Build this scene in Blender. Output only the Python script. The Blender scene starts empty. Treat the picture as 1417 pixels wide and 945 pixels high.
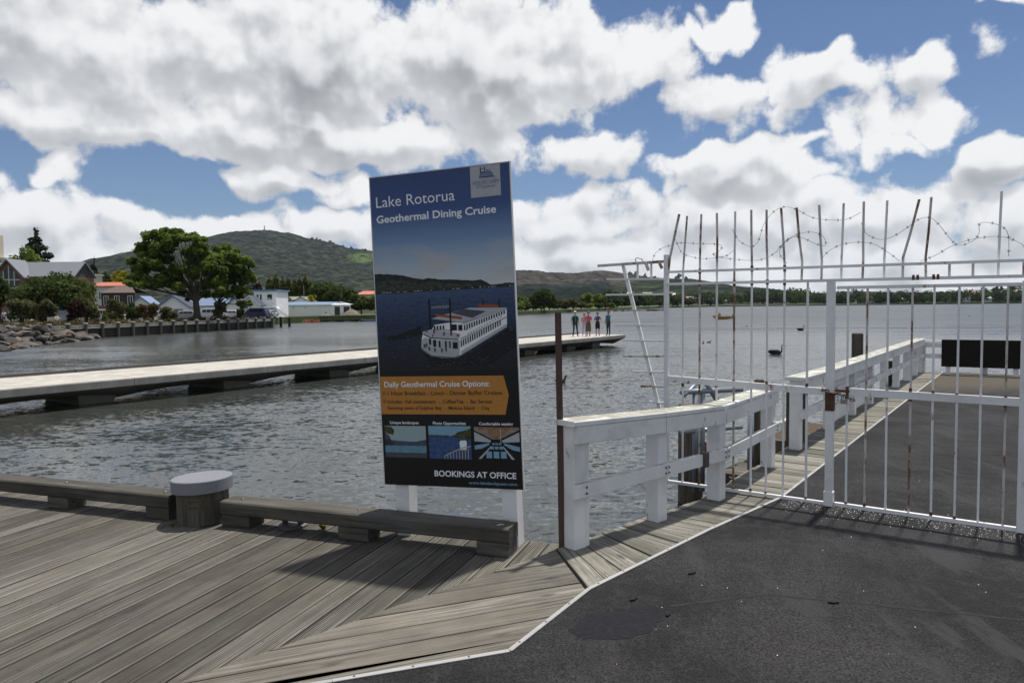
import bpy, math, random
import numpy as np
from mathutils import Vector, Matrix

random.seed(7)
RNG = np.random.default_rng(11)
R = math.radians
scene = bpy.context.scene
COL = scene.collection

# ------------------------------------------------------------------ camera
EYE = 1.75
FOCAL = 1000.0                      # in pixels of a 1417 px wide frame
ROLL = math.atan(-0.0096)
PITCH = math.atan(-(472.5 - 423.5) / FOCAL * math.cos(ROLL))
_ca, _sa, _cp, _sp = math.cos(ROLL), math.sin(ROLL), math.cos(PITCH), math.sin(PITCH)
_right = Vector((_ca, -_sa * _sp, _sa * _cp))
_up = Vector((-_sa, -_ca * _sp, _ca * _cp))
_fwd = Vector((0, _cp, _sp))
cam_data = bpy.data.cameras.new('camera')
cam = bpy.data.objects.new('camera', cam_data)
COL.objects.link(cam)
cam.matrix_world = Matrix(((_right.x, _up.x, -_fwd.x, 0), (_right.y, _up.y, -_fwd.y, 0),
                           (_right.z, _up.z, -_fwd.z, EYE), (0, 0, 0, 1)))
cam_data.sensor_width = 36.0
cam_data.lens = 36.0 * FOCAL / 1417.0
cam_data.clip_start = 0.05
cam_data.clip_end = 60000
scene.camera = cam

def at(px, py, Y):
    """point in the place that the photograph shows at (px, py), Y metres in front of the camera"""
    x = (px - 708.5) / FOCAL; y = -(py - 472.5) / FOCAL
    X = x * _ca - y * _sa; V = x * _sa + y * _ca
    d = Vector((X, _cp - V * _sp, _sp + V * _cp))
    return Vector((0, 0, EYE)) + d * (Y / d.y)

# ------------------------------------------------------------------ sky, sun, exposure
SUN_DIR = Vector((0.50, 0.70, 2.45)).normalized()
SUN_EL = math.asin(SUN_DIR.z)
SUN_AZ = math.atan2(SUN_DIR.x, SUN_DIR.y)
SKY_STRENGTH = 0.065
HAZE = 0.000022

class NT:
    """small helper to write node trees"""
    def __init__(self, tree): self.t = tree; self.n = tree.nodes; self.l = tree.links
    def new(self, typ, **kw):
        nd = self.n.new(typ)
        for k, v in kw.items(): setattr(nd, k, v)
        return nd
    def put(self, sock, v):
        if hasattr(v, 'is_output') or isinstance(v, bpy.types.NodeSocket): self.l.new(v, sock)
        else: sock.default_value = v
    def math(self, op, a, b=0.0, c=None, clamp=False):
        nd = self.new('ShaderNodeMath', operation=op); nd.use_clamp = clamp
        self.put(nd.inputs[0], a); self.put(nd.inputs[1], b)
        if c is not None: self.put(nd.inputs[2], c)
        return nd.outputs[0]
    def vmath(self, op, a, b=(0, 0, 0), c=None, out=0):
        nd = self.new('ShaderNodeVectorMath', operation=op)
        self.put(nd.inputs[0], a); self.put(nd.inputs[1], b)
        if c is not None: self.put(nd.inputs[2], c)
        return nd.outputs['Value'] if op in ('LENGTH', 'DOT_PRODUCT', 'DISTANCE') else nd.outputs[0]
    def noise(self, vec=None, scale=5.0, detail=4.0, rough=0.5, dist=0.0, col=False):
        nd = self.new('ShaderNodeTexNoise'); nd.noise_dimensions = '3D'
        if vec is not None: self.l.new(vec, nd.inputs['Vector'])
        nd.inputs['Scale'].default_value = scale; nd.inputs['Detail'].default_value = detail
        nd.inputs['Roughness'].default_value = rough; nd.inputs['Distortion'].default_value = dist
        return nd.outputs['Color' if col else 'Fac']
    def ramp(self, fac, stops, interp='LINEAR'):
        nd = self.new('ShaderNodeValToRGB'); self.put(nd.inputs[0], fac)
        cr = nd.color_ramp; cr.interpolation = interp
        while len(cr.elements) > len(stops): cr.elements.remove(cr.elements[-1])
        while len(cr.elements) < len(stops): cr.elements.new(0.5)
        for e, (p, c) in zip(cr.elements, stops):
            e.position = p
            e.color = (c, c, c, 1) if isinstance(c, (int, float)) else (c[0], c[1], c[2], 1)
        return nd.outputs[0]
    def smooth(self, v, lo, hi, a=0.0, b=1.0):
        nd = self.new('ShaderNodeMapRange'); nd.interpolation_type = 'SMOOTHSTEP'
        self.put(nd.inputs[0], v); nd.inputs[1].default_value = lo; nd.inputs[2].default_value = hi
        nd.inputs[3].default_value = a; nd.inputs[4].default_value = b
        return nd.outputs[0]
    def mix(self, fac, a, b, mode='MIX'):
        nd = self.new('ShaderNodeMix', data_type='RGBA', blend_type=mode)
        self.put(nd.inputs['Factor'], fac)
        for s, v in ((nd.inputs[6], a), (nd.inputs[7], b)):
            if isinstance(v, (tuple, list)): s.default_value = (v[0], v[1], v[2], 1)
            else: self.l.new(v, s)
        return nd.outputs[2]
    def mixf(self, fac, a, b):
        nd = self.new('ShaderNodeMix', data_type='FLOAT')
        self.put(nd.inputs[0], fac); self.put(nd.inputs[2], a); self.put(nd.inputs[3], b)
        return nd.outputs[0]

def cloud_group(heaps):
    """cloud density as a function of (azimuth, elevation) in degrees"""
    g = bpy.data.node_groups.new('cumulus_density', 'ShaderNodeTree')
    g.interface.new_socket('Angle', in_out='INPUT', socket_type='NodeSocketVector')
    g.interface.new_socket('Detail', in_out='INPUT', socket_type='NodeSocketFloat')
    g.interface.new_socket('Density', in_out='OUTPUT', socket_type='NodeSocketFloat')
    k = NT(g)
    gi = k.new('NodeGroupInput'); go = k.new('NodeGroupOutput')
    p0 = gi.outputs[0]
    def n2(scale, detail, rough, col=False):
        nd = k.new('ShaderNodeTexNoise'); nd.noise_dimensions = '2D'; g.links.new(p0, nd.inputs['Vector'])
        nd.inputs['Scale'].default_value = scale; nd.inputs['Roughness'].default_value = rough
        k.put(nd.inputs['Detail'], detail)
        return nd.outputs['Color' if col else 'Fac']
    warp = n2(0.30, 1.0, 0.5, True)
    p = k.vmath('ADD', p0, k.vmath('MULTIPLY', k.vmath('SUBTRACT', warp, (0.5, 0.5, 0.5)), (5.0, 3.0, 0.0)))
    acc = None
    # each heap: centre azimuth / elevation, half width / half height (degrees), weight
    for (az, el, ra, re, amp) in heaps:
        q = k.vmath('MULTIPLY_ADD', p, (1 / ra, 1 / re, 0), (-az / ra, -el / re, 0))
        v = k.math('MULTIPLY_ADD', k.vmath('LENGTH', q), -amp, amp)
        acc = v if acc is None else k.math('MAXIMUM', acc, v)
    # away from the mapped heaps the cover simply goes on as broken cumulus
    field = k.math('MULTIPLY_ADD', n2(0.075, 1.0, 0.5), 4.2, -1.92)
    sx = k.new('ShaderNodeSeparateXYZ'); g.links.new(p0, sx.inputs[0])
    inside = k.math('MULTIPLY', k.smooth(k.math('ABSOLUTE', sx.outputs[0]), 38, 48, 1, 0), k.smooth(sx.outputs[1], 25, 31, 1, 0))
    base = k.mixf(inside, field, k.math('MAXIMUM', acc, -0.9))
    n1 = n2(0.18, gi.outputs[1], 0.585)
    dens = k.math('ADD', base, k.math('MULTIPLY_ADD', n1, 3.5, -1.72))
    g.links.new(dens, go.inputs[0])
    return g

CLOUDS = [
    # great grey heap over the upper left and middle
    (-31.1, 17.7, 10.7, 5.2, 2.2), (-15.6, 17.6, 15.4, 6.3, 2.4), (-0.3, 17.9, 13.3, 5.5, 2.4), (-31.3, 12.3, 9.9, 2.2, 1.7), (-13.1, 12.8, 17.3, 2.8, 2.2), (4.7, 11.6, 6.2, 1.9, 1.4), 
    # low bank round the horizon
    (-33.5, 6.1, 7.5, 2.5, 2.1), (-24.0, 5.0, 7.1, 2.2, 1.7), (0.0, 0.8, 56.3, 5.6, 2.8), (-14.9, 5.8, 7.4, 2.2, 1.7), (3.6, 6.4, 9.5, 2.6, 1.9), (18.8, 6.1, 9.6, 2.7, 2.0), (27.4, 6.4, 6.7, 2.6, 1.9), (34.2, 4.7, 5.1, 2.9, 2.0), 
    # single heaps
    (-17.1, 9.5, 4.8, 1.8, 2.2), (16.7, 14.6, 5.2, 2.3, 1.8), (17.0, 10.4, 6.1, 2.0, 2.2), (23.6, 16.0, 3.8, 2.1, 1.6), (30.3, 15.3, 3.9, 2.0, 1.8), (33.9, 9.1, 3.4, 1.7, 2.2), 
]
SMALL_CLOUDS = [
    (-22.4, 11.0, 0.9, 0.6, 1.1), (-31.6, 9.2, 1.3, 0.9, 1.0), (-12.7, 8.6, 3.2, 1.2, 1.2), (15.6, 19.3, 2.0, 1.2, 1.5), (17.2, 20.0, 1.6, 1.6, 1.5), (19.9, 15.6, 2.2, 1.9, 1.3), (20.8, 9.6, 3.0, 1.0, 1.1), (24.4, 12.1, 2.4, 2.3, 1.2), (29.8, 12.2, 2.6, 2.1, 1.5), (28.3, 10.3, 2.4, 1.3, 1.1), (22.5, 11.5, 2.7, 1.1, 1.0), (9.2, 18.6, 4.1, 2.9, 1.6), (33.7, 18.6, 2.3, 0.4, 0.9), 
]

def build_world():
    w = bpy.data.worlds.new('World'); scene.world = w; w.use_nodes = True
    w.cycles.sampling_method = 'MANUAL'; w.cycles.sample_map_resolution = 512
    t = w.node_tree
    for nd in list(t.nodes): t.nodes.remove(nd)
    k = NT(t)
    out = k.new('ShaderNodeOutputWorld')
    sky = k.new('ShaderNodeTexSky', sky_type='NISHITA'); sky.sun_disc = False
    sky.sun_elevation = SUN_EL; sky.sun_rotation = SUN_AZ
    sky.altitude = 280; sky.air_density = 1.0; sky.dust_density = 0.2; sky.ozone_density = 3.5
    tc = k.new('ShaderNodeTexCoord')
    s = k.new('ShaderNodeSeparateXYZ'); t.links.new(tc.outputs['Generated'], s.inputs[0])
    az = k.math('MULTIPLY', k.math('ARCTAN2', s.outputs[0], s.outputs[1]), 180 / math.pi)
    el = k.math('MULTIPLY', k.math('ARCSINE', s.outputs[2]), 180 / math.pi)
    ang = k.new('ShaderNodeCombineXYZ'); t.links.new(az, ang.inputs[0]); t.links.new(el, ang.inputs[1])
    grp = cloud_group(CLOUDS + SMALL_CLOUDS); grp_big = cloud_group(CLOUDS)
    def dens(v, det, grp):
        nd = k.new('ShaderNodeGroup'); nd.node_tree = grp; t.links.new(v, nd.inputs[0]); nd.inputs[1].default_value = det; return nd.outputs[0]
    d0 = dens(ang.outputs[0], 8.0, grp)
    d1 = dens(k.vmath('ADD', ang.outputs[0], (0.35, 1.2, 0)), 3.0, grp_big)
    mask = k.smooth(d0, -0.10, 0.50)
    # cumulus: sunlit on top and at thin edges, grey where a lot of cloud lies above
    thick = k.smooth(d1, 0.4, 3.9)
    edge = k.smooth(k.math('SUBTRACT', d0, d1), -0.55, 0.75)
    lum = k.math('ADD', k.math('MULTIPLY_ADD', thick, -0.42, 0.87), k.math('MULTIPLY_ADD', edge, 0.26, -0.12))
    ccol = k.mix(lum, (0.84, 0.90, 1.0), (0.985, 0.99, 1.0))
    cloud = k.vmath('SCALE', ccol); cloud.node.inputs['Scale'].default_value = 1.0
    t.links.new(k.math('MULTIPLY', lum, 0.80 / SKY_STRENGTH), cloud.node.inputs['Scale'])
    blue = k.vmath('MULTIPLY', sky.outputs[0], (0.82, 0.88, 1.0))
    col = k.mix(mask, blue, cloud)
    bg = k.new('ShaderNodeBackground'); bg.inputs['Strength'].default_value = SKY_STRENGTH
    t.links.new(col, bg.inputs['Color']); t.links.new(bg.outputs[0], out.inputs['Surface'])
build_world()

sun_data = bpy.data.lights.new('sun', 'SUN')
sun_data.energy = 4.5; sun_data.angle = R(1.8); sun_data.color = (1.0, 0.955, 0.88)
sun = bpy.data.objects.new('sun', sun_data); COL.objects.link(sun)
sun.rotation_euler = (-SUN_DIR).to_track_quat('-Z', 'Y').to_euler()
sun.location = (10, 14, 60)

vs = scene.view_settings
vs.view_transform = 'Standard'; vs.look = 'None'; vs.exposure = 0.2; vs.gamma = 1.0; vs.use_curve_mapping = False
scene.cycles.max_bounces = 6; scene.cycles.diffuse_bounces = 3; scene.cycles.glossy_bounces = 3
scene.cycles.transmission_bounces = 4; scene.cycles.volume_bounces = 0; scene.cycles.transparent_max_bounces = 6
scene.cycles.sample_clamp_indirect = 4; scene.cycles.use_denoising = True

# ------------------------------------------------------------------ mesh helpers
class MB:
    """collects faces, then links them as one mesh object"""
    def __init__(self): self.v = []; self.f = []; self.m = []
    def add(self, verts, faces, mi=0):
        b = len(self.v); self.v += [tuple(p) for p in verts]
        self.f += [tuple(i + b for i in f) for f in faces]; self.m += [mi] * len(faces); return self
    def box(self, x0, x1, y0, y1, z0, z1, mi=0):
        v = [(x0, y0, z0), (x1, y0, z0), (x1, y1, z0), (x0, y1, z0), (x0, y0, z1), (x1, y0, z1), (x1, y1, z1), (x0, y1, z1)]
        return self.add(v, [(0, 3, 2, 1), (4, 5, 6, 7), (0, 1, 5, 4), (1, 2, 6, 5), (2, 3, 7, 6), (3, 0, 4, 7)], mi)
    def bar(self, a, b, w, h, up=(0, 0, 1), mi=0, ch=0.0):
        """rectangular bar from a to b; w across, h along up; ch = chamfer"""
        a = Vector(a); b = Vector(b); d = (b - a).normalized(); u = Vector(up)
        s = d.cross(u)
        if s.length < 1e-5: s = d.cross(Vector((1, 0, 0)))
        s.normalize(); u = s.cross(d).normalized()
        if ch > 0:
            pr = [(-w / 2 + ch, -h / 2), (w / 2 - ch, -h / 2), (w / 2, -h / 2 + ch), (w / 2, h / 2 - ch), (w / 2 - ch, h / 2), (-w / 2 + ch, h / 2), (-w / 2, h / 2 - ch), (-w / 2, -h / 2 + ch)]
        else:
            pr = [(-w / 2, -h / 2), (w / 2, -h / 2), (w / 2, h / 2), (-w / 2, h / 2)]
        n = len(pr)
        vs_ = [a + s * x + u * y for x, y in pr] + [b + s * x + u * y for x, y in pr]
        fs = [(i, (i + 1) % n, n + (i + 1) % n, n + i) for i in range(n)] + [tuple(range(n - 1, -1, -1)), tuple(range(n, 2 * n))]
        return self.add(vs_, fs, mi)
    def tube(self, pts, r, n=8, mi=0, cap=True):
        pts = [Vector(p) for p in pts]; rr = r if isinstance(r, (list, tuple)) else [r] * len(pts)
        vs_ = []; ref = Vector((0.13, 0.21, 1)).normalized()
        for i, p in enumerate(pts):
            d = (pts[min(i + 1, len(pts) - 1)] - pts[max(i - 1, 0)])
            d = d.normalized() if d.length > 1e-9 else Vector((0, 0, 1))
            s = d.cross(ref)
            if s.length < 0.05: s = d.cross(Vector((1, 0, 0)))
            s.normalize(); u = s.cross(d)
            for j in range(n):
                a = 2 * math.pi * j / n
                vs_.append(p + (s * math.cos(a) + u * math.sin(a)) * rr[i])
        fs = []
        for i in range(len(pts) - 1):
            for j in range(n):
                fs.append((i * n + j, i * n + (j + 1) % n, (i + 1) * n + (j + 1) % n, (i + 1) * n + j))
        if cap: fs += [tuple(range(n - 1, -1, -1)), tuple((len(pts) - 1) * n + j for j in range(n))]
        return self.add(vs_, fs, mi)
    def lathe(self, prof, n=24, c=(0, 0, 0), mi=0):
        vs_ = [(c[0] + r * math.cos(2 * math.pi * j / n), c[1] + r * math.sin(2 * math.pi * j / n), c[2] + z) for r, z in prof for j in range(n)]
        fs = [(i * n + j, i * n + (j + 1) % n, (i + 1) * n + (j + 1) % n, (i + 1) * n + j) for i in range(len(prof) - 1) for j in range(n)]
        fs += [tuple(range(n - 1, -1, -1)), tuple((len(prof) - 1) * n + j for j in range(n))]
        return self.add(vs_, fs, mi)
    def prism(self, poly, z0, z1, mi=0):
        """poly: list of (x, y), counter-clockwise, extruded in z"""
        n = len(poly)
        if sum(poly[i][0] * poly[(i + 1) % n][1] - poly[(i + 1) % n][0] * poly[i][1] for i in range(n)) < 0: poly = poly[::-1]
        vs_ = [(x, y, z0) for x, y in poly] + [(x, y, z1) for x, y in poly]
        return self.add(vs_, [tuple(range(n - 1, -1, -1)), tuple(range(n, 2 * n))] + [(i, (i + 1) % n, n + (i + 1) % n, n + i) for i in range(n)], mi)
    def prismy(self, poly, y0, y1, mi=0):
        """poly: list of (x, z), extruded in y"""
        n = len(poly)
        if sum(poly[i][0] * poly[(i + 1) % n][1] - poly[(i + 1) % n][0] * poly[i][1] for i in range(n)) < 0: poly = poly[::-1]
        vs_ = [(x, y0, z) for x, z in poly] + [(x, y1, z) for x, z in poly]
        return self.add(vs_, [tuple(range(n)), tuple(range(2 * n - 1, n - 1, -1))] + [((i + 1) % n, i, n + i, n + (i + 1) % n) for i in range(n)], mi)
    def ellipsoid(self, c, r, n=12, m=8, mi=0):
        pr = [(math.sin(math.pi * i / m), -math.cos(math.pi * i / m)) for i in range(m + 1)]
        pr[0] = (0.02, -1); pr[-1] = (0.02, 1)
        vs_ = [(c[0] + r[0] * a * math.cos(2 * math.pi * j / n), c[1] + r[1] * a * math.sin(2 * math.pi * j / n), c[2] + r[2] * z) for a, z in pr for j in range(n)]
        fs = [(i * n + j, i * n + (j + 1) % n, (i + 1) * n + (j + 1) % n, (i + 1) * n + j) for i in range(m) for j in range(n)]
        fs += [tuple(range(n - 1, -1, -1)), tuple(m * n + j for j in range(n))]
        return self.add(vs_, fs, mi)
    def mesh(self, name, smooth=False):
        me = bpy.data.meshes.new(name); me.from_pydata(self.v, [], self.f)
        if any(self.m): me.polygons.foreach_set('material_index', self.m)
        if smooth: me.polygons.foreach_set('use_smooth', [True] * len(me.polygons))
        me.update(); return me
    def build(self, name, mat, parent=None, smooth=False, loc=None, rz=0.0):
        return link(name, self.mesh(name, smooth), mat, parent, loc, rz)

def link(name, me, mat=None, parent=None, loc=None, rz=0.0):
    o = bpy.data.objects.new(name, me); COL.objects.link(o)
    if mat is not None:
        for m in (mat if isinstance(mat, (list, tuple)) else [mat]):
            if len(me.materials) < (len(mat) if isinstance(mat, (list, tuple)) else 1): me.materials.append(m)
    if parent is not None: o.parent = parent
    if loc is not None: o.location = loc
    o.rotation_euler.z = rz
    return o

def tag(o, label=None, cat=None, group=None, kind=None):
    if label: o['label'] = label
    if cat: o['category'] = cat
    if group: o['group'] = group
    if kind: o['kind'] = kind
    return o

def thing(name, label, cat, loc=(0, 0, 0), rz=0.0, group=None):
    o = bpy.data.objects.new(name, None); COL.objects.link(o); o.empty_display_size = 0.2
    o.location = loc; o.rotation_euler.z = rz
    return tag(o, label, cat, group)

def np_mesh(name, verts, quads, smooth=False):
    """mesh from numpy arrays (V,3) and (F,4) or (F,3)"""
    me = bpy.data.meshes.new(name); nv = len(verts); nf, kk = quads.shape
    me.vertices.add(nv); me.vertices.foreach_set('co', np.ascontiguousarray(verts, dtype=np.float32).ravel())
    me.loops.add(nf * kk); me.loops.foreach_set('vertex_index', np.ascontiguousarray(quads, dtype=np.int32).ravel())
    me.polygons.add(nf); me.polygons.foreach_set('loop_start', np.arange(nf, dtype=np.int32) * kk)
    me.polygons.foreach_set('loop_total', np.full(nf, kk, dtype=np.int32))
    if smooth: me.polygons.foreach_set('use_smooth', np.ones(nf, dtype=bool))
    me.update(calc_edges=True); return me

def bevel(o, w, seg=1):
    m = o.modifiers.new('bevel', 'BEVEL'); m.width = w; m.segments = seg; m.limit_method = 'ANGLE'; m.angle_limit = R(40)
    return o

# ------------------------------------------------------------------ materials
MATS = {}
def material(name):
    m = bpy.data.materials.new(name); m.use_nodes = True; MATS[name] = m
    t = m.node_tree; k = NT(t)
    b = t.nodes['Principled BSDF']
    return m, k, b

def plain(name, col, rough=0.6, metal=0.0, var=0.12, scale=4.0, bump=0.0, bscale=40.0, spec=0.5):
    """one colour with a little uneven tone; noise in object space"""
    m, k, b = material(name)
    tc = k.new('ShaderNodeTexCoord'); oi = k.new('ShaderNodeObjectInfo')
    p = k.vmath('ADD', tc.outputs['Object'], k.vmath('SCALE', (17.0, 31.0, 7.0)))
    k.l.new(oi.outputs['Random'], p.node.inputs[1].links[0].from_node.inputs['Scale'])
    n = k.noise(p, scale=scale, detail=6, rough=0.6)
    f = k.math('ADD', k.math('MULTIPLY_ADD', n, 2 * var, 1 - var), k.math('MULTIPLY_ADD', oi.outputs['Random'], var, -var / 2))
    c = k.vmath('SCALE', (col[0], col[1], col[2])); k.l.new(f, c.node.inputs['Scale'])
    k.l.new(c, b.inputs['Base Color'])
    b.inputs['Roughness'].default_value = rough; b.inputs['Metallic'].default_value = metal
    b.inputs['Specular IOR Level'].default_value = spec
    if bump > 0:
        bp = k.new('ShaderNodeBump'); bp.inputs['Strength'].default_value = bump; bp.inputs['Distance'].default_value = 0.01
        k.l.new(k.noise(p, scale=bscale, detail=4), bp.inputs['Height']); k.l.new(bp.outputs[0], b.inputs['Normal'])
    return m

def rnd_offset(k, space='Object'):
    tc = k.new('ShaderNodeTexCoord'); oi = k.new('ShaderNodeObjectInfo')
    sc = k.vmath('SCALE', (53.0, 31.0, 17.0)); k.l.new(oi.outputs['Random'], sc.node.inputs['Scale'])
    return k.vmath('ADD', tc.outputs[space], sc), oi.outputs['Random'], tc

def wood(name, dark, light, warm, stretch=(1.2, 22, 22), rough=0.8, knots=False, moss=0.0, bump=0.4):
    """weathered timber, grain along local x, every piece its own tone"""
    m, k, b = material(name)
    p, rnd, tc = rnd_offset(k)
    g = k.noise(k.vmath('MULTIPLY', p, stretch), scale=1.0, detail=7, rough=0.62, dist=0.4)
    big = k.noise(k.vmath('MULTIPLY', p, (0.9, 3.0, 3.0)), scale=1.1, detail=4, rough=0.6)
    blot = k.noise(p, scale=2.2, detail=5, rough=0.65)
    col = k.mix(k.smooth(g, 0.28, 0.74), dark, light)
    col = k.mix(k.math('MULTIPLY', k.smooth(big, 0.4, 0.68), 0.65), col, warm)
    tone = k.math('ADD', k.math('MULTIPLY_ADD', rnd, 0.72, 0.62), k.math('MULTIPLY_ADD', blot, 0.9, -0.45))
    sc = k.vmath('SCALE', col); k.l.new(tone, sc.node.inputs['Scale']); col = sc
    stain = k.smooth(k.noise(k.vmath('MULTIPLY', p, (1.5, 5, 5)), scale=1.7, detail=5, rough=0.7), 0.60, 0.78)
    col = k.mix(k.math('MULTIPLY', stain, 0.55), col, tuple(v * 0.35 for v in dark))
    ck = k.smooth(k.noise(k.vmath('MULTIPLY', p, (0.8, 70, 70)), scale=1.0, detail=2, rough=0.5), 0.66, 0.70)
    col = k.mix(k.math('MULTIPLY', ck, 0.7), col, tuple(v * 0.3 for v in dark))
    if knots:
        vo = k.new('ShaderNodeTexVoronoi'); vo.inputs['Scale'].default_value = 1.0
        k.l.new(k.vmath('MULTIPLY', p, (1.7, 5.0, 5.0)), vo.inputs['Vector'])
        kn = k.smooth(vo.outputs['Distance'], 0.05, 0.16, 1, 0)
        col = k.mix(k.math('MULTIPLY', kn, 0.75), col, tuple(v * 0.3 for v in dark))
    if moss > 0:
        ms = k.smooth(k.noise(p, scale=3.1, detail=6, rough=0.7), 0.52, 0.7)
        col = k.mix(k.math('MULTIPLY', ms, moss), col, (0.09, 0.10, 0.045))
    k.l.new(col, b.inputs['Base Color']); b.inputs['Roughness'].default_value = rough
    b.inputs['Specular IOR Level'].default_value = 0.3
    bp = k.new('ShaderNodeBump'); bp.inputs['Strength'].default_value = bump; bp.inputs['Distance'].default_value = 0.006
    k.l.new(g, bp.inputs['Height']); k.l.new(bp.outputs[0], b.inputs['Normal'])
    return m

def painted(name, col, under, chip=0.62, grime=0.5, rough=0.5, rust=None, axis_scale=(1, 1, 1), moss_top=0.0, soft=0.05):
    """paint that has weathered: grime, chips down to what lies under it; lichen on upward faces if asked"""
    m, k, b = material(name)
    p, rnd, tc = rnd_offset(k)
    a = k.noise(k.vmath('MULTIPLY', p, axis_scale), scale=7.0, detail=8, rough=0.68)
    g = k.noise(p, scale=2.6, detail=6, rough=0.62)
    col_ = k.mix(k.math('MULTIPLY', k.smooth(g, 0.42, 0.75), grime), col, tuple(c * 0.52 * t for c, t in zip(col, (1.0, 0.97, 0.90))))
    sp = k.smooth(k.noise(p, scale=60, detail=3, rough=0.7), 0.66, 0.72)
    col_ = k.mix(k.math('MULTIPLY', sp, 0.3), col_, tuple(c * 0.45 for c in col))
    f = k.smooth(a, chip, chip + soft)
    col_ = k.mix(f, col_, under)
    if moss_top > 0:
        ge = k.new('ShaderNodeNewGeometry'); s = k.new('ShaderNodeSeparateXYZ'); k.l.new(ge.outputs['Normal'], s.inputs[0])
        up = k.math('MULTIPLY', k.smooth(s.outputs[2], 0.6, 0.9), k.smooth(k.noise(p, scale=5.5, detail=6, rough=0.7), 0.34, 0.54))
        col_ = k.mix(k.math('MULTIPLY', up, moss_top), col_, (0.20, 0.19, 0.10))
    k.l.new(col_, b.inputs['Base Color']); b.inputs['Roughness'].default_value = rough
    bp = k.new('ShaderNodeBump'); bp.inputs['Strength'].default_value = 0.25; bp.inputs['Distance'].default_value = 0.003
    k.l.new(a, bp.inputs['Height']); k.l.new(bp.outputs[0], b.inputs['Normal'])
    return m

def leafmat(name, c0, c1, trans=0.35, scale=0.55):
    m = bpy.data.materials.new(name); m.use_nodes = True; MATS[name] = m
    t = m.node_tree; k = NT(t)
    for nd in list(t.nodes): t.nodes.remove(nd)
    out = k.new('ShaderNodeOutputMaterial')
    ge = k.new('ShaderNodeNewGeometry')
    n = k.noise(ge.outputs['Position'], scale=scale, detail=4, rough=0.7)
    f = k.math('ADD', k.smooth(n, 0.32, 0.68), k.math('MULTIPLY_ADD', ge.outputs['Random Per Island'], 0.7, -0.35), clamp=True)
    col = k.mix(f, c0, c1)
    d = k.new('ShaderNodeBsdfDiffuse'); k.l.new(col, d.inputs[0])
    tr = k.new('ShaderNodeBsdfTranslucent'); k.l.new(col, tr.inputs[0])
    mx = k.new('ShaderNodeMixShader'); mx.inputs[0].default_value = trans
    k.l.new(d.outputs[0], mx.inputs[1]); k.l.new(tr.outputs[0], mx.inputs[2]); k.l.new(mx.outputs[0], out.inputs[0])
    return m
# ------------------------------------------------------------------ shared surfaces
plank_wood = wood('ribbed_plank_wood', (0.072, 0.066, 0.056), (0.200, 0.187, 0.164), (0.132, 0.118, 0.094), moss=0.22, stretch=(1.3, 45, 45))
wide_wood = wood('wide_plank_wood', (0.060, 0.055, 0.047), (0.235, 0.218, 0.188), (0.150, 0.132, 0.104), stretch=(1.4, 48, 48), knots=True, bump=0.5)
walk_wood = wood('walkway_plank_wood', (0.075, 0.070, 0.060), (0.27, 0.256, 0.222), (0.165, 0.158, 0.122), stretch=(1.6, 45, 45), knots=True, moss=0.25, bump=0.6)
kerb_wood = wood('kerb_timber', (0.045, 0.042, 0.036), (0.125, 0.117, 0.100), (0.085, 0.075, 0.058), stretch=(1.5, 20, 20), moss=0.25)
pile_wood = wood('pile_timber', (0.035, 0.03, 0.025), (0.12, 0.105, 0.085), (0.09, 0.065, 0.04), stretch=(18, 18, 1.2), moss=0.2)
bollard_wood = wood('bollard_timber', (0.04, 0.037, 0.030), (0.125, 0.115, 0.095), (0.085, 0.072, 0.05), stretch=(18, 18, 1.2), moss=0.2)
joist_wood = plain('joist_timber', (0.02, 0.018, 0.015), 0.9, var=0.3)
white_timber = painted('white_painted_timber', (0.78, 0.78, 0.785), (0.20, 0.18, 0.15), chip=0.62, grime=0.5, moss_top=0.8, axis_scale=(1, 1, 0.6))
white_steel = painted('white_painted_steel', (0.80, 0.80, 0.80), (0.23, 0.105, 0.045), chip=0.60, grime=0.30, rough=0.4, axis_scale=(1, 1, 0.45), soft=0.08)
rusty_steel = painted('rusty_white_steel', (0.60, 0.57, 0.54), (0.17, 0.075, 0.032), chip=0.46, grime=0.4, rough=0.55, axis_scale=(1, 1, 0.45), soft=0.12)
rust = plain('rust', (0.13, 0.055, 0.028), 0.85, var=0.45, scale=18, bump=0.4)
brown_steel = plain('brown_steel', (0.085, 0.046, 0.034), 0.55, var=0.35, scale=9, bump=0.2)
galv = plain('galvanised_steel', (0.26, 0.29, 0.33), 0.45, metal=0.5, var=0.15)
alu = plain('aluminium_trim', (0.40, 0.395, 0.385), 0.45, metal=0.3, var=0.2, scale=9)
black_board_mat = plain('black_board', (0.018, 0.016, 0.015), 0.9, var=0.4, spec=0.2)
cap_mat = plain('grey_plastic_cap', (0.185, 0.188, 0.212), 0.55, var=0.07, bump=0.08, bscale=120)
bolt_mat = plain('steel_bolt', (0.10, 0.095, 0.09), 0.5, metal=0.6)

def concrete_mat():
    m, k, b = material('concrete')
    p, rnd, tc = rnd_offset(k)
    n = k.noise(p, scale=1.6, detail=8, rough=0.65); f = k.noise(p, scale=30, detail=4, rough=0.7)
    st = k.noise(k.vmath('MULTIPLY', p, (3, 3, 0.5)), scale=1.5, detail=5)
    col = k.mix(k.smooth(n, 0.3, 0.7), (0.33, 0.31, 0.27), (0.47, 0.45, 0.41))
    col = k.mix(k.math('MULTIPLY', k.smooth(st, 0.5, 0.75), 0.35), col, (0.28, 0.25, 0.18))
    col = k.mix(k.math('MULTIPLY', k.smooth(f, 0.5, 0.8), 0.25), col, (0.30, 0.28, 0.25))
    k.l.new(col, b.inputs['Base Color']); b.inputs['Roughness'].default_value = 0.85
    return m
concrete = concrete_mat()
pier_mat = plain('pier_concrete', (0.15, 0.14, 0.115), 0.9, var=0.25, scale=3)

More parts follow.
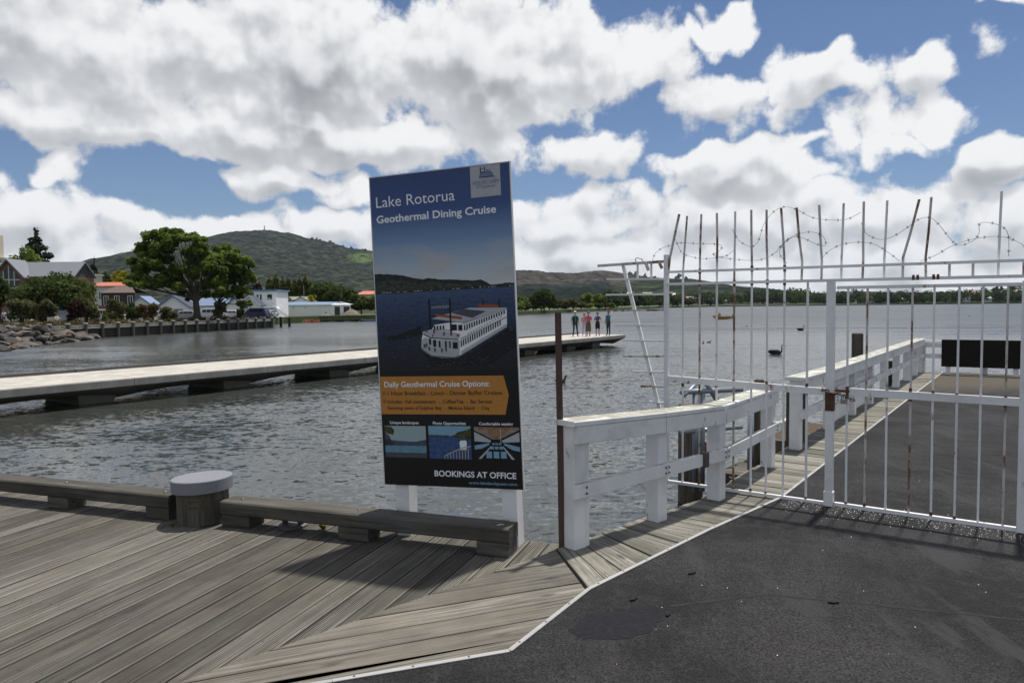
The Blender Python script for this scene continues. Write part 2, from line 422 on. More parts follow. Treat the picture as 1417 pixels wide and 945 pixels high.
def asphalt_mat():
    m, k, b = material('asphalt')
    ge = k.new('ShaderNodeNewGeometry'); p = ge.outputs['Position']
    n = k.noise(p, scale=0.9, detail=7, rough=0.62); gr = k.noise(p, scale=85, detail=3, rough=0.8); mid = k.noise(p, scale=7, detail=5, rough=0.6)
    col = k.mix(k.smooth(n, 0.36, 0.64), (0.009, 0.0087, 0.0094), (0.0215, 0.0207, 0.0218))
    col = k.mix(k.math('MULTIPLY', k.smooth(mid, 0.45, 0.75), 0.5), col, (0.027, 0.0258, 0.027))
    s = k.vmath('SCALE', col); k.l.new(k.math('MULTIPLY_ADD', k.smooth(gr, 0.32, 0.70), 2.1, 0.25), s.node.inputs['Scale'])
    sp = k.smooth(k.noise(p, scale=95, detail=2, rough=0.6), 0.73, 0.76)
    col = k.mix(k.math('MULTIPLY', sp, 0.35), s, (0.16, 0.155, 0.145))
    mk = k.noise(k.vmath('MULTIPLY', p, (2.2, 0.5, 1)), scale=1.3, detail=5, rough=0.65)
    col = k.mix(k.math('MULTIPLY', k.smooth(mk, 0.54, 0.66), 0.7), col, (0.036, 0.035, 0.037))
    wet = k.noise(p, scale=0.55, detail=4, rough=0.6)
    col = k.mix(k.math('MULTIPLY', k.smooth(wet, 0.50, 0.66), 0.25), col, (0.006, 0.006, 0.0062))
    # dusty grey-brown towards the jetty head
    sx = k.new('ShaderNodeSeparateXYZ'); k.l.new(p, sx.inputs[0])
    dust = k.math('MULTIPLY', k.smooth(k.math('ADD', sx.outputs[1], k.math('MULTIPLY', mid, 3.0)), 14.5, 17.0), 0.85)
    col = k.mix(dust, col, (0.085, 0.074, 0.055))
    k.l.new(col, b.inputs['Base Color']); b.inputs['Roughness'].default_value = 0.85; b.inputs['Specular IOR Level'].default_value = 0.2
    bp = k.new('ShaderNodeBump'); bp.inputs['Strength'].default_value = 0.75; bp.inputs['Distance'].default_value = 0.004
    k.l.new(gr, bp.inputs['Height'])
    bp2 = k.new('ShaderNodeBump'); bp2.inputs['Strength'].default_value = 0.35; bp2.inputs['Distance'].default_value = 0.02
    k.l.new(mid, bp2.inputs['Height']); k.l.new(bp.outputs[0], bp2.inputs['Normal']); k.l.new(bp2.outputs[0], b.inputs['Normal'])
    return m
asphalt = asphalt_mat()
patch_mat = plain('asphalt_patch', (0.0205, 0.0198, 0.0245), 0.88, var=0.6, scale=30, bump=0.6, bscale=120, spec=0.15)

WATER_Z = -1.15
def water_mat():
    m, k, b = material('lake_water')
    ge = k.new('ShaderNodeNewGeometry'); p = ge.outputs['Position']
    # slopes of wind waves at four sizes; used as a normal so that far ripples average out as in life
    acc = None
    for (sc, st, amp) in ((0.035, (0.4, 1.3, 1), 0.16), (0.13, (0.4, 1.4, 1), 0.34), (0.55, (0.65, 1.35, 1), 0.16), (2.0, (0.75, 1.4, 1), 0.26), (5.5, (0.8, 1.35, 1), 0.40), (14.0, (0.8, 1.3, 1), 0.22)):
        q = k.vmath('MULTIPLY', p, st)
        n = k.noise(q, scale=sc, detail=2, rough=0.55, col=True)
        v = k.vmath('MULTIPLY', k.vmath('SUBTRACT', n, (0.5, 0.5, 0.5)), (amp, amp * 1.25, 0))
        if sc < 0.2:      # long waves only build up out on the open lake
            far_ = k.vmath('SCALE', v); k.l.new(k.smooth(k.vmath('LENGTH', p), 14, 70, 0.12, 1.0), far_.node.inputs['Scale']); v = far_
        acc = v if acc is None else k.vmath('ADD', acc, v)
    # cat's paws: patches where the breeze is stronger or weaker
    gust = k.smooth(k.noise(k.vmath('MULTIPLY', p, (0.5, 1.4, 1)), scale=0.045, detail=4, rough=0.6), 0.33, 0.66, 0.72, 1.12)
    sc = k.vmath('SCALE', acc); k.l.new(gust, sc.node.inputs['Scale'])
    nn = k.vmath('NORMALIZE', k.vmath('ADD', sc, (0, 0, 1)))
    k.l.new(nn, b.inputs['Normal'])
    tone = k.noise(p, scale=0.05, detail=4)
    col = k.mix(k.smooth(tone, 0.35, 0.65), (0.034, 0.040, 0.040), (0.048, 0.049, 0.042))
    k.l.new(col, b.inputs['Base Color'])
    dist = k.vmath('LENGTH', p); k.l.new(k.smooth(dist, 15, 120, 0.10, 0.30), b.inputs['Roughness']); b.inputs['IOR'].default_value = 1.33; b.inputs['Specular IOR Level'].default_value = 0.5
    return m
water = water_mat()
S = 25000
tag(MB().add([(-S, -S, WATER_Z), (S, -S, WATER_Z), (S, S, WATER_Z), (-S, S, WATER_Z)], [(0, 1, 2, 3)]).build('lake_water', water), 'lake water ruffled by a light breeze', kind='structure')

# ------------------------------------------------------------------ timber deck and asphalt jetty
K0 = Vector((-0.267, 5.014)); KD = Vector((0.945, -0.326)).normalized(); PD = Vector((-KD.y, KD.x))
KANG = math.atan2(KD.y, KD.x); PANG = math.atan2(PD.y, PD.x)
def kp(s, d): return K0 + KD * s + PD * d
JD = Vector((0.586, 0.8105)).normalized(); JN = Vector((JD.y, -JD.x))       # along the jetty / towards its far side
STRIP = [Vector(p) for p in ((-4.6, 2.03), (-0.854, 3.294), (-0.028, 3.573), (0.458, 4.361), (1.5, 5.499), (2.397, 6.41))]
S4 = STRIP[-1]
STRIP_END = S4 + JD * 14.2
STRIP.append(STRIP_END)
def bline(s): return 0.197 + 1.921 * (s - 0.478)

deck = MB()
O_EDGE = [(0.36, 5.16), (1.04, 5.86), tuple(S4 - JD * 0.35 - JN * 0.58), tuple(S4 + JD * 14.2 - JN * 0.58)]
poly = [tuple(kp(-9.0, 0.40)), tuple(kp(0.62, 0.40))] + O_EDGE + [tuple(S4 + JD * 14.2 + JN * 5.2), (9.5, 1.5), (9.5, -3), (-9.5, -3)]
poly = poly[::-1]
deck.prism(poly, -0.40, -0.14)
deck_o = tag(deck.build('deck', joist_wood), 'timber wharf deck of grey weathered planks', kind='structure')

def place_poly(name, pts, z0, z1, ang, mat, parent, bev=0.003):
    """a flat piece cut to a polygon, local x along its grain"""
    c = sum((Vector(p) for p in pts), Vector((0, 0))) / len(pts)
    ca, sa = math.cos(-ang), math.sin(-ang)
    loc = [((p[0] - c.x) * ca - (p[1] - c.y) * sa, (p[0] - c.x) * sa + (p[1] - c.y) * ca) for p in pts]
    mb = MB(); mb.prism(loc, z0, z1)
    o = mb.build(name, mat, parent, loc=(c.x, c.y, 0), rz=ang)
    if bev: bevel(o, bev)
    return o

def ribbed_plank(sa, sb, parent, z):
    """decking board with ribs and grooves along it; far end square, near end cut along the border board"""
    prof = []; n = 8; w = sb - sa; e = 0.009
    prof.append((0, -0.032)); prof.append((0, -0.003)); prof.append((e * 0.4, 0))
    rib = (w - 2 * e) / n
    for i in range(n):
        x = e + i * rib
        prof += [(x, 0), (x + rib * 0.05, -0.014), (x + rib * 0.30, -0.014), (x + rib * 0.35, 0)]
    prof += [(w - e * 0.4, 0), (w, -0.003), (w, -0.032)]
    d1 = 0.42
    vs_ = []
    for (x, zz) in prof:
        d0 = max(-5.4, bline(sa + x) + 0.012)
        vs_.append((d1, -x + w / 2, zz)); vs_.append((min(d0, d1 - 0.002), -x + w / 2, zz))
    N = len(prof); fs = [(2 * i, 2 * i + 1, 2 * i + 3, 2 * i + 2) for i in range(N - 1)]
    fs.append(tuple(2 * i for i in range(N))); fs.append(tuple(2 * i + 1 for i in range(N - 1, -1, -1)))
    c = kp((sa + sb) / 2, 0)
    MB().add(vs_, fs).build('plank', plank_wood, parent, loc=(c.x, c.y, z), rz=PANG)

s = 0.56; step = 0.1465
while s > -9.0:
    sa, sb = s - step + 0.011, s
    if bline(sa) < 0.40: ribbed_plank(sa, sb, deck_o, random.uniform(-0.0035, 0.0015))
    s -= step

def clip(poly, a, n):
    """keep the side of polygon where (p-a).n >= 0"""
    out = []
    for i in range(len(poly)):
        p, q = poly[i], poly[(i + 1) % len(poly)]
        dp, dq = (p - a).dot(n), (q - a).dot(n)
        if dp >= 0: out.append(p)
        if (dp >= 0) != (dq >= 0): out.append(p + (q - p) * (dp / (dp - dq)))
    return out

WD = Vector((0.93, 0.367)).normalized(); WN = Vector((-WD.y, WD.x)); WANG = math.atan2(WD.y, WD.x)
sb0 = -2.9
B0 = kp(sb0, bline(sb0)); B1 = kp(0.478, bline(0.478))
region = [B0 + JN * 0.0, Vector((-4.6, 2.06)), STRIP[1] + Vector((-0.01, 0.03)), STRIP[2] + Vector((-0.02, 0.02)), STRIP[3] + Vector((-0.02, 0.02)), Vector((0.300, 5.10))]
base = Vector((-0.028, 3.573)); t = -1.6; wi = 0
while t < 2.2:
    w = random.choice((0.185, 0.195, 0.19))
    pc = clip(clip(region, base + WN * t, WN), base + WN * (t + w - 0.010), -WN)
    if len(pc) >= 3:
        zz = random.uniform(-0.004, 0.004)
        place_poly('wide_plank', pc, -0.045 + zz, 0.004 + zz, WANG, wide_wood, deck_o)
    t += w

def lerp(a, b, f): return a + (b - a) * f
# walkway planks between the asphalt and the railing: a fan, then square to the jetty
inner0, outer0 = Vector((0.492, 4.45)), Vector((0.33, 5.15))
segs = []
i_pts = [Vector((0.464, 4.378)), STRIP[4], S4 - JD * 0.35]
o_pts = [Vector((0.314, 5.125)), Vector(O_EDGE[1]), Vector(O_EDGE[2])]
for a in range(2):
    n = 8
    for q in range(n):
        f0, f1 = q / n, (q + 1) / n - 0.007
        i0, i1 = lerp(i_pts[a], i_pts[a + 1], f0), lerp(i_pts[a], i_pts[a + 1], f1)
        o0, o1 = lerp(o_pts[a], o_pts[a + 1], f0), lerp(o_pts[a], o_pts[a + 1], f1)
        segs.append([i0, i1, o1, o0])
u = -0.35
while u < 14.05:
    w = random.choice((0.145, 0.15, 0.155))
    segs.append([S4 + JD * u - JN * 0.03, S4 + JD * (u + w - 0.007) - JN * 0.03, S4 + JD * (u + w - 0.007) - JN * (0.60 + random.uniform(-0.015, 0.015)), S4 + JD * u - JN * (0.60 + random.uniform(-0.015, 0.015))])
    u += w
for q in segs:
    d = (q[0] + q[1] - q[2] - q[3]); zz = random.uniform(-0.006, 0.004)
    place_poly('plank', q, -0.045 + zz, zz, math.atan2(d.y, d.x), walk_wood, deck_o)

# nail heads along the joists: far too small to tell apart
nv = []; nf = []
def nail(x, y, z):
    b_ = len(nv); r_ = 0.0055
    for j_ in range(6): nv.append((x + r_ * math.cos(j_ * 1.047), y + r_ * math.sin(j_ * 1.047), z))
    nf.append(tuple(range(b_, b_ + 6)))
s = 0.56
while s > -6.0:
    sc_ = s - step / 2
    for d_ in (0.30, -0.32, -0.94, -1.56, -2.18):
        if d_ > bline(sc_) + 0.1:
            for e_ in (-0.038, 0.038): q = kp(sc_ + e_ + random.uniform(-.004, .004), d_ + random.uniform(-.01, .01)); nail(q.x, q.y, 0.0022)
    s -= step
for q in segs[:60]:
    for f_ in (0.14, 0.86):
        for g_ in (0.25, 0.75): a_ = lerp(lerp(q[0], q[1], g_), lerp(q[3], q[2], g_), f_); nail(a_.x, a_.y, 0.0052)
for t_ in [x * 0.19 for x in range(-6, 9)]:
    for u_ in [x * 0.55 for x in range(-6, 5)]:
        for e_ in (-0.05, 0.05):
            q = base + WN * (t_ + e_ + 0.05) + WD * (u_ + random.uniform(-.01, .01))
            if all((q - region[i_]).dot(Vector((-(region[(i_ + 1) % 6] - region[i_]).y, (region[(i_ + 1) % 6] - region[i_]).x)).normalized()) > 0.03 for i_ in range(6)): nail(q.x, q.y, 0.0092)
tag(MB().add(nv, nf).build('nail_heads', bolt_mat, deck_o), kind='stuff')

# asphalt sheet and the aluminium strip that edges it
a_poly = [tuple(p) for p in STRIP] + [tuple(S4 + JD * 14.2 + JN * 5.2), (9.45, 1.6), (9.45, -2.95), (-4.6, -2.95)]
jet = MB()
n_ = len(a_poly)
jet.prism(a_poly, -0.040, 0.008)
asph = tag(jet.build('jetty_surface', asphalt), 'dark worn asphalt surface of the jetty', kind='structure')
st_w = 0.028
for a, b2 in zip(STRIP[:-1], STRIP[1:]):
    d = (b2 - a).normalized(); nrm = Vector((d.y, -d.x)); L = (b2 - a).length; m_ = max(1, round(L / 3.0))
    for q in range(m_):
        p0 = lerp(a, b2, q / m_) ; p1 = lerp(a, b2, (q + 1) / m_) - d * 0.002
        mb = MB(); mb.bar((p0.x, p0.y, 0.012), (p1.x, p1.y, 0.012), st_w, 0.008, ch=0.002)
        so = mb.build('edge_trim', alu, asph)
        for r_ in range(int((p1 - p0).length / 0.28)):
            pp = p0 + d * (0.1 + 0.28 * r_)
            if pp.y < 9: MB().lathe([(0.006, 0), (0.006, 0.0025), (0.003, 0.0035)], 8, (pp.x, pp.y, 0.016)).build('screw', bolt_mat, so)

# laid patch, torn bits and the shallow seam in the surface
pt = [(at(x, y, 1).normalized(), ) for x, y in ()]
def ground(px, py, z=0.008):
    q = at(px, py, 1.0) - Vector((0, 0, EYE)); tt = (z - EYE) / q.z
    return Vector((0, 0, EYE)) + q * tt
PATCH = [(-0.0, 0)]
pp0 = [(0.285, 3.80), (0.42, 4.00), (0.62, 4.07), (0.80, 4.12), (0.86, 4.05), (0.80, 3.90), (0.70, 3.75), (0.52, 3.68), (0.36, 3.70)]
pp = []
for (xa, ya), (xb, yb_) in zip(pp0, pp0[1:] + pp0[:1]):
    for q in range(6): pp.append((xa + (xb - xa) * q / 6 + random.uniform(-.012, .012), ya + (yb_ - ya) * q / 6 + random.uniform(-.012, .012)))
o_ = MB().prism(pp, 0.007, 0.0095).build('surface_patch', patch_mat, asph)
for (x, y, a_) in ((1.147, 4.60, 0.3), (1.85, 4.12, -0.2), (0.70, 4.19, 0.5), (0.86, 3.98, 1.1)):
    m2 = MB(); m2.prism([(-0.030, -0.008), (0.005, -0.013), (0.034, 0.001), (0.008, 0.012), (-0.018, 0.008)], 0.0085, 0.019)
    m2.build('torn_flake', patch_mat, asph, loc=(x, y, 0), rz=a_)
seam = [(0.9, 4.10), (1.5, 4.26), (2.05, 4.10), (2.6, 3.93), (3.3, 3.70), (4.2, 3.45)]
m2 = MB()
rs = random.Random(5)
left = []; right = []
for i in range(60):
    f = i / 59 * (len(seam) - 1); j = min(int(f), len(seam) - 2); q = Vector(seam[j]).lerp(Vector(seam[j + 1]), f - j)
    w = 0.004 + rs.random() * 0.016
    left.append((q.x + rs.uniform(-.01, .01), q.y + w, 0.0095)); right.append((q.x, q.y - w, 0.0095))
m2.add(left + right, [(60 + i, 61 + i, i + 1, i) for i in range(59)]).build('surface_seam', plain('dirt_seam', (0.010, 0.0095, 0.008), 0.95, var=0.5, scale=20), asph)
# shell grit swept against the gate
GM = Vector((2.723, 6.164)); GDIR = Vector((0.82, -0.572)).normalized(); GN = Vector((GDIR.y, -GDIR.x))   # GN points to the camera side
gv = []; gf = []
for i in range(640):
    if i < 520: tt = rs.uniform(-0.55, 1.6); dd = abs(rs.gauss(0.05, 0.17)) + 0.01; q = GM + GDIR * tt + GN * dd
    else: q = Vector((rs.uniform(-0.2, 4.6), rs.uniform(2.6, 8.5)))
    if (q - S4).dot(JN) < 0.03 or q.y < 2.5 or (q.x < 0.6 and q.y > 3.6) or (q.x < 2.4 and q.y > 5.6 - 0.2 + (q.x - 1.5)): continue
    r_ = rs.uniform(0.0018, 0.0048); a_ = rs.random() * 6.28; b_ = len(gv)
    for j in range(4): gv.append((q.x + r_ * math.cos(a_ + j * 1.57) * rs.uniform(.6, 1.2), q.y + r_ * math.sin(a_ + j * 1.57), 0.0085))
    gv.append((q.x, q.y, 0.0085 + r_ * 0.8)); gf += [(b_ + j, b_ + (j + 1) % 4, b_ + 4) for j in range(4)]
tag(link('shell_grit', np_mesh('shell_grit', np.array(gv), np.array(gf)), plain('shell', (0.55, 0.53, 0.48), 0.7)), 'white shell grit strewn on the asphalt before the gate', 'grit', kind='stuff')

# piles under the wharf and jetty edge
def pile(x, y, r, z1, label, cat='pile', mat=None, name='pile', z0=-2.6, lean=(0, 0)):
    o = MB().tube([(0, 0, z0), (lean[0] * .5, lean[1] * .5, (z0 + z1) / 2), (lean[0], lean[1], z1 - 0.02), (lean[0], lean[1], z1)], [r * 1.06, r * 1.02, r, r * 0.93], 18).build(name, mat or pile_wood, loc=(x, y, 0), smooth=False)
    bevel(o, 0.01)
    return tag(o, label, cat)
for i, u in enumerate((1.2, 4.6, 8.0, 11.4)):
    q = S4 + JD * u - JN * 0.25
    tag(MB().tube([(q.x, q.y, -2.6), (q.x, q.y, -0.405)], 0.17, 14).build('pile', pile_wood), ('nearest', 'second', 'third', 'farthest')[i] + ' dark support pile under the outer edge of the jetty past the gate', 'pile', 'support piles under the jetty')

# ------------------------------------------------------------------ timber kerbs and the bollard
def kerb(label, s0, s1, blocks, grp='timber kerbs along the deck edge'):
    c = kp(s0, 0)
    r_ = thing('timber_kerb', label, 'kerb', (c.x, c.y, 0), KANG, grp)
    b = MB(); b.bar((0, 0.10, 0.155), (s1 - s0, 0.10, 0.155), 0.20, 0.11, ch=0.012)
    b.build('beam', kerb_wood, r_)
    for (x0, x1) in blocks:
        bl = MB(); bl.bar((x0 - s0, 0.10, 0.05), (x1 - s0, 0.10, 0.05), 0.185, 0.098, ch=0.006); bl.build('block', kerb_wood, r_)
    for x in [(x0 + x1) / 2 - s0 for x0, x1 in blocks]:
        MB().lathe([(0.016, 0), (0.016, 0.004), (0.010, 0.008)], 8, (x, 0.1, 0.2105)).build('bolt_head', bolt_mat, r_)
    return r_
kerb('low timber kerb running left from the bollard', -9.0, -2.74, [(-4.11, -3.87), (-2.99, -2.745), (-5.3, -5.05), (-6.5, -6.25), (-7.7, -7.45)])
k2 = kerb('low timber kerb from the bollard to below the tall sign', -2.21, 0.245, [(-2.205, -1.94), (-1.127, -0.87), (0.0, 0.24)])
MB().prism([(0, 0), (0.02, 0.003), (0.035, 0.02), (0.05, 0.018), (0.05, 0.026), (0.03, 0.03), (0.01, 0.014)], 0.2103, 0.2115).build('bird_dropping', plain('dropping', (0.7, 0.7, 0.66), 0.8), k2, loc=(2.34, 0.06, 0))

bc = kp(-2.475, 0.11)
bol = thing('mooring_bollard', 'round timber bollard with a flat grey cap', 'bollard', (bc.x, bc.y, 0))
o = MB().lathe([(0.205, 0.0), (0.203, 0.12), (0.201, 0.262)], 40).build('pile', bollard_wood, bol, smooth=False)
o = MB().lathe([(0.2365, 0.262), (0.240, 0.266), (0.240, 0.358), (0.236, 0.364), (0.228, 0.366)], 48).build('cap', cap_mat, bol); bol.rotation_euler = (R(-1.0), R(-2.0), 0)
# iron mooring eye lying by the kerb
q = ground(404, 729, 0.0)
eye = thing('mooring_eye', 'small rounded iron mooring eye on the planks by the kerb', 'mooring eye', (q.x, q.y + 0.03, 0), KANG)
ring = []
for i in range(17):
    a_ = math.pi * i / 16; ring.append((0.075 * math.cos(a_), 0, 0.028 + 0.062 * math.sin(a_)))
MB().tube(ring, [0.024 + 0.006 * math.sin(math.pi * i / 16) for i in range(17)], 12).build('ring', plain('cast_iron', (0.10, 0.095, 0.10), 0.6, var=0.3, scale=20), eye, smooth=True)
MB().lathe([(0.115, 0.0), (0.115, 0.014), (0.10, 0.024)], 20).build('base_plate', MATS['cast_iron'], eye)
# weeds in the joints
def weed(px, py, n, r, label):
    q = ground(px, py, 0.0); mb = MB(); rr = random.Random(px)
    for i in range(n):
        a_ = rr.random() * 6.28; l_ = r * rr.uniform(.5, 1); h_ = l_ * rr.uniform(.5, 1.3); w_ = l_ * 0.35
        d_ = Vector((math.cos(a_), math.sin(a_), 0)); s_ = Vector((-d_.y, d_.x, 0))
        tip = d_ * l_ + Vector((0, 0, h_)); mid_ = d_ * l_ * .55 + Vector((0, 0, h_ * .75))
        mb.add([(0, 0, 0), mid_ + s_ * w_, tip, mid_ - s_ * w_], [(0, 1, 2, 3)])
    tag(mb.build('weed', weed_mat, loc=(q.x, q.y, 0)), label, 'plant')
weed_mat = leafmat('weed_leaf', (0.10, 0.14, 0.02), (0.20, 0.22, 0.04), 0.3, 9)
weed(447, 733, 14, 0.055, 'little yellow green weed in a plank joint by the kerb')
weed(188 + 50, 729, 12, 0.035, 'tiny dry weed at the foot of the bollard')
# ------------------------------------------------------------------ the tall sign
def flat(name, col, rough=0.45, var=0.12):
    m, k, b = material(name); b.inputs['Roughness'].default_value = rough
    tc = k.new('ShaderNodeTexCoord'); nz_ = k.noise(k.vmath('MULTIPLY', tc.outputs['Object'], (1, 1, 1.6)), scale=26, detail=6, rough=0.7)
    sc_ = k.vmath('SCALE', col); k.l.new(k.math('MULTIPLY_ADD', k.smooth(nz_, 0.3, 0.7), var, 1 - var / 2), sc_.node.inputs['Scale']); k.l.new(sc_, b.inputs['Base Color'])
    b.inputs['Specular IOR Level'].default_value = 0.25
    return m
def sign_face_mat():
    """printed picture: sky above the lake hills, lake below, going dark at the foot"""
    m, k, b = material('sign_print')
    tc = k.new('ShaderNodeTexCoord'); s_ = k.new('ShaderNodeSeparateXYZ'); k.l.new(tc.outputs['Object'], s_.inputs[0])
    v = k.math('DIVIDE', k.math('SUBTRACT', s_.outputs[2], 0.41), 2.34)
    u_ = s_.outputs[0]
    sky = k.ramp(v, [(0.62, (0.60, 0.62, 0.62)), (0.70, (0.40, 0.49, 0.56)), (0.79, (0.16, 0.27, 0.44)), (0.88, (0.047, 0.090, 0.235)), (1.0, (0.038, 0.068, 0.185))])
    cl = k.noise(k.vmath('MULTIPLY', tc.outputs['Object'], (2.0, 1, 5.0)), scale=1.3, detail=6, rough=0.6)
    low = k.math('MULTIPLY', k.smooth(v, 0.63, 0.69), k.smooth(v, 0.70, 0.80, 1, 0))
    sky = k.mix(k.math('MULTIPLY', k.smooth(cl, 0.44, 0.60), k.math('MULTIPLY', low, 0.8)), sky, (0.46, 0.45, 0.44))
    lakec = k.ramp(v, [(0.36, (0.012, 0.012, 0.014)), (0.42, (0.016, 0.018, 0.028)), (0.52, (0.020, 0.032, 0.072)), (0.62, (0.050, 0.085, 0.165))])
    wv = k.noise(k.vmath('MULTIPLY', tc.outputs['Object'], (9, 1, 34)), scale=2.0, detail=5, rough=0.6)
    lk = k.vmath('SCALE', lakec); k.l.new(k.math('MULTIPLY_ADD', wv, 1.3, 0.35), lk.node.inputs['Scale'])
    col = k.mix(k.math('GREATER_THAN', v, 0.624), lk, sky)
    col = k.mix(k.math('LESS_THAN', v, 0.372), col, (0.010, 0.0095, 0.0095))
    k.l.new(col, b.inputs['Base Color']); b.inputs['Roughness'].default_value = 0.38; b.inputs['Specular IOR Level'].default_value = 0.3
    return m
SW, SH, SZ = 1.128, 2.34, 0.41
sign = thing('advertising_sign', 'tall blue and black sign on two white posts advertising a lake dining cruise', 'sign', (-0.4445, 5.3185, 0), KANG)
sign.rotation_euler = (0, R(-2.05), KANG)
FY = -0.0
brd = MB().box(-SW / 2, SW / 2, FY, FY + 0.018, SZ, SZ + SH).build('board', [sign_face_mat()], sign)
for x_ in (-0.52, -0.18, 0.18, 0.52):
    for z_ in (SZ + 0.03, SZ + SH * 0.5, SZ + SH - 0.03): MB().lathe([(0.0055, 0), (0.0055, 0.003)], 8).build('screw', bolt_mat, sign, loc=(x_, FY - 0.0055, z_)).rotation_euler = (R(90), 0, 0)
edge = flat('sign_edge_white', (0.62, 0.62, 0.62))
for (a, b2) in (((-SW / 2, SZ), (-SW / 2, SZ + SH)), ((SW / 2, SZ), (SW / 2, SZ + SH)), ((-SW / 2 - 0.0035, SZ + SH + 0.0015), (SW / 2 + 0.0035, SZ + SH + 0.0015))):
    MB().bar((a[0], FY + 0.0095, a[1]), (b2[0], FY + 0.0095, b2[1]), 0.007 if a[0] == b2[0] else 0.023, 0.023 if a[0] == b2[0] else 0.007, up=(0, 1, 0) if a[0] == b2[0] else (0, 0, 1)).build('edge_strip', edge, sign)
for (x, zl) in ((-0.43, -0.3), (0.44, -0.3)):
    o = MB().bar((x, FY + 0.092, zl), (x, FY + 0.092, 2.45), 0.115, 0.14, up=(0, 1, 0), ch=0.005).build('post', white_timber, sign)
for z in (0.75, 1.6, 2.3):
    MB().bar((-0.54, FY + 0.0195, z), (0.54, FY + 0.0195, z), 0.0, 0.0) if False else None
S_WHITE = flat('print_white', (0.80, 0.82, 0.85)); S_GREY = flat('print_grey', (0.42, 0.43, 0.45)); S_ORANGE = flat('print_orange', (0.47, 0.21, 0.045))
S_BROWN = flat('print_brown', (0.060, 0.030, 0.014)); S_INK = flat('print_dark', (0.012, 0.013, 0.016)); S_BLUE = flat('print_blue', (0.045, 0.085, 0.20), var=0.6); S_HILL = flat('print_hill', (0.022, 0.027, 0.024), var=1.2)
S_RED = flat('print_red', (0.30, 0.075, 0.035)); S_LBLUE = flat('print_light_blue', (0.20, 0.36, 0.48)); S_TEAL = flat('print_teal', (0.13, 0.26, 0.33), var=0.5); S_SKIN = flat('print_sand', (0.25, 0.21, 0.17), var=0.8); S_PALE = flat('print_pale_sky', (0.30, 0.40, 0.42))
S_SLATE = flat('print_slate', (0.070, 0.075, 0.095)); S_TREE = flat('print_tree', (0.055, 0.065, 0.025), var=1.3)
def uvp(u_, v_, layer): return ((u_ - 0.5) * SW, FY - 0.0007 * layer, SZ + v_ * SH)
def art(name, mat, polys, layer, parent=None):
    mb = MB()
    for p in polys: mb.add([uvp(a, b2, layer) for a, b2 in p], [tuple(range(len(p)))])
    o = mb.build(name, mat, parent or brd)
    if len(polys) > 1: o['kind'] = 'stuff'
    return o
def rect(u0, u1, v0, v1): return [(u0, v0), (u1, v0), (u1, v1), (u0, v1)]
_cache = {}
def text(body, u0, v0, u1, cap, mat, layer=3, bold=0.0, name='lettering', fit=True, shear=0.0):
    cu = bpy.data.curves.new(name, 'FONT'); cu.body = body; cu.size = 1.0; cu.offset = bold; cu.resolution_u = 3; cu.shear = shear
    tmp = bpy.data.objects.new('tmp', cu); COL.objects.link(tmp)
    me = bpy.data.meshes.new_from_object(tmp.evaluated_get(bpy.context.evaluated_depsgraph_get()))
    bpy.data.objects.remove(tmp); bpy.data.curves.remove(cu)
    co = np.zeros(len(me.vertices) * 3, dtype=np.float32); me.vertices.foreach_get('co', co); co = co.reshape(-1, 3)
    x0, x1 = co[:, 0].min(), co[:, 0].max()
    sx = (u1 - u0) * SW / (x1 - x0); sz = cap * SH / 0.73
    P = uvp(u0, v0, layer)
    out_ = np.stack([P[0] + (co[:, 0] - x0) * sx, np.full(len(co), P[1], dtype=np.float32), P[2] + co[:, 1] * sz], 1)
    me.vertices.foreach_set('co', out_.ravel().astype(np.float32)); me.update(); me.name = name
    o = link(name, me, mat, brd); o['kind'] = 'stuff'
    return o
# headings
text('Lake Rotorua', 0.043, 0.9015, 0.616, 0.036, S_WHITE)
text('Geothermal Dining Cruise', 0.040, 0.852, 0.896, 0.0245, S_WHITE, bold=0.022)
# emblem panel
art('emblem_panel', S_GREY, [rect(0.730, 0.934, 0.903, 0.998)], 1)
art('emblem', S_BLUE, [[(0.79, 0.961), (0.90, 0.961), (0.885, 0.9655), (0.79, 0.9655)], rect(0.792, 0.885, 0.967, 0.9725), [(0.80, 0.974), (0.88, 0.974), (0.875, 0.9775), (0.80, 0.979)], rect(0.798, 0.806, 0.974, 0.994), rect(0.826, 0.834, 0.976, 0.994), [(0.800, 0.986), (0.830, 0.988), (0.830, 0.990), (0.800, 0.988)], [(0.84, 0.980), (0.868, 0.981), (0.868, 0.985), (0.862, 0.9825), (0.84, 0.984)], [(0.745, 0.9412), (0.92, 0.9412), (0.92, 0.942), (0.745, 0.942)], [(0.79, 0.9585), (0.915, 0.9592), (0.915, 0.9598), (0.79, 0.9592)]], 2)
art('emblem', S_GREY, [rect(0.795 + i * 0.0085, 0.7985 + i * 0.0085, 0.9685, 0.9715) for i in range(10)], 3)
text('LAKELAND QUEEN', 0.741, 0.9445, 0.923, 0.0095, S_BLUE, layer=2)
text('Cruises', 0.770, 0.930, 0.900, 0.010, S_BLUE, layer=2, shear=0.45)
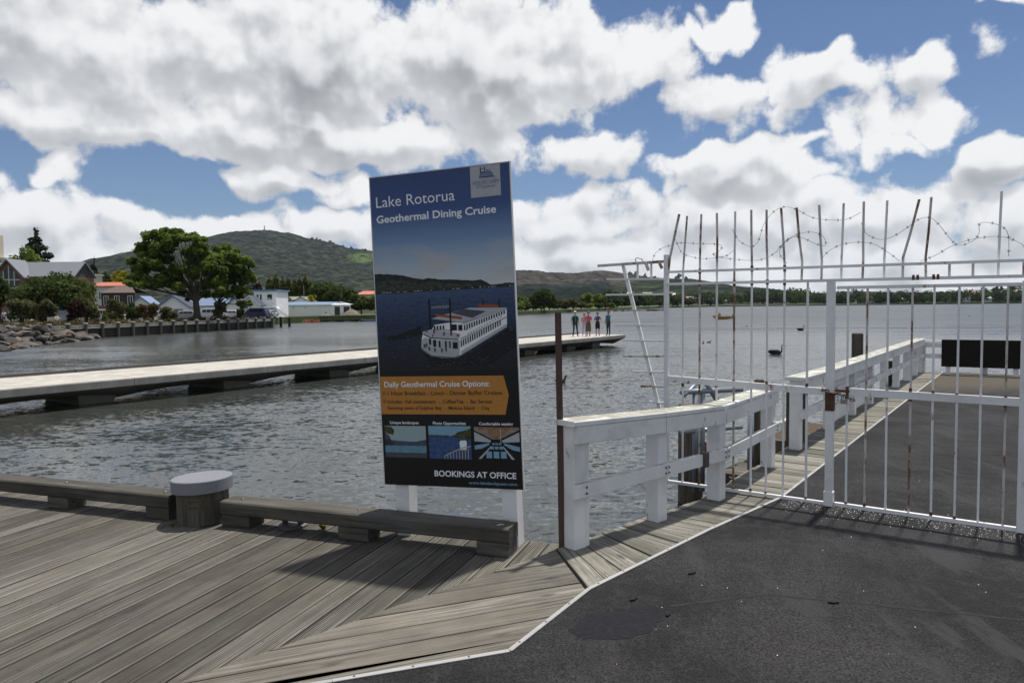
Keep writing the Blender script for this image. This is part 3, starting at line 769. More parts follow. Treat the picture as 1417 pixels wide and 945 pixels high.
# printed landscape
hl = [(0.0, 0.689), (0.05, 0.6885), (0.114, 0.686), (0.213, 0.679), (0.311, 0.667), (0.36, 0.663), (0.408, 0.666), (0.488, 0.658), (0.583, 0.656), (0.692, 0.650), (0.77, 0.651), (0.807, 0.643), (0.837, 0.633), (0.88, 0.633), (0.93, 0.636), (1.0, 0.635)]
hp = []
rh = random.Random(3)
for (a, b2), (c_, d_) in zip(hl[:-1], hl[1:]):
    for q in range(4): hp.append((a + (c_ - a) * q / 4, b2 + (d_ - b2) * q / 4 + rh.uniform(-.0008, .0012)))
art('printed_hills', S_HILL, [hp + [(1.0, 0.635), (1.0, 0.624), (0.0, 0.624)]], 1)
S_SLOPE = flat('print_slope', (0.040, 0.046, 0.034), var=1.4)
art('printed_slope', S_SLOPE, [[(0.0, 0.655), (0.10, 0.668), (0.22, 0.662), (0.34, 0.650), (0.42, 0.655), (0.56, 0.643), (0.70, 0.640), (0.80, 0.634), (0.80, 0.630), (0.0, 0.630)]], 1.4)
art('printed_houses', S_GREY, [rect(x, x + rh.uniform(.004, .02), 0.6265, 0.6265 + rh.uniform(.001, .003)) for x in [rh.uniform(0.02, 0.98) for _ in range(34)]], 2)
# printed ripples
rp_ = random.Random(8)
art('printed_ripples', S_BLUE, [rect(u_, u_ + rp_.uniform(.006, .03), v_, v_ + .0011) for u_, v_ in [(rp_.uniform(.01, .96), .40 + .22 * rp_.random() ** .8) for _ in range(230)]], 1.2)
art('printed_ripples', S_INK, [rect(u_, u_ + rp_.uniform(.006, .04), v_, v_ + .0013) for u_, v_ in [(rp_.uniform(.01, .95), rp_.uniform(.375, .61)) for _ in range(230)]], 1.3)
# printed paddle boat
art('printed_wake', S_INK, [[(0.08, 0.484), (0.20, 0.495), (0.33, 0.515), (0.335, 0.485), (0.20, 0.475), (0.08, 0.470)], [(0.33, 0.437), (0.57, 0.405), (0.64, 0.412), (0.94, 0.497), (0.99, 0.50), (0.99, 0.44), (0.8, 0.385), (0.4, 0.385)]], 1)
art('printed_hull', S_WHITE, [[(0.331, 0.470), (0.326, 0.443), (0.36, 0.429), (0.40, 0.417), (0.48, 0.412), (0.564, 0.410), (0.613, 0.417), (0.935, 0.500), (0.939, 0.560), (0.632, 0.519), (0.60, 0.522), (0.55, 0.523), (0.43, 0.517), (0.41, 0.502), (0.345, 0.497)]], 2)
art('printed_bow', S_GREY, [[(0.331, 0.470), (0.326, 0.443), (0.36, 0.429), (0.40, 0.417), (0.48, 0.412), (0.564, 0.410), (0.600, 0.4145), (0.606, 0.466), (0.55, 0.466), (0.42, 0.470), (0.36, 0.478)]], 2.5)
art('printed_roof', S_GREY, [[(0.41, 0.537), (0.556, 0.553), (0.683, 0.566), (0.942, 0.561), (0.632, 0.521)], [(0.345, 0.497), (0.41, 0.50), (0.59, 0.489), (0.607, 0.476), (0.594, 0.468), (0.50, 0.4685), (0.402, 0.477), (0.352, 0.489)]], 3)
art('printed_awning', S_SLATE, [[(0.556, 0.552), (0.65, 0.5625), (0.80, 0.553), (0.70, 0.534)]], 4)
art('printed_gallery', S_RED, [[(0.44, 0.552), (0.545, 0.545), (0.63, 0.539), (0.627, 0.531), (0.54, 0.537), (0.44, 0.545)], [(0.745, 0.572), (0.76, 0.576), (0.885, 0.570), (0.885, 0.562), (0.745, 0.566)]], 5)
wins = []
for i in range(17):
    f = i / 17; f2 = (i + 0.55) / 17
    wins.append([(0.640 + 0.293 * f, 0.4955 + 0.049 * f), (0.640 + 0.293 * f2, 0.4955 + 0.049 * f2), (0.640 + 0.293 * f2, 0.5125 + 0.042 * f2), (0.640 + 0.293 * f, 0.5125 + 0.042 * f)])
for i in range(18):
    f = i / 18; f2 = (i + 0.55) / 18
    wins.append([(0.612 + 0.29 * f, 0.4445 + 0.066 * f), (0.612 + 0.29 * f2, 0.4445 + 0.066 * f2), (0.612 + 0.29 * f2, 0.464 + 0.062 * f2), (0.612 + 0.29 * f, 0.464 + 0.062 * f)])
wins += [rect(0.553, 0.590, 0.497, 0.516), rect(0.600, 0.628, 0.496, 0.514), rect(0.555, 0.590, 0.440, 0.460), rect(0.500, 0.512, 0.443, 0.465), rect(0.530, 0.540, 0.442, 0.464), rect(0.385, 0.400, 0.455, 0.474), rect(0.415, 0.437, 0.448, 0.470), rect(0.455, 0.468, 0.445, 0.466)]
wins += [rect(0.425 + i * 0.021, 0.437 + i * 0.021, 0.501, 0.514) for i in range(4)]
art('printed_windows', S_INK, wins, 4)
art('printed_name', S_SLATE, [rect(0.665 + i * 0.019, 0.665 + i * 0.019 + 0.009, 0.4845 + i * 0.0040, 0.4875 + i * 0.0040) for i in range(13)], 4)
art('printed_side_shade', S_GREY, [[(0.612, 0.417), (0.935, 0.500), (0.936, 0.512), (0.613, 0.432)], [(0.610, 0.4655), (0.937, 0.530), (0.937, 0.535), (0.610, 0.472)], [(0.632, 0.5145), (0.939, 0.5555), (0.940, 0.561), (0.632, 0.5195)], [(0.41, 0.499), (0.55, 0.494), (0.553, 0.500), (0.42, 0.505)]], 3.5)
art('printed_glints', S_SLATE, [[(x_, 0.500 + rp_.uniform(-.02, .0)), (x_ + .02, 0.501 + rp_.uniform(-.02, .0)), (x_ + .01, 0.49)] for x_ in (0.945, 0.96, 0.975)] + [rect(u_, u_ + .012, v_, v_ + .0015) for u_, v_ in [(rp_.uniform(.36, .80), rp_.uniform(.385, .41)) for _ in range(40)]], 1.6)
art('printed_keel', S_SLATE, [[(0.326, 0.443), (0.40, 0.417), (0.564, 0.410), (0.613, 0.417), (0.935, 0.500), (0.935, 0.5025), (0.612, 0.420), (0.563, 0.413), (0.40, 0.420), (0.327, 0.446)], [(0.345, 0.492), (0.40, 0.478), (0.594, 0.4695), (0.594, 0.4665), (0.40, 0.474), (0.344, 0.488)]], 4)
art('printed_funnels', S_INK, [rect(0.394, 0.4035, 0.506, 0.600), rect(0.542, 0.5535, 0.482, 0.598), rect(0.775, 0.782, 0.572, 0.591), rect(0.885, 0.892, 0.565, 0.589)], 6)
art('printed_people', S_SLATE, [rect(x, x + 0.012, v, v + 0.012) for x, v in ((0.345, 0.445), (0.36, 0.448), (0.38, 0.436), (0.42, 0.432), (0.47, 0.43), (0.50, 0.432), (0.49, 0.482), (0.365, 0.495), (0.42, 0.49))], 6)
art('printed_railing', S_GREY, [rect(0.335 + i * 0.012, 0.3375 + i * 0.012, 0.437 - i * 0.0012, 0.452 - i * 0.0014) for i in range(20)], 5)
art('printed_lifebuoys', S_RED, [rect(0.587, 0.607, 0.478, 0.486), rect(0.41, 0.42, 0.48, 0.487)], 6)
text('LAKELAND QUEEN', 0.415, 0.569, 0.540, 0.0085, S_GREY, layer=4)
# orange panel
art('orange_panel', S_ORANGE, [[(0.006, 0.355), (0.896, 0.353), (0.927, 0.293), (0.899, 0.232), (0.005, 0.232)]], 1)
text('Daily Geothermal Cruise Options:', 0.036, 0.3205, 0.800, 0.0185, S_WHITE, bold=0.016)
text('1 Hour Breakfast - Lunch - Dinner Buffet Cruises', 0.059, 0.294, 0.883, 0.0135, S_BROWN, bold=0.010)
text('Includes:  Full commentary  -  Coffee/Tea  -  Bar Service', 0.055, 0.2675, 0.811, 0.0118, S_BROWN, bold=0.012)
text('Stunning views of Sulphur Bay  -  Mokoia Island  -  City', 0.053, 0.2475, 0.793, 0.0115, S_BROWN, bold=0.012)
for v_ in (0.300, 0.274):
    c_ = [(0.030 + 0.013 * math.cos(i * math.pi / 8), v_ + 0.0065 * math.sin(i * math.pi / 8)) for i in range(16)]
    c2 = [(0.030 + 0.010 * math.cos(i * math.pi / 8), v_ + 0.0050 * math.sin(i * math.pi / 8)) for i in range(16)]
    art('arrow_mark', S_BROWN, [c_], 2); art('arrow_mark', S_ORANGE, [c2], 3)
    art('arrow_mark', S_BROWN, [[(0.025, v_ + 0.003), (0.031, v_), (0.025, v_ - 0.003), (0.028, v_ - 0.003), (0.036, v_), (0.028, v_ + 0.003)]], 4)
# three small pictures
text('Unique landscapes', 0.065, 0.2005, 0.281, 0.0092, S_WHITE, bold=0.02)
text('Photo Opportunities', 0.385, 0.1995, 0.621, 0.0095, S_WHITE, bold=0.02)
text('Comfortable seating', 0.713, 0.199, 0.947, 0.0095, S_WHITE, bold=0.02)
a0, a1 = 0.021, 0.329
art('small_picture', S_PALE, [rect(a0, a1, 0.091, 0.194)], 1)
art('small_picture', S_SLATE, [[(a0, 0.130), (a1, 0.130), (a1, 0.150), (0.29, 0.147), (0.25, 0.143), (0.12, 0.145), (a0, 0.150)], rect(a0, a1, 0.091, 0.107), [(a0, 0.13), (0.10, 0.132), (0.075, 0.142), (0.055, 0.16), (a0, 0.175)]], 2)
art('small_picture', S_TEAL, [rect(a0, a1, 0.107, 0.130)], 3)
art('small_picture', S_TREE, [[(a0, 0.175), (0.05, 0.168), (0.085, 0.165), (0.095, 0.178), (0.075, 0.190), (0.04, 0.193), (a0, 0.193)]], 3)
art('small_picture', S_BLUE, [[(0.145, 0.133), (0.24, 0.132), (0.235, 0.141), (0.15, 0.142)]], 4)
a0, a1 = 0.349, 0.652
art('small_picture', S_LBLUE, [rect(a0, a1, 0.090, 0.195)], 1)
art('small_picture', S_BLUE, [rect(a0, a1, 0.090, 0.162)], 2)
art('small_picture', S_TREE, [[(a0, 0.162), (0.50, 0.162), (0.50, 0.165), (a0, 0.167)], [(0.50, 0.162), (a1, 0.150), (a1, 0.188), (0.60, 0.18), (0.56, 0.176), (0.54, 0.168)]], 3)
art('small_picture', S_WHITE, [[(0.575, 0.120), (0.618, 0.120), (0.622, 0.145), (0.61, 0.153), (0.585, 0.153), (0.570, 0.143)]], 4)
art('small_picture', S_SLATE, [[(0.582, 0.093), (0.615, 0.093), (0.618, 0.120), (0.580, 0.120)], [(0.580, 0.150), (0.612, 0.150), (0.612, 0.162), (0.60, 0.166), (0.588, 0.164)]], 5)
rail = []
for i in range(9):
    f = i / 9; x = 0.46 + 0.19 * f; v_ = 0.098 + 0.030 * math.sin(f * 1.5)
    rail.append([(x, v_), (x + 0.022, v_ + 0.004), (x + 0.022, v_ + 0.007), (x, v_ + 0.003)]); rail.append(rect(x, x + 0.004, 0.0905, v_))
art('small_picture', S_GREY, rail, 6)
a0, a1 = 0.677, 0.987
art('small_picture', S_INK, [rect(a0, a1, 0.091, 0.193)], 1)
art('small_picture', S_SKIN, [[(a0, 0.193), (a1, 0.193), (a1, 0.185), (0.85, 0.155), (0.80, 0.155), (a0, 0.183)]], 2)
S_WOOD = flat('print_wood', (0.26, 0.155, 0.085), var=0.9)
art('small_picture', S_WOOD, [[(0.72, 0.193), (0.94, 0.193), (0.84, 0.157), (0.81, 0.157)]], 3)
art('small_picture', S_GREY, [[(a0, 0.178), (0.79, 0.152), (0.79, 0.145), (a0, 0.148)], [(a1, 0.178), (0.87, 0.152), (0.87, 0.145), (a1, 0.148)], [(0.70, 0.093), (0.72, 0.093), (0.795, 0.132), (0.79, 0.134)], [(0.93, 0.093), (0.95, 0.093), (0.875, 0.134), (0.87, 0.132)], rect(0.858, 0.862, 0.14, 0.19)], 4)
art('small_picture', S_LBLUE, [rect(0.757 + i * 0.05, 0.795 + i * 0.05, 0.096, 0.117) for i in range(3)] + [rect(0.785 + i * 0.032, 0.810 + i * 0.032, 0.124, 0.133) for i in range(3)] + [rect(0.80 + i * 0.022, 0.817 + i * 0.022, 0.138, 0.143) for i in range(3)] + [[(a0, 0.122), (0.73, 0.126), (0.78, 0.138), (0.78, 0.143), (a0, 0.135)], [(a1, 0.118), (0.94, 0.122), (0.88, 0.138), (0.88, 0.143), (a1, 0.132)]], 5)
text('BOOKINGS AT OFFICE', 0.380, 0.0335, 0.954, 0.0192, S_WHITE, bold=0.022)
text('www.lakelandqueen.com', 0.624, 0.012, 0.957, 0.0098, S_LBLUE, bold=0.012)

# brown angle-iron post
pole = thing('steel_post', 'thin brown steel angle post standing beside the first white railing post', 'post', (0.352, 5.165, -0.3))
MB().add([], []).bar((0, 0, 0), (-0.022, 0.0, 2.0), 0.046, 0.008, up=(0, 1, 0)).build('flange', brown_steel, pole)
MB().bar((0.020, 0.026, 0), (-0.002, 0.026, 2.0), 0.008, 0.045, up=(0, 1, 0)).build('flange', brown_steel, pole)

# ------------------------------------------------------------------ white timber railings
def railing(name, label, posts, tops, side, mids, pw=0.125, double_first=False, panels=(), cap_w=0.20, end_over=0.10, base=0.0, group='white timber railings'):
    """posts: list of Vector2; side: unit vector towards the deck, per bay"""
    r_ = thing(name, label, 'railing', (posts[0].x, posts[0].y, 0), 0, group)
    o0 = posts[0]
    P = [p - o0 for p in posts]
    for i, p in enumerate(P):
        d = (P[min(i + 1, len(P) - 1)] - P[max(i - 1, 0)]).normalized()
        z1 = tops[i] - 0.04
        m_ = MB(); m_.bar((p.x, p.y, base), (p.x, p.y, z1), pw, pw, up=(d.x, d.y, 0), ch=0.006); o = m_.build('post', white_timber, r_)
    if double_first:
        d = (P[1] - P[0]).normalized(); q = P[0] + d * (pw / 2 + 0.022) + Vector((d.y, -d.x)) * 0.012
        MB().bar((q.x, q.y, 0.0), (q.x, q.y, tops[0] - 0.04), 0.09, 0.042, up=(d.x, d.y, 0), ch=0.004).build('batten', white_timber, r_)
    for i in range(len(P) - 1):
        a, b2 = P[i], P[i + 1]; d = (b2 - a).normalized(); nrm = Vector((d.y, -d.x))
        a_ = a - d * (end_over if i == 0 else 0); b_ = b2 + d * (end_over * 0.6 if i == len(P) - 2 else 0)
        za, zb = tops[i] - 0.02, tops[i + 1] - 0.02
        gap = 0.002
        MB().bar((a_.x + d.x * gap, a_.y + d.y * gap, za), (b_.x - d.x * gap, b_.y - d.y * gap, zb), cap_w, 0.040, ch=0.006).build('cap_board', white_timber, r_)
        f0 = a + nrm * (pw / 2 + 0.018) ; f1 = b2 + nrm * (pw / 2 + 0.018)
        s0 = -pw / 2 if i == 0 else 0.003
        MB().bar((f0.x + d.x * s0, f0.y + d.y * s0, za - 0.085), (f1.x + d.x * (pw / 2 if i == len(P) - 2 else -.003), f1.y + d.y * (pw / 2 if i == len(P) - 2 else -.003), zb - 0.085), 0.034, 0.125, ch=0.004).build('top_rail', white_timber, r_)
        if mids[i] is not None:
            g0 = a + nrm * (pw / 2 + 0.023); g1 = b2 + nrm * (pw / 2 + 0.023)
            e0 = -pw / 2 - 0.02 if i == 0 else 0.003; e1 = pw / 2 + 0.05 if i == len(P) - 2 else -0.003
            MB().bar((g0.x + d.x * e0, g0.y + d.y * e0, mids[i][0]), (g1.x + d.x * e1, g1.y + d.y * e1, mids[i][1]), 0.044, 0.105, ch=0.005).build('middle_rail', white_timber, r_)
        if mids[i] is not None:
            for (pp_, zz_) in ((a, mids[i][0]), (b2, mids[i][1])):
                for dz_ in (-.022, .022):
                    q_ = pp_ + nrm * (pw / 2 + 0.0465) + d * (0.02 if pp_ is a else -0.02)
                    bo_ = MB().lathe([(0.009, 0), (0.009, 0.004), (0.005, 0.007)], 8).build('bolt_head', bolt_mat, r_, loc=(q_.x, q_.y, zz_ + dz_)); bo_.rotation_euler = (R(90), 0, math.atan2(d.y, d.x))
        if i in panels:
            for q in range(3):
                zz0 = 0.04 + q * 0.25
                p0 = a - nrm * 0.03 + d * (pw / 2 + 0.004); p1 = b2 - nrm * 0.03 - d * (pw / 2 + 0.004)
                MB().bar((p0.x, p0.y, zz0 + 0.122), (p1.x, p1.y, zz0 + 0.122), 0.025, 0.244, ch=0.003).build('infill_board', white_timber, r_)
    return r_
near_posts = [Vector((0.437, 5.175)), Vector((1.165, 5.82)), Vector((1.825, 6.435)), Vector((2.745, 7.72))]
railing('white_railing', 'white timber railing from the brown post to behind the gate', near_posts, [0.935, 0.89, 0.855, 0.85], None, [(0.43, 0.425), (0.425, 0.42), (0.42, 0.43)], double_first=True)
p5 = Vector((3.40, 8.62))
far_posts = [p5 + JD * q for q in (0, 1.72, 3.25, 4.75, 6.25, 7.75, 9.25, 10.6, 11.5)]
railing('white_railing', 'white timber railing beyond the gate along the jetty to its head', far_posts, [0.875] + [0.85] * 8, None, [(0.43, 0.43)] * 8, panels=(1, 2), cap_w=0.23)
e0 = S4 + JD * 14.0 - JN * 0.42; 
end_posts = [e0, e0 + JN * 1.3, e0 + JN * 2.6, e0 + JN * 3.9]
railing('white_railing', 'white timber railing across the head of the jetty', end_posts, [0.80] * 4, None, [(0.42, 0.42)] * 3, pw=0.11, cap_w=0.12)
# the square tail of cap at the start of the far railing
# black board at the jetty head
bb0 = S4 + JD * 13.5 + JN * 0.02; bbr = thing('notice_board', 'long black board on white legs at the head of the jetty', 'board', (bb0.x, bb0.y, 0), math.atan2(JN.y, JN.x) + R(3))
MB().box(0, 1.62, -0.012, 0.012, 0.20, 0.85).build('panel', black_board_mat, bbr)
for x in (0.14, 1.48): MB().bar((x, 0.055, 0.0), (x, 0.055, 0.80), 0.10, 0.07, up=(0, 1, 0), ch=0.004).build('leg', white_timber, bbr)

# ------------------------------------------------------------------ gate and fixed panel
GANG = math.atan2(GDIR.y, GDIR.x)
panel = thing('steel_fence_panel', 'rusty white steel bar panel with tall spikes and a side fan of rods', 'fence', (GM.x, GM.y, 0), GANG)
rnd = random.Random(21)
def sbar(name, pts, w, mat, parent, h=None):
    mb = MB()
    if len(pts) == 2: mb.bar(pts[0], pts[1], w, h or w, up=(0, 1, 0) if abs(pts[1][2] - pts[0][2]) > abs(pts[1][0] - pts[0][0]) else (0, 0, 1), ch=0.0)
    else: mb.tube(pts, w * 0.6, 6)
    return mb.build(name, mat, parent)
sbar('corner_post', [(-1.487, 0, 0.0), (-1.490, 0, 2.23)], 0.040, white_steel, panel)
sbar('middle_post', [(0.0, 0, 0.0), (-0.002, 0, 1.945)], 0.062, white_steel, panel)
sbar('post_sleeve', [(0.0, -0.004, 0.0), (0.0, -0.004, 0.13)], 0.074, white_steel, panel)
sbar('rust_collar', [(0.0, -0.003, 0.83), (0.0, -0.003, 0.985)], 0.068, rust, panel)
sbar('upper_rail', [(-1.487, -0.018, 2.062), (1.42, -0.018, 2.052)], 0.022, white_steel, panel)
sbar('lower_rail', [(-1.487, -0.018, 1.947), (1.42, -0.018, 1.935)], 0.024, white_steel, panel)
sbar('middle_rail', [(-1.467, 0, 1.030), (-0.032, 0, 0.988)], 0.030, white_steel, panel, h=0.060)
sbar('bottom_rail', [(-1.467, 0, 0.022), (-0.038, 0, 0.022)], 0.030, white_steel, panel, h=0.026)
# bars with spikes: (foot x, x at the rail, spike tip x, tip z)
for (x, xt, zt) in ((-1.327, -1.287, 2.586), (-1.161, -1.148, 2.592), (-0.997, -1.000, 2.591), (-0.834, -0.829, 2.591), (-0.674, -0.684, 2.594), (-0.537, -0.549, 2.583), (-0.388, -0.424, 2.588)):
    sbar('bar', [(x, 0.012, 0.03), (x, 0.012, 2.07)], 0.0155, rnd.choice((white_steel, white_steel, rusty_steel)), panel)
    sbar('spike', [(x, 0.012, 2.0705), ((x + xt) / 2 + rnd.uniform(-.006, .006), 0.012, (2.07 + zt) / 2), (xt, 0.012, zt)], 0.017, rnd.choice((white_steel, rusty_steel, rusty_steel, rusty_steel)), panel)
sbar('spike', [(-1.471, 0.0, 2.05), (-1.455, 0, 2.20), (-1.361, 0, 2.609)], 0.020, rusty_steel, panel)
sbar('bar', [(-0.193, 0.012, 0.03), (-0.193, 0.012, 1.935)], 0.017, white_steel, panel)
for (x0, x1, zt) in ((-0.246, -0.293, 2.581), (-0.084, -0.108, 2.587), (0.074, 0.086, 2.585), (0.238, 0.240, 2.585), (0.399, 0.414, 2.578), (0.534, 0.643, 2.567), (0.698, 0.726, 2.577), (1.175, 1.186, 2.577)):
    sbar('spike', [(x0, 0.012, 1.94), (x0 + rnd.uniform(-.004, .004), 0.012, 2.11), ((x0 * 0.55 + x1 * 0.45), 0.012, 2.30), (x1, 0.012, zt)], 0.017, rnd.choice((white_steel, rusty_steel, rusty_steel)), panel)
for x in (0.858, 1.014, 1.334): sbar('stub', [(x, 0.012, 1.94), (x, 0.012, 2.06)], 0.018, rusty_steel, panel)
# fan of rods reaching out over the water
for (x, z0, z1, ok) in ((-2.231, 2.152, 2.166, 1), (-2.132, 2.013, 1.998, 1), (-2.141, 1.855, 1.851, 1), (-2.06, 1.692, 1.697, 1), (-2.052, 1.546, 1.546, 1), (-1.947, 1.394, 1.395, 1), (-1.948, 1.233, 1.247, 1), (-1.852, 1.083, 1.091, 1), (-1.758, 0.943, 0.950, 1), (-1.665, 0.790, 0.787, 1)):
    sbar('rod', [(x, -0.006, z0), (-1.508, -0.006, z1)], 0.018 if z0 < 2.1 else 0.026, white_steel if rnd.random() < .6 else rusty_steel, panel)
sbar('strut', [(-1.960, 0.014, 2.16), (-1.556, 0.014, 0.69)], 0.034, white_steel, panel, h=0.022)
for x in (-1.796, -1.650): sbar('rod', [(x, 0.006, 2.15), (x, 0.006, 2.014)], 0.016, white_steel, panel)
sbar('rod', [(-1.700, -0.02, 2.165), (-1.668, -0.02, 2.085)], 0.024, rusty_steel, panel)
sbar('rod', [(-1.560, -0.02, 2.165), (-1.528, -0.02, 2.10)], 0.024, rusty_steel, panel)
sbar('rod', [(-1.797, -0.012, 2.15), (-1.812, -0.012, 2.20), (-1.795, -0.012, 2.215), (-1.745, -0.012, 2.20), (-1.690, -0.012, 2.13)], 0.010, rusty_steel, panel)
# rust bleeding from the welds
for x in (-1.327, -1.161, -0.997, -0.834, -0.674, -0.537, -0.388, -0.193):
    for z, h_ in ((1.015, .075), (.035, .04), (2.065, .05), (1.945, .045)):
        if rnd.random() < .62 and not (x == -0.193 and z > 2): sbar('weld', [(x, 0.010, z - h_ * rnd.uniform(.4, .9)), (x, 0.010, z + h_ * rnd.uniform(.3, .6))], 0.021, rust, panel)
# rusted hinge knuckles on the lower rail
for x in (0.615, 0.645, 0.755, 0.785): MB().lathe([(0.010, 0), (0.010, 0.042)], 8, (x, -0.03, 1.925)).build('hinge_knuckle', rust, panel)
# bolted clip on the middle rail of the timber railing side
leaf = thing('steel_gate_leaf', 'white steel bar gate leaf closing the jetty, chained to the post', 'gate', (GM.x, GM.y, 0), GANG)
sbar('top_rail', [(0.045, 0, 1.878), (1.325, 0, 1.876)], 0.026, white_steel, leaf)
sbar('middle_rail', [(0.155, 0, 1.000), (1.345, 0, 0.992)], 0.030, white_steel, leaf, h=0.062)
sbar('latch_arm', [(0.04, 0, 1.004), (0.152, 0, 1.003)], 0.020, rust, leaf, h=0.022)
sbar('bottom_rail', [(0.045, 0, 0.026), (1.325, 0, 0.024)], 0.034, white_steel, leaf, h=0.032)
for x in (0.134, 0.278, 0.436, 0.605, 0.764, 0.925, 1.081, 1.241):
    sbar('bar', [(x, 0.003, 0.04), (x + rnd.uniform(-.004, .004), 0.003, 1.866)], 0.0155, rnd.choice((white_steel, white_steel, white_steel, rusty_steel)), leaf)
for x in (0.134, 0.278, 0.436, 0.605, 0.764, 0.925, 1.081, 1.241):
    for z, h_ in ((1.0, .075), (.045, .03)):
        if rnd.random() < .55: sbar('weld', [(x, 0.002, z - h_ * rnd.uniform(.4, .8)), (x, 0.002, z + h_ * rnd.uniform(.3, .9))], 0.0215, rust, leaf)
sbar('hinge_post', [(1.357, 0, 0.0), (1.357, 0, 1.90)], 0.060, white_steel, leaf)
rp = thing('steel_gate_leaf', 'second white steel gate leaf at the right edge', 'gate', (GM.x, GM.y, 0), GANG)
for z in (0.024, 0.99, 1.876): sbar('rail', [(1.392, 0, z), (2.75, 0, z)], 0.030, white_steel, rp, h=0.05 if z == 0.99 else 0.03)
for i in range(9): sbar('bar', [(1.45 + 0.155 * i, 0.003, 0.04), (1.45 + 0.155 * i, 0.003, 1.862)], 0.018, white_steel, rp)
# chain and padlock
ch = thing('chain', 'rusty chain looped round the gate post', 'chain', (GM.x, GM.y, 0.975), GANG)
for j in range(14):
    a_ = 2 * math.pi * j / 14; x, y = 0.062 * math.cos(a_), 0.062 * math.sin(a_); zc = 0.02 * math.sin(a_ * 2) + 0.02
    lk = []
    for q in range(9):
        b_ = 2 * math.pi * q / 8; lu, lv = 0.019 * math.cos(b_), 0.010 * math.sin(b_)
        tx, ty = -math.sin(a_), math.cos(a_); nx, ny = (math.cos(a_), math.sin(a_)) if j % 2 else (0, 0); nz = 0 if j % 2 else 1
        lk.append((x + tx * lu + nx * lv, y + ty * lu + ny * lv, zc + nz * lv))
    MB().tube(lk, 0.0045, 6, cap=False).build('link', rust, ch)
for j in range(5):
    x0 = 0.07 + j * 0.028; zc = -0.012 - j * 0.012 + 0.02
    lk = [(x0 + 0.019 * math.cos(b_ / 8 * 2 * math.pi), -0.035 + (0.010 * math.sin(b_ / 8 * 2 * math.pi) if j % 2 else 0), zc + (0 if j % 2 else 0.010 * math.sin(b_ / 8 * 2 * math.pi))) for b_ in range(9)]
    MB().tube(lk, 0.0045, 6, cap=False).build('link', bolt_mat, ch)
pl = thing('padlock', 'small dull metal padlock hanging on the gate chain', 'padlock', (GM.x + GDIR.x * 0.115 + GN.x * 0.045, GM.y + GDIR.y * 0.115 + GN.y * 0.045, 0.90), GANG)
o = MB().box(-0.024, 0.024, -0.010, 0.010, 0.0, 0.042).build('body', plain('lock_body', (0.30, 0.28, 0.24), 0.35, metal=0.7), pl); bevel(o, 0.004, 2)
MB().tube([(-0.016, 0, 0.038)] + [(-0.016 * math.cos(math.pi * i / 8), 0, 0.062 + 0.016 * math.sin(math.pi * i / 8)) for i in range(9)] + [(0.016, 0, 0.038)], 0.0042, 8).build('shackle', bolt_mat, pl)
# dark clamp on the near railing where the panel passes it
clampo = thing('steel_clamp', 'small dark steel clamp on the white middle rail by the bars', 'clamp', (1.634, 6.118, 0.425), math.atan2(.69, .72))
o = MB().box(-0.032, 0.032, -0.030, 0.030, -0.065, 0.065).build('plate', bolt_mat, clampo); bevel(o, 0.004)
MB().tube([(0.0, -0.012, 0.06), (0.0, -0.012, 0.15)], 0.009, 8).build('pin', rust, clampo)

WIRES = [[(-1.65, 2.152), (-1.614, 2.24), (-1.542, 2.292), (-1.448, 2.32)], [(-1.402, 2.394), (-1.374, 2.298), (-1.309, 2.225), (-1.152, 2.179), (-0.998, 2.178), (-0.901, 2.195), (-0.844, 2.245)],
 [(-1.39, 2.339), (-1.197, 2.323), (-1.02, 2.307), (-0.951, 2.282), (-0.976, 2.23), (-1.02, 2.207), (-0.955, 2.181), (-0.827, 2.158), (-0.62, 2.141), (-0.48, 2.195), (-0.402, 2.272), (-0.287, 2.345), (-0.173, 2.361), (-0.071, 2.321), (-0.052, 2.242), (-0.126, 2.256), (-0.229, 2.311), (-0.325, 2.327), (-0.412, 2.262), (-0.431, 2.183), (-0.362, 2.099)],
 [(-0.854, 2.433), (-0.786, 2.325), (-0.682, 2.263), (-0.611, 2.304), (-0.572, 2.454), (-0.483, 2.559), (-0.385, 2.597), (-0.27, 2.551), (-0.156, 2.483), (-0.003, 2.452), (0.117, 2.453), (0.218, 2.498)],
 [(0.22, 2.416), (0.264, 2.319), (0.368, 2.266), (0.468, 2.287), (0.581, 2.362), (0.645, 2.412), (0.724, 2.412), (0.788, 2.348), (0.851, 2.254), (0.914, 2.188), (1.004, 2.21), (1.047, 2.268), (1.053, 2.346), (1.133, 2.341), (1.206, 2.301), (1.236, 2.23), (1.239, 2.085)],
 [(-0.081, 2.127), (-0.018, 2.201), (0.09, 2.244), (0.231, 2.249), (0.334, 2.224), (0.436, 2.15), (0.512, 2.082)], [(0.658, 2.075), (0.761, 2.116), (0.853, 2.174), (0.944, 2.213), (1.062, 2.238), (1.193, 2.237), (1.293, 2.193), (1.364, 2.138), (1.5, 2.10)]]
def catmull(P, n=6):
    out = []
    for i in range(len(P) - 1):
        p0, p1, p2, p3 = (Vector(P[max(i - 1, 0)]), Vector(P[i]), Vector(P[i + 1]), Vector(P[min(i + 2, len(P) - 1)]))
        for q in range(n):
            t_ = q / n
            out.append(0.5 * ((2 * p1) + (p2 - p0) * t_ + (2 * p0 - 5 * p1 + 4 * p2 - p3) * t_ ** 2 + (3 * p1 - p0 - 3 * p2 + p3) * t_ ** 3))
    out.append(Vector(P[-1])); return out
wl = ('short length of barbed wire springing from the fan of rods', 'barbed wire sagging between the leftmost spikes', 'long barbed wire looping low through the left spikes', 'barbed wire arching high over the left spikes to the middle',
      'barbed wire waving high between the right hand spikes', 'barbed wire bowed low above the gate latch post', 'barbed wire rising low to the right edge spike')
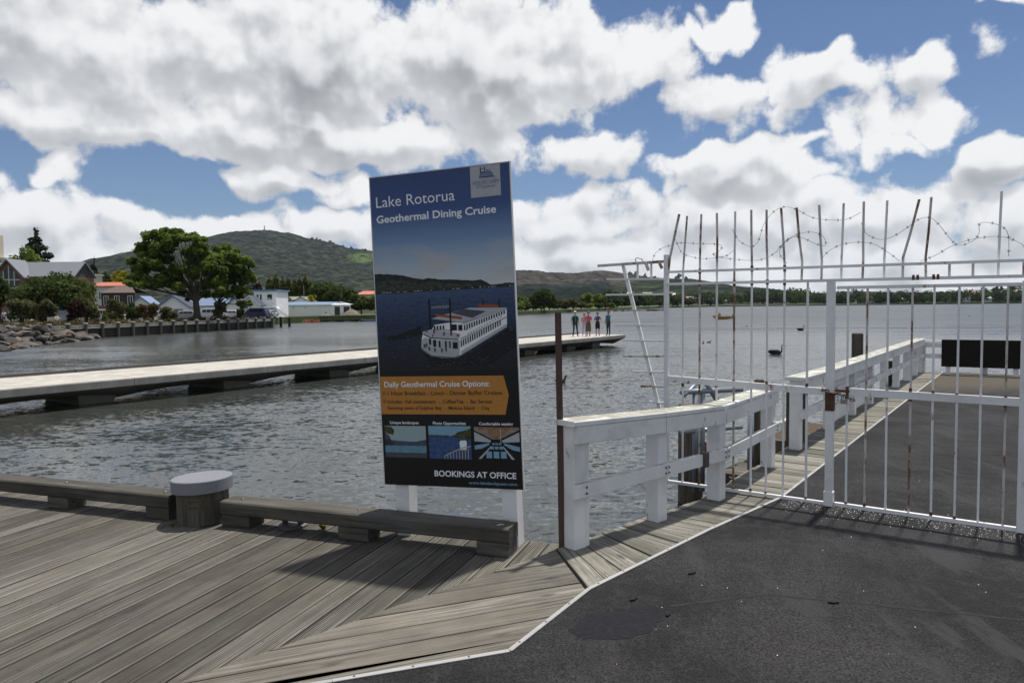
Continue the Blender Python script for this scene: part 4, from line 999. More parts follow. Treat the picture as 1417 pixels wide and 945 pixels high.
wire_mat = plain('wire', (0.07, 0.055, 0.05), 0.6, metal=0.4, var=0.4, scale=20)
for wi, P in enumerate(WIRES):
    pts = catmull([(a, rnd.uniform(-.03, .03), b2) for a, b2 in P])
    mb = MB(); mb.tube(pts, 0.0017, 5)
    acc_ = 0
    for a, b2 in zip(pts[:-1], pts[1:]):
        acc_ += (b2 - a).length
        if acc_ > 0.085:
            acc_ = 0; d_ = (b2 - a).normalized(); ax = Vector((0, 1, 0))
            s_ = d_.cross(ax).normalized()
            for sg_ in (1, -1): mb.tube([a - s_ * 0.013 + d_ * 0.005 * sg_, a + s_ * 0.013 - d_ * 0.005 * sg_], 0.0012, 4)
            mb.tube([a - d_ * 0.008, a + d_ * 0.008], 0.003, 5)
    tag(mb.build('barbed_wire', wire_mat, loc=(GM.x, GM.y, 0), rz=GANG), wl[wi], 'barbed wire', 'barbed wire on the gate spikes')

# ------------------------------------------------------------------ things in the water beside the jetty
pile(2.60, 10.5, 0.175, 0.30, 'thick mooring pile in the water behind the railing, nearest the steel pipes')
pile(2.78, 8.10, 0.055, 0.90, 'slim dark post right behind the end of the near railing', 'post', name='timber_post')
pile(3.62, 9.15, 0.13, 0.72, 'dark pile close behind the first post of the far railing')
pile(6.75, 14.1, 0.105, 1.16, 'dark pile standing above the far railing')
pile(8.62, 16.5, 0.10, 0.42, 'short dark pile outside the far railing towards the jetty head')
# galvanised pipe frame of the landing
pr = thing('pipe_frame', 'grey galvanised pipe handrail of the boat landing', 'handrail', (0, 0, 0))
def pipe(a, b2, r=0.03): MB().tube([a, b2], r, 10).build('pipe', galv, pr, smooth=True)
A1, A2 = Vector((2.10, 8.95)), Vector((2.98, 9.35))
pipe((A1.x, A1.y, 0.66), (A2.x, A2.y, 0.64), 0.035); pipe((A1.x, A1.y, 0.16), (A2.x, A2.y, 0.15), 0.03)
for f in (0.22, 0.34): pipe((lerp(A1, A2, f).x, lerp(A1, A2, f).y, -0.62), (lerp(A1, A2, f).x, lerp(A1, A2, f).y, 0.63), 0.035)
pipe((2.42, 9.09, 0.80), (2.66, 9.20, 0.45), 0.032); pipe((2.12, 8.90, 0.62), (2.42, 9.25, 0.78), 0.025)
pipe((2.77, 8.35, -0.32), (2.77, 8.35, 0.56), 0.04)
pl_ = thing('landing_platform', 'low timber landing platform below the jetty edge', 'platform', (0, 0, 0))
for i in range(7):
    q0 = S4 + JD * (2.1 + 0.145 * i)
    a = q0 - JN * 0.66; b2 = q0 - JN * 1.30
    MB().bar((a.x, a.y, -0.34), (b2.x, b2.y, -0.34), 0.138, 0.04).build('plank', kerb_wood, pl_)
for d_ in (0.0, -0.50):
    a = S4 + JD * 2.02 - JN * (0.70 - d_); b2 = a + JD * 1.05
    MB().bar((a.x, a.y, -0.44), (b2.x, b2.y, -0.44), 0.09, 0.15).build('bearer', kerb_wood, pl_)
q = S4 + JD * 2.02 - JN * 1.1; MB().bar((q.x, q.y, -2.4), (q.x, q.y, -0.35), 0.12, 0.12, up=(0, 1, 0)).build('post', pile_wood, pl_)
sp_ = thing('side_ledge', 'timber edged ledge with brown leaf litter outside the jetty planks', 'ledge', (0, 0, 0))
c0 = Vector((3.02, 8.05)) - JN * 0.14 + JD * 1.15
lit = plain('leaf_litter', (0.085, 0.055, 0.034), 0.95, var=0.5, scale=14, bump=0.9, bscale=25)
pts = [c0 + JD * 0.05 - JN * 0.02, c0 + JD * 2.2 - JN * 0.02, c0 + JD * 2.2 - JN * 0.62, c0 + JD * 0.05 - JN * 0.62]
MB().prism([tuple(p) for p in pts], -0.16, -0.09).build('litter_bed', lit, sp_)
for (a, b2) in ((pts[0], pts[3]), (pts[3], pts[2])):
    MB().bar((a.x, a.y, -0.09), (b2.x, b2.y, -0.09), 0.07, 0.17, ch=0.005).build('edge_board', white_timber if a is pts[3] else kerb_wood, sp_)
# ------------------------------------------------------------------ concrete boardwalk over the water
BW0 = Vector((-13.913, 19.539)); BD = Vector((0.563, 0.826)).normalized(); BNV = Vector((-BD.y, BD.x)); BANG = math.atan2(BD.y, BD.x)
BT = -0.38
bw = tag(bpy.data.objects.new('boardwalk', None), 'pale concrete boardwalk on low piers crossing the water', 'boardwalk'); COL.objects.link(bw)
bw.location = (BW0.x, BW0.y, 0); bw.rotation_euler.z = BANG
joints = [3.67 + 4.97 * i for i in range(-7, 8)]; joints[-1] = 39.2
for j0, j1 in zip(joints[:-1], joints[1:]):
    # section across (y: 0 near edge .. 3.9 far edge) lofted along x with a haunch deeper at the ends
    n = 9; vs_ = []; L = j1 - j0 - 0.02
    for i in range(n):
        f = i / (n - 1); x = j0 + 0.01 + L * f; dp = 0.30 + 0.20 * (2 * abs(f - 0.5)) ** 2.0
        tip = 1.0
        sec = [(0.0, BT), (-0.01, BT - 0.03), (0.02, BT - 0.235), (0.95, BT - 0.235 - dp * 0.85), (2.95, BT - 0.235 - dp * 0.85), (3.88, BT - 0.235), (3.91, BT - 0.03), (3.9, BT)]
        vs_ += [(x, a, b2) for a, b2 in sec]
    m_ = len(sec)
    fs = [(i * m_ + j, i * m_ + (j + 1) % m_, (i + 1) * m_ + (j + 1) % m_, (i + 1) * m_ + j) for i in range(n - 1) for j in range(m_)]
    fs += [tuple(range(m_ - 1, -1, -1)), tuple((n - 1) * m_ + j for j in range(m_))]
    sl_ = MB().add(vs_, fs); sl_.m = [1 if (q_ < (n - 1) * m_ and q_ % m_ in (2, 3, 4)) else 0 for q_ in range(len(fs))]  # underside faces take the darker pier concrete: shade put into the colour
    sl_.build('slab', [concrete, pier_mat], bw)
    xp = j1 - 0.75 if j1 < 39 else j1 - 3.0
    p_ = MB(); vs_ = []
    for (z, hx, y0, y1) in ((BT - 0.45, 0.60, 0.75, 3.15), (-1.6, 0.40, 0.95, 2.95)):
        vs_ += [(xp - hx, y0, z), (xp + hx, y0, z), (xp + hx, y1, z), (xp - hx, y1, z)]
    p_.add(vs_, [(3, 2, 1, 0)[::-1], (4, 5, 6, 7)[::-1], (0, 4, 5, 1), (1, 5, 6, 2), (2, 6, 7, 3), (3, 7, 4, 0)]).build('pier', pier_mat, bw)
    MB().box(j0 + 0.02, j1 - 0.02, 3.78, 3.895, BT + 0.001, BT + 0.10).build('edge_kerb', plain('kerb_grey', (0.12, 0.115, 0.11), 0.8) if 'kerb_grey' not in MATS else MATS['kerb_grey'], bw)
# ------------------------------------------------------------------ land, hills, far shore
def vnoise(x, y, seed, octaves=5, rough=0.5):
    """smooth value noise on numpy arrays"""
    out_ = np.zeros_like(x, dtype=float); amp = 1.0; tot = 0.0
    for o_ in range(octaves):
        xi = np.floor(x).astype(np.int64); yi = np.floor(y).astype(np.int64); fx = x - xi; fy = y - yi
        fx = fx * fx * (3 - 2 * fx); fy = fy * fy * (3 - 2 * fy)
        def h(a, b2):
            v_ = (a * 374761393 + b2 * 668265263 + (seed + o_) * 974634541) & 0x7fffffff
            v_ = ((v_ ^ (v_ >> 13)) * 1274126177) & 0x7fffffff
            return ((v_ ^ (v_ >> 16)) & 0xffff) / 65535.0
        v_ = (h(xi, yi) * (1 - fx) + h(xi + 1, yi) * fx) * (1 - fy) + (h(xi, yi + 1) * (1 - fx) + h(xi + 1, yi + 1) * fx) * fy
        out_ += amp * v_; tot += amp; amp *= rough; x = x * 2.03 + 11.3; y = y * 2.03 + 5.7
    return out_ / tot

grass_mat = plain('grass', (0.060, 0.080, 0.024), 0.95, var=0.35, scale=0.25)
LAND = [(-400, 30), (-47.5, 40), (-46.2, 64.9), (-37.0, 108.3), (-42, 113), (-43.5, 138), (-40, 150), (-31, 157), (-10, 190), (2.7, 232), (24, 300), (49, 376), (150, 700), (257, 884), (450, 905), (640, 930), (1400, 930), (3500, 1800), (3500, 3500), (-3500, 3500), (-3500, 30)]
tag(MB().prism(LAND, -1.6, 0.08).build('shore_ground', grass_mat), 'low grassy shore round the lake', kind='structure')
# car park strip on the left bank
tag(MB().prism([(-47, 68), (-38, 112), (-58, 118), (-70, 72)], 0.05, 0.10).build('car_park', plain('car_park_asphalt', (0.075, 0.072, 0.068), 0.9, var=0.2, scale=0.5)), 'grey car park behind the seawall', kind='structure')

def hill_mat():
    m, k, b = material('hill_cover')
    at_ = k.new('ShaderNodeAttribute', attribute_name='cover')
    ge = k.new('ShaderNodeNewGeometry'); p = ge.outputs['Position']
    n = k.noise(p, scale=0.028, detail=6, rough=0.7)
    sc = k.vmath('SCALE', at_.outputs['Color']); k.l.new(k.math('MULTIPLY_ADD', k.smooth(n, 0.36, 0.64), 2.0, 0.22), sc.node.inputs['Scale'])
    k.l.new(sc, b.inputs['Base Color']); b.inputs['Roughness'].default_value = 1.0; b.inputs['Specular IOR Level'].default_value = 0.0
    return m
HILL = hill_mat()
def hill(name, label, prof, Y1, Y0, paint, step=11.0, rows=90, canopy=6.0, seed=1, back=900):
    pxs = np.array([p[0] for p in prof], float)
    pts = [at(p[0], p[1], Y1) for p in prof]
    xs_ = np.array([p.x for p in pts]); zs_ = np.array([p.z for p in pts])
    xs = np.arange(xs_[0], xs_[-1], step)
    ridge = np.interp(xs, xs_, zs_) + (vnoise(xs / 90, xs * 0 + seed, seed, 4) - 0.5) * 14 * min(1, Y1 / 4000)
    f = np.linspace(0, 1, rows)
    X, Fg = np.meshgrid(xs, f); RG = np.tile(ridge, (rows, 1))
    gul = vnoise(X / 420, Fg * 3 + X / 900, seed + 3, 4) - 0.5
    YY = Y0 + (Y1 - Y0) * Fg + gul * 120 * (1 - Fg) * Fg
    prof_f = Fg ** 1.25
    Z = RG * np.clip(prof_f + gul * 0.55 * Fg * (1 - Fg) * 2.2, 0, 1)
    fade = np.clip((Z - 2) / 20, 0, 1)
    can = (vnoise(X / 15, YY / 22, seed + 9, 3, 0.6) - 0.5)
    Z = Z + can * 2 * canopy * fade
    col = paint(X, Fg, Z, YY, can)
    # the far side falls away
    X = np.vstack([X, xs[None, :]]); YY = np.vstack([YY, np.full((1, len(xs)), Y1 + back)]); Z = np.vstack([Z, np.full((1, len(xs)), -2.0)])
    col = np.concatenate([col, col[-1:, :, :]], 0)
    Z[0, :] = -2.0
    nr, nc = X.shape
    V = np.stack([X, YY, Z], -1).reshape(-1, 3)
    idx = np.arange(nr * nc).reshape(nr, nc)
    Q = np.stack([idx[:-1, :-1], idx[:-1, 1:], idx[1:, 1:], idx[1:, :-1]], -1).reshape(-1, 4)
    me = np_mesh(name, V, Q, True)
    ca_ = me.color_attributes.new('cover', 'FLOAT_COLOR', 'POINT')
    rgba = np.ones((len(V), 4), np.float32); rgba[:, :3] = col.reshape(-1, 3); ca_.data.foreach_set('color', rgba.ravel())
    return tag(link(name, me, HILL), label, kind='structure')

FOREST = np.array((0.0095, 0.0135, 0.0105)); SCRUB = np.array((0.020, 0.0235, 0.0145)); PASTURE = np.array((0.048, 0.068, 0.025)); PINE = np.array((0.008, 0.012, 0.0095)); CLEARED = np.array((0.038, 0.033, 0.029))
def blend(c, w, col): return c * (1 - w[..., None]) + col * w[..., None]
def ell(px0, py0, wx, wy, Y1):
    c = at(px0, py0, Y1); return c.x, c.z, wx * Y1 / 1000, wy * Y1 / 1000
def paint_mountain(X, Fg, Z, YY, can):
    n = vnoise(X / 160, YY / 220 + Z / 60, 21, 5); c = np.zeros(X.shape + (3,)) + FOREST
    c = blend(c, np.clip((n - 0.42) * 5, 0, 1) * np.clip(1.3 - Fg, 0, 1), SCRUB)
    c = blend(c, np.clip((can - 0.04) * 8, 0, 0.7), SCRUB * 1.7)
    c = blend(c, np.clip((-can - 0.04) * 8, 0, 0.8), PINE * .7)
    cx, cz, wx, wz = ell(503, 357, 26, 7.5, 4300)
    w = np.clip(3.0 - 3.0 * np.sqrt(((X / YY * 4300 - cx) / wx) ** 2 + (((Z - EYE) / YY * 4300 + EYE - cz) / wz) ** 2 + (n - .5)), 0, 1)
    return blend(c, w, PASTURE)
hill('mountain', 'rounded bush covered mountain behind the left shore', [(-140, 412), (20, 398), (110, 382), (150, 372), (200, 355), (250, 338), (285, 328), (310, 323), (340, 319), (365, 318), (400, 322), (425, 330), (455, 335), (480, 343), (510, 347), (560, 355), (640, 374), (760, 400), (820, 415)], 4300, 1500, paint_mountain, seed=4, rows=110)
def paint_plateau(X, Fg, Z, YY, can):
    n = vnoise(X / 110, YY / 200 + Z / 40, 33, 5); c = np.zeros(X.shape + (3,)) + FOREST * 1.1
    px = 708.5 + X / YY * 1000; el_ = (Z - EYE) / YY * 1000      # where on the slope: bearing and height angle
    c = blend(c, np.clip((n - 0.45) * 6, 0, 1) * np.clip((px - 830) / 60, 0, 1), PASTURE * 0.5)
    c = blend(c, np.clip((el_ - 26 + (n - .5) * 30) / 6, 0, 1) * np.clip((905 - px) / 50, 0, 1), CLEARED)
    c = blend(c, np.clip((26 - el_ + (n - .5) * 26) / 4, 0, 1) * np.clip((850 - px) / 40, 0, 1), PINE)
    c = blend(c, np.clip((n - 0.56) * 8, 0, 0.8) * np.clip((px - 930) / 30, 0, 1), CLEARED * 0.9)
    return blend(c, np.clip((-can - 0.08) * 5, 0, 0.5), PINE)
hill('hill', 'long flat topped hill with cleared and pasture slopes across the lake', [(600, 395), (660, 380), (715, 374), (760, 376), (800, 378), (835, 374), (870, 379), (900, 383), (925, 386), (955, 386), (975, 391), (990, 398), (1002, 407), (1012, 417), (1030, 424)], 3400, 1500, paint_plateau, seed=8, canopy=4, rows=80)
def paint_far(X, Fg, Z, YY, can):
    n = vnoise(X / 500, YY / 700, 41, 4); c = np.zeros(X.shape + (3,)) + FOREST
    return blend(c, np.clip((n - 0.5) * 6, 0, 1), SCRUB)
hill('far_ridge', 'low blue ridge on the horizon to the right', [(930, 410), (1000, 405), (1060, 404), (1120, 406), (1180, 403), (1240, 405), (1300, 404), (1360, 406), (1420, 405), (1520, 402), (1650, 404)], 9500, 5000, paint_far, step=40, rows=24, canopy=8, seed=15, back=1500)
def paint_town(X, Fg, Z, YY, can):
    n = vnoise(X / 60, YY / 80, 51, 4); c = np.zeros(X.shape + (3,)) + FOREST * 0.9
    return blend(c, np.clip((n - 0.5) * 6, 0, 0.8), PASTURE * 0.7)
hill('hillside', 'gentle wooded hillside with houses at the far right shore', [(1180, 418), (1260, 413), (1320, 407), (1360, 402), (1400, 399), (1440, 396), (1540, 392), (1640, 396), (1760, 410)], 1350, 960, paint_town, step=5, rows=50, canopy=2.5, seed=19, back=300)

# ------------------------------------------------------------------ trees
leaf_green = leafmat('leaf_mid_green', (0.072, 0.108, 0.023), (0.200, 0.262, 0.062), 0.48, 0.5)
leaf_dark = leafmat('leaf_dark_green', (0.034, 0.052, 0.017), (0.100, 0.130, 0.045), 0.35, 0.5)
leaf_olive = leafmat('leaf_olive', (0.060, 0.066, 0.030), (0.150, 0.150, 0.072), 0.4, 0.8)
leaf_brown = leafmat('leaf_brown', (0.060, 0.050, 0.024), (0.165, 0.130, 0.062), 0.35, 0.8)
leaf_yellow = leafmat('leaf_yellow', (0.16, 0.16, 0.012), (0.33, 0.30, 0.025), 0.35, 0.5)
leaf_red = leafmat('leaf_dark_red', (0.022, 0.014, 0.014), (0.065, 0.035, 0.032), 0.25, 0.8)
leaf_cyp = leafmat('leaf_cypress', (0.045, 0.058, 0.014), (0.15, 0.165, 0.042), 0.35, 0.35)
leaf_pine = leafmat('leaf_pine', (0.020, 0.030, 0.017), (0.062, 0.080, 0.040), 0.3, 0.5)
bark = plain('bark', (0.055, 0.048, 0.038), 0.95, var=0.35, scale=2.5, bump=0.6, bscale=8)

def leaf_cloud(clumps, n, size, rng, flat=0.35, shell=0.55):
    """diamond leaf sprays scattered through ellipsoid clumps"""
    C = np.array([c[:3] for c in clumps]); Rr = np.array([c[3:6] for c in clumps])
    vol = (Rr.prod(1)) ** (2 / 3); w = vol / vol.sum()
    ci = rng.choice(len(clumps), n, p=w)
    d = rng.normal(size=(n, 3)); d /= np.linalg.norm(d, axis=1)[:, None]
    r = shell + (1 - shell) * rng.random(n) ** 0.7; r *= 1 + 0.12 * rng.normal(size=n)
    P = C[ci] + d * Rr[ci] * r[:, None]
    nrm = d * 0.8 + rng.normal(size=(n, 3)) * 0.6 + np.array([0, 0, flat]); nrm /= np.linalg.norm(nrm, axis=1)[:, None]
    t1 = np.cross(nrm, rng.normal(size=(n, 3))); t1 /= np.linalg.norm(t1, axis=1)[:, None] + 1e-9
    t2 = np.cross(nrm, t1)
    s1 = (size * rng.uniform(0.6, 1.3, n))[:, None]; s2 = s1 * rng.uniform(0.45, 0.8, n)[:, None]
    V = np.stack([P + t1 * s1, P + t2 * s2 + nrm * s2 * 0.25, P - t1 * s1, P - t2 * s2 + nrm * s2 * 0.2], 1).reshape(-1, 3)
    return V, np.arange(4 * n).reshape(-1, 4)

def crown_clumps(rx, ry, rz, zc, n, rng, cr=0.40, low=-0.75):
    out_ = [(0, 0, zc, rx * 0.62, ry * 0.62, rz * 0.62)]
    while len(out_) < n:
        d = rng.normal(size=3); d /= np.linalg.norm(d)
        if d[2] < low: continue
        f = rng.uniform(0.52, 0.78); c = cr * rng.uniform(0.65, 1.15)
        out_.append((d[0] * rx * f, d[1] * ry * f, zc + d[2] * rz * f, rx * c, ry * c, rz * c * 0.85))
    return out_

def build_tree(name, label, loc, clumps, leafm, nleaf, lsize, trunk_r, trunk_top, cat='tree', group=None, rng=None, limbs=8, flat=0.35, shell=0.55, lean=(0, 0)):
    rng = rng or np.random.default_rng(abs(hash(label)) % 1000)
    t_ = thing(name, label, cat, loc, 0, group)
    mb = MB(); top = Vector((lean[0], lean[1], trunk_top))
    mb.tube([(0, 0, -0.3), (0, 0, 0.25 * trunk_top), (lean[0] * .5, lean[1] * .5, 0.65 * trunk_top), top], [trunk_r * 1.35, trunk_r, trunk_r * 0.85, trunk_r * 0.6], 9)
    for i in range(min(limbs, len(clumps))):
        c = clumps[i % len(clumps)]; e = Vector(c[:3]); s_ = Vector((lean[0] * .6, lean[1] * .6, trunk_top * (0.55 + 0.4 * ((i * 7) % 10) / 10)))
        m_ = s_.lerp(e, 0.5) + Vector((0, 0, -0.08 * (e - s_).length)); mb.tube([s_, m_, e], [trunk_r * 0.5, trunk_r * 0.32, trunk_r * 0.12], 6)
    mb.build('trunk', bark, t_)
    V, Q = leaf_cloud(clumps, nleaf, lsize, rng, flat, shell)
    link('crown', np_mesh('crown', V, Q), leafm, t_)
    return t_

GZ = 0.08
def tree_px(name, label, px, ytop, wpx, Y, leafm, nleaf=2500, lsize=0.3, ncl=14, bottom=0.25, cat='tree', group=None, seed=0, trunk=0.2, aspect=0.85, cr=0.40, flat=0.35):
    """round headed tree or shrub whose top and width the photograph gives"""
    rng = np.random.default_rng(seed * 31 + int(px))
    b = at(px, 430, Y); top = at(px, ytop, Y).z - GZ; rx = wpx * Y / 2000.0
    zc = top * (1 + bottom) / 2; rz = top * (1 - bottom) / 2
    cl = crown_clumps(rx, rx * aspect, rz, zc, ncl, rng, cr)
    return build_tree(name, label, (b.x, Y, GZ), cl, leafm, nleaf, lsize, trunk, max(0.3, top * 0.55), cat, group, rng, limbs=6, flat=flat)

def conifer_px(name, label, px, ytop, wpx, Y, leafm, nleaf=2500, lsize=0.35, layers=9, group=None, columnar=False, bottom=0.1, seed=0):
    rng = np.random.default_rng(seed * 17 + int(px)); b = at(px, 430, Y); top = at(px, ytop, Y).z - GZ; rx = wpx * Y / 2000.0
    cl = []
    for i in range(layers):
        f = i / (layers - 1); z = top * (bottom + (1 - bottom) * f) * 0.985
        rr = rx * ((1 - f) ** (0.45 if columnar else 0.85) + 0.06); m_ = 1 if columnar else max(3, int(7 * (1 - f)) + 1)
        if columnar: cl.append((rng.normal() * rr * .1, rng.normal() * rr * .1, z, rr, rr, top / layers * 0.95))
        else:
            ph = rng.random() * 6.28
            for j in range(m_):
                a_ = ph + j * 6.283 / m_; q = rr * rng.uniform(0.45, 0.8)
                cl.append((math.cos(a_) * q, math.sin(a_) * q, z - q * 0.12 + rng.normal() * .2, rr * 0.38, rr * 0.38, max(0.25, top / layers * 0.42)))
    return build_tree(name, label, (b.x, Y, GZ), cl, leafm, nleaf, lsize, max(0.12, rx * 0.09), top * 0.97, 'tree', group, rng, limbs=0 if columnar else 10, flat=0.6)

# the big spreading tree on the left bank: clumps measured from the photograph
def big_tree(name, label, px, Y, blobs, nleaf, lsize, trunk_r, trunk_top, seed, lm):
    rng = np.random.default_rng(seed); b = at(px, 430, Y); cl = []
    for (x, y, wx, wy) in blobs:
        c = at(x, y, Y); k_ = Y / 1000.0
        dy = rng.uniform(-1, 1) * wx * k_ * 0.8
        cl.append((c.x - b.x, dy, c.z - GZ, wx * k_, wx * k_ * 0.95, wy * k_))
    # break each mass into smaller boughs
    fine = []
    for c in cl:
        for q in range(9):
            d = rng.normal(size=3); d /= np.linalg.norm(d); d[2] = abs(d[2]) * 0.9 if rng.random() < 0.7 else d[2]
            s_ = rng.uniform(0.22, 0.42)
            fine.append((c[0] + d[0] * c[3] * .85, c[1] + d[1] * c[4] * .85, c[2] + d[2] * c[5] * .85, c[3] * s_, c[4] * s_, c[5] * s_ * 0.9))
    t_ = thing(name, label, 'tree', (b.x, Y, GZ))
    mb = MB(); mb.tube([(0, 0, -0.3), (0.05, 0, trunk_top * .35), (-0.1, 0.1, trunk_top * .75), (0.1, 0, trunk_top)], [trunk_r * 1.5, trunk_r, trunk_r * .9, trunk_r * .7], 12)
    for c in cl:
        s_ = Vector((0, 0, trunk_top * rng.uniform(.7, 1))); e = Vector(c[:3]); m_ = s_.lerp(e, .45) + Vector((0, 0, 0.10 * (e - s_).length * rng.uniform(-.6, 1)))
        mb.tube([s_, m_, e], [trunk_r * .45, trunk_r * .26, trunk_r * .10], 7)
        for q in range(2):
            e2 = e + Vector((rng.normal() * c[3] * .6, rng.normal() * c[4] * .6, abs(rng.normal()) * c[5] * .5)); mb.tube([m_, m_.lerp(e2, .5), e2], [trunk_r * .2, trunk_r * .13, trunk_r * .05], 5)
    mb.build('trunk', bark, t_)
    V, Q = leaf_cloud(fine, nleaf, lsize, rng, 0.5, 0.45); link('crown', np_mesh('crown', V, Q), lm, t_)
    return t_
big_tree('spreading_tree', 'tall spreading green tree with thick grey trunk on the left bank', 272, 96, [(222, 330, 28, 16), (213, 347, 28, 18), (200, 364, 24, 18), (222, 374, 30, 18), (205, 396, 28, 18), (232, 398, 26, 17), (244, 352, 30, 22), (258, 340, 22, 16), (272, 336, 18, 12), (268, 364, 30, 22), (252, 386, 26, 18), (289, 352, 22, 18), (292, 376, 22, 18), (285, 398, 20, 12), (260, 408, 16, 8), (190, 380, 14, 14)], 29000, 0.23, 0.42, 3.6, 5, leaf_green)
big_tree('spreading_tree', 'lower green tree standing right of the tall spreading tree on the bank', 303, 101, [(312, 350, 17, 12), (318, 363, 22, 17), (335, 368, 16, 16), (322, 384, 24, 18), (338, 390, 13, 18), (308, 398, 20, 18), (330, 410, 18, 15), (298, 412, 16, 12), (337, 422, 10, 9), (300, 385, 16, 16)], 16000, 0.23, 0.22, 3.0, 6, leaf_green)

for a in (
    ('pine_tree', 'tall layered dark conifer behind the brick hall', 54, 318, 84, 150, leaf_pine, 12000, 0.42, 11),
    ('pine_tree', 'small pointed dark conifer behind the red roofed building', 133, 359, 32, 175, leaf_pine, 3600, 0.38, 8),
): conifer_px(a[0], a[1], *a[2:])
for a in (
    # name, label, px, ytop, width px, Y, leaves, count, leaf size, clumps, bottom
    ('round_tree', 'round dark green tree below the tall layered conifer', 38, 342, 52, 146, leaf_green, 3600, 0.34, 16, 0.2),
    ('leafy_tree', 'yellow green tree top at the left edge beside the pale tower', -2, 350, 22, 140, leaf_yellow, 1200, 0.30, 10, 0.2),
    ('dark_tree', 'broad dark leafed tree in front of the brick hall', 80, 378, 116, 90, leaf_dark, 9000, 0.20, 30, 0.10),
    ('dark_tree', 'dark tree at the left edge in front of the brick hall', 0, 379, 26, 88, leaf_dark, 1600, 0.20, 10, 0.2),
    ('round_tree', 'dark rounded tree left of the small pointed conifer', 118, 371, 26, 172, leaf_dark, 1500, 0.36, 10, 0.1),
    ('round_tree', 'dark rounded tree right of the small pointed conifer', 147, 373, 24, 172, leaf_dark, 1500, 0.36, 10, 0.1),
    ('golden_tree', 'bright yellow green tree above the red roof', 168, 373, 36, 145, leaf_yellow, 2600, 0.30, 16, 0.3),
    ('feathery_tree', 'feathery grey green tree at the right end of the brick hall', 119, 406, 36, 82, leaf_olive, 3200, 0.16, 14, 0.05),
    ('purple_shrub', 'dark purple shrub in front of the feathery tree', 104, 411, 24, 80, leaf_red, 1500, 0.15, 10, 0.05),
    ('shrub', 'olive shrub at the far left behind the seawall', 30, 411, 48, 80, leaf_olive, 2600, 0.16, 16, 0.02),
    ('shrub', 'paler olive shrub left of the small bus', 65, 409, 30, 81, leaf_olive, 1800, 0.16, 12, 0.02),
    ('shrub', 'brownish shrub right of the white van', 160, 413, 27, 86, leaf_olive, 1600, 0.16, 12, 0.02),
    ('shrub', 'slim dark shrub second from the white van', 183, 415, 20, 88, leaf_dark, 1300, 0.16, 10, 0.02),
    ('shrub', 'wide brown shrub left of the spreading tree', 206, 416, 30, 88, leaf_brown, 1800, 0.16, 12, 0.02),
    ('shrub', 'dull green shrub just left of the spreading tree trunk', 232, 420, 22, 90, leaf_olive, 1400, 0.16, 10, 0.02),
    ('shrub', 'grey green shrub under the lower green tree', 304, 414, 20, 98, leaf_olive, 1400, 0.16, 10, 0.02),
    ('shrub', 'small dark shrub before the white garage', 332, 424, 12, 104, leaf_dark, 800, 0.16, 8, 0.02),
    ('shrub', 'green bush low beside the bus and bench', 145, 432, 12, 82, leaf_green, 600, 0.14, 8, 0.0),
    ('round_tree', 'dark red leafed tree behind the lower green tree', 354, 386, 26, 150, leaf_red, 1500, 0.30, 10, 0.1),
    ('round_tree', 'rusty green tree right of the two storey white building', 388, 402, 28, 165, leaf_olive, 1500, 0.34, 10, 0.05),
    ('round_tree', 'large dark round tree behind the long white shed', 452, 388, 60, 205, leaf_dark, 4200, 0.44, 20, 0.05),
    ('round_tree', 'dark tree rising right of the large round tree', 483, 396, 34, 200, leaf_dark, 2000, 0.44, 12, 0.05),
    ('round_tree', 'yellow green small tree before the large round tree', 431, 407, 14, 185, leaf_yellow, 700, 0.36, 8, 0.05),
    ('round_tree', 'dark broad tree at the right end of the long white shed', 500, 405, 34, 175, leaf_dark, 2200, 0.36, 12, 0.02),
    ('round_tree', 'green tree half hidden by the left edge of the sign', 520, 402, 34, 178, leaf_green, 2200, 0.38, 12, 0.02),
    ('round_tree', 'big round dark tree on the wooded point', 753, 400, 40, 262, leaf_dark, 3600, 0.50, 18, 0.05),
    ('round_tree', 'lighter green tree next to the sign on the wooded point', 722, 407, 26, 255, leaf_green, 1800, 0.50, 12, 0.02),
    ('round_tree', 'olive tree in the middle of the wooded point', 783, 411, 34, 300, leaf_olive, 1800, 0.55, 12, 0.02),
    ('round_tree', 'green tree behind the group of people', 812, 405, 22, 355, leaf_green, 1500, 0.6, 12, 0.05),
    ('round_tree', 'tall green tree at the tip of the wooded point', 830, 406, 24, 375, leaf_green, 1700, 0.6, 12, 0.05),
    ('round_tree', 'low green tree at the end of the wooded point', 845, 419, 16, 385, leaf_green, 900, 0.6, 8, 0.0),
    ('round_tree', 'dark tree behind the wooded point beside the sign', 738, 408, 26, 300, leaf_dark, 1500, 0.55, 12, 0.02),
): tree_px(a[0], a[1], *a[2:], cat='shrub' if 'shrub' in a[0] else 'tree', seed=3)
for i, (px, yt, w, lab) in enumerate(((374, 383, 15, 'leftmost'), (383, 380, 15, 'second'), (392, 386, 14, 'third'), (400, 384, 14, 'fourth'), (408, 387, 13, 'fifth'), (416, 385, 13, 'sixth'), (424, 381, 14, 'tallest rightmost'), (431, 390, 12, 'last low'))):
    conifer_px('cypress_tree', lab + ' pointed cypress of the row behind the long white shed', px, yt, w, 215, leaf_cyp, 1300, 0.42, 8, 'row of cypresses', True, seed=i)
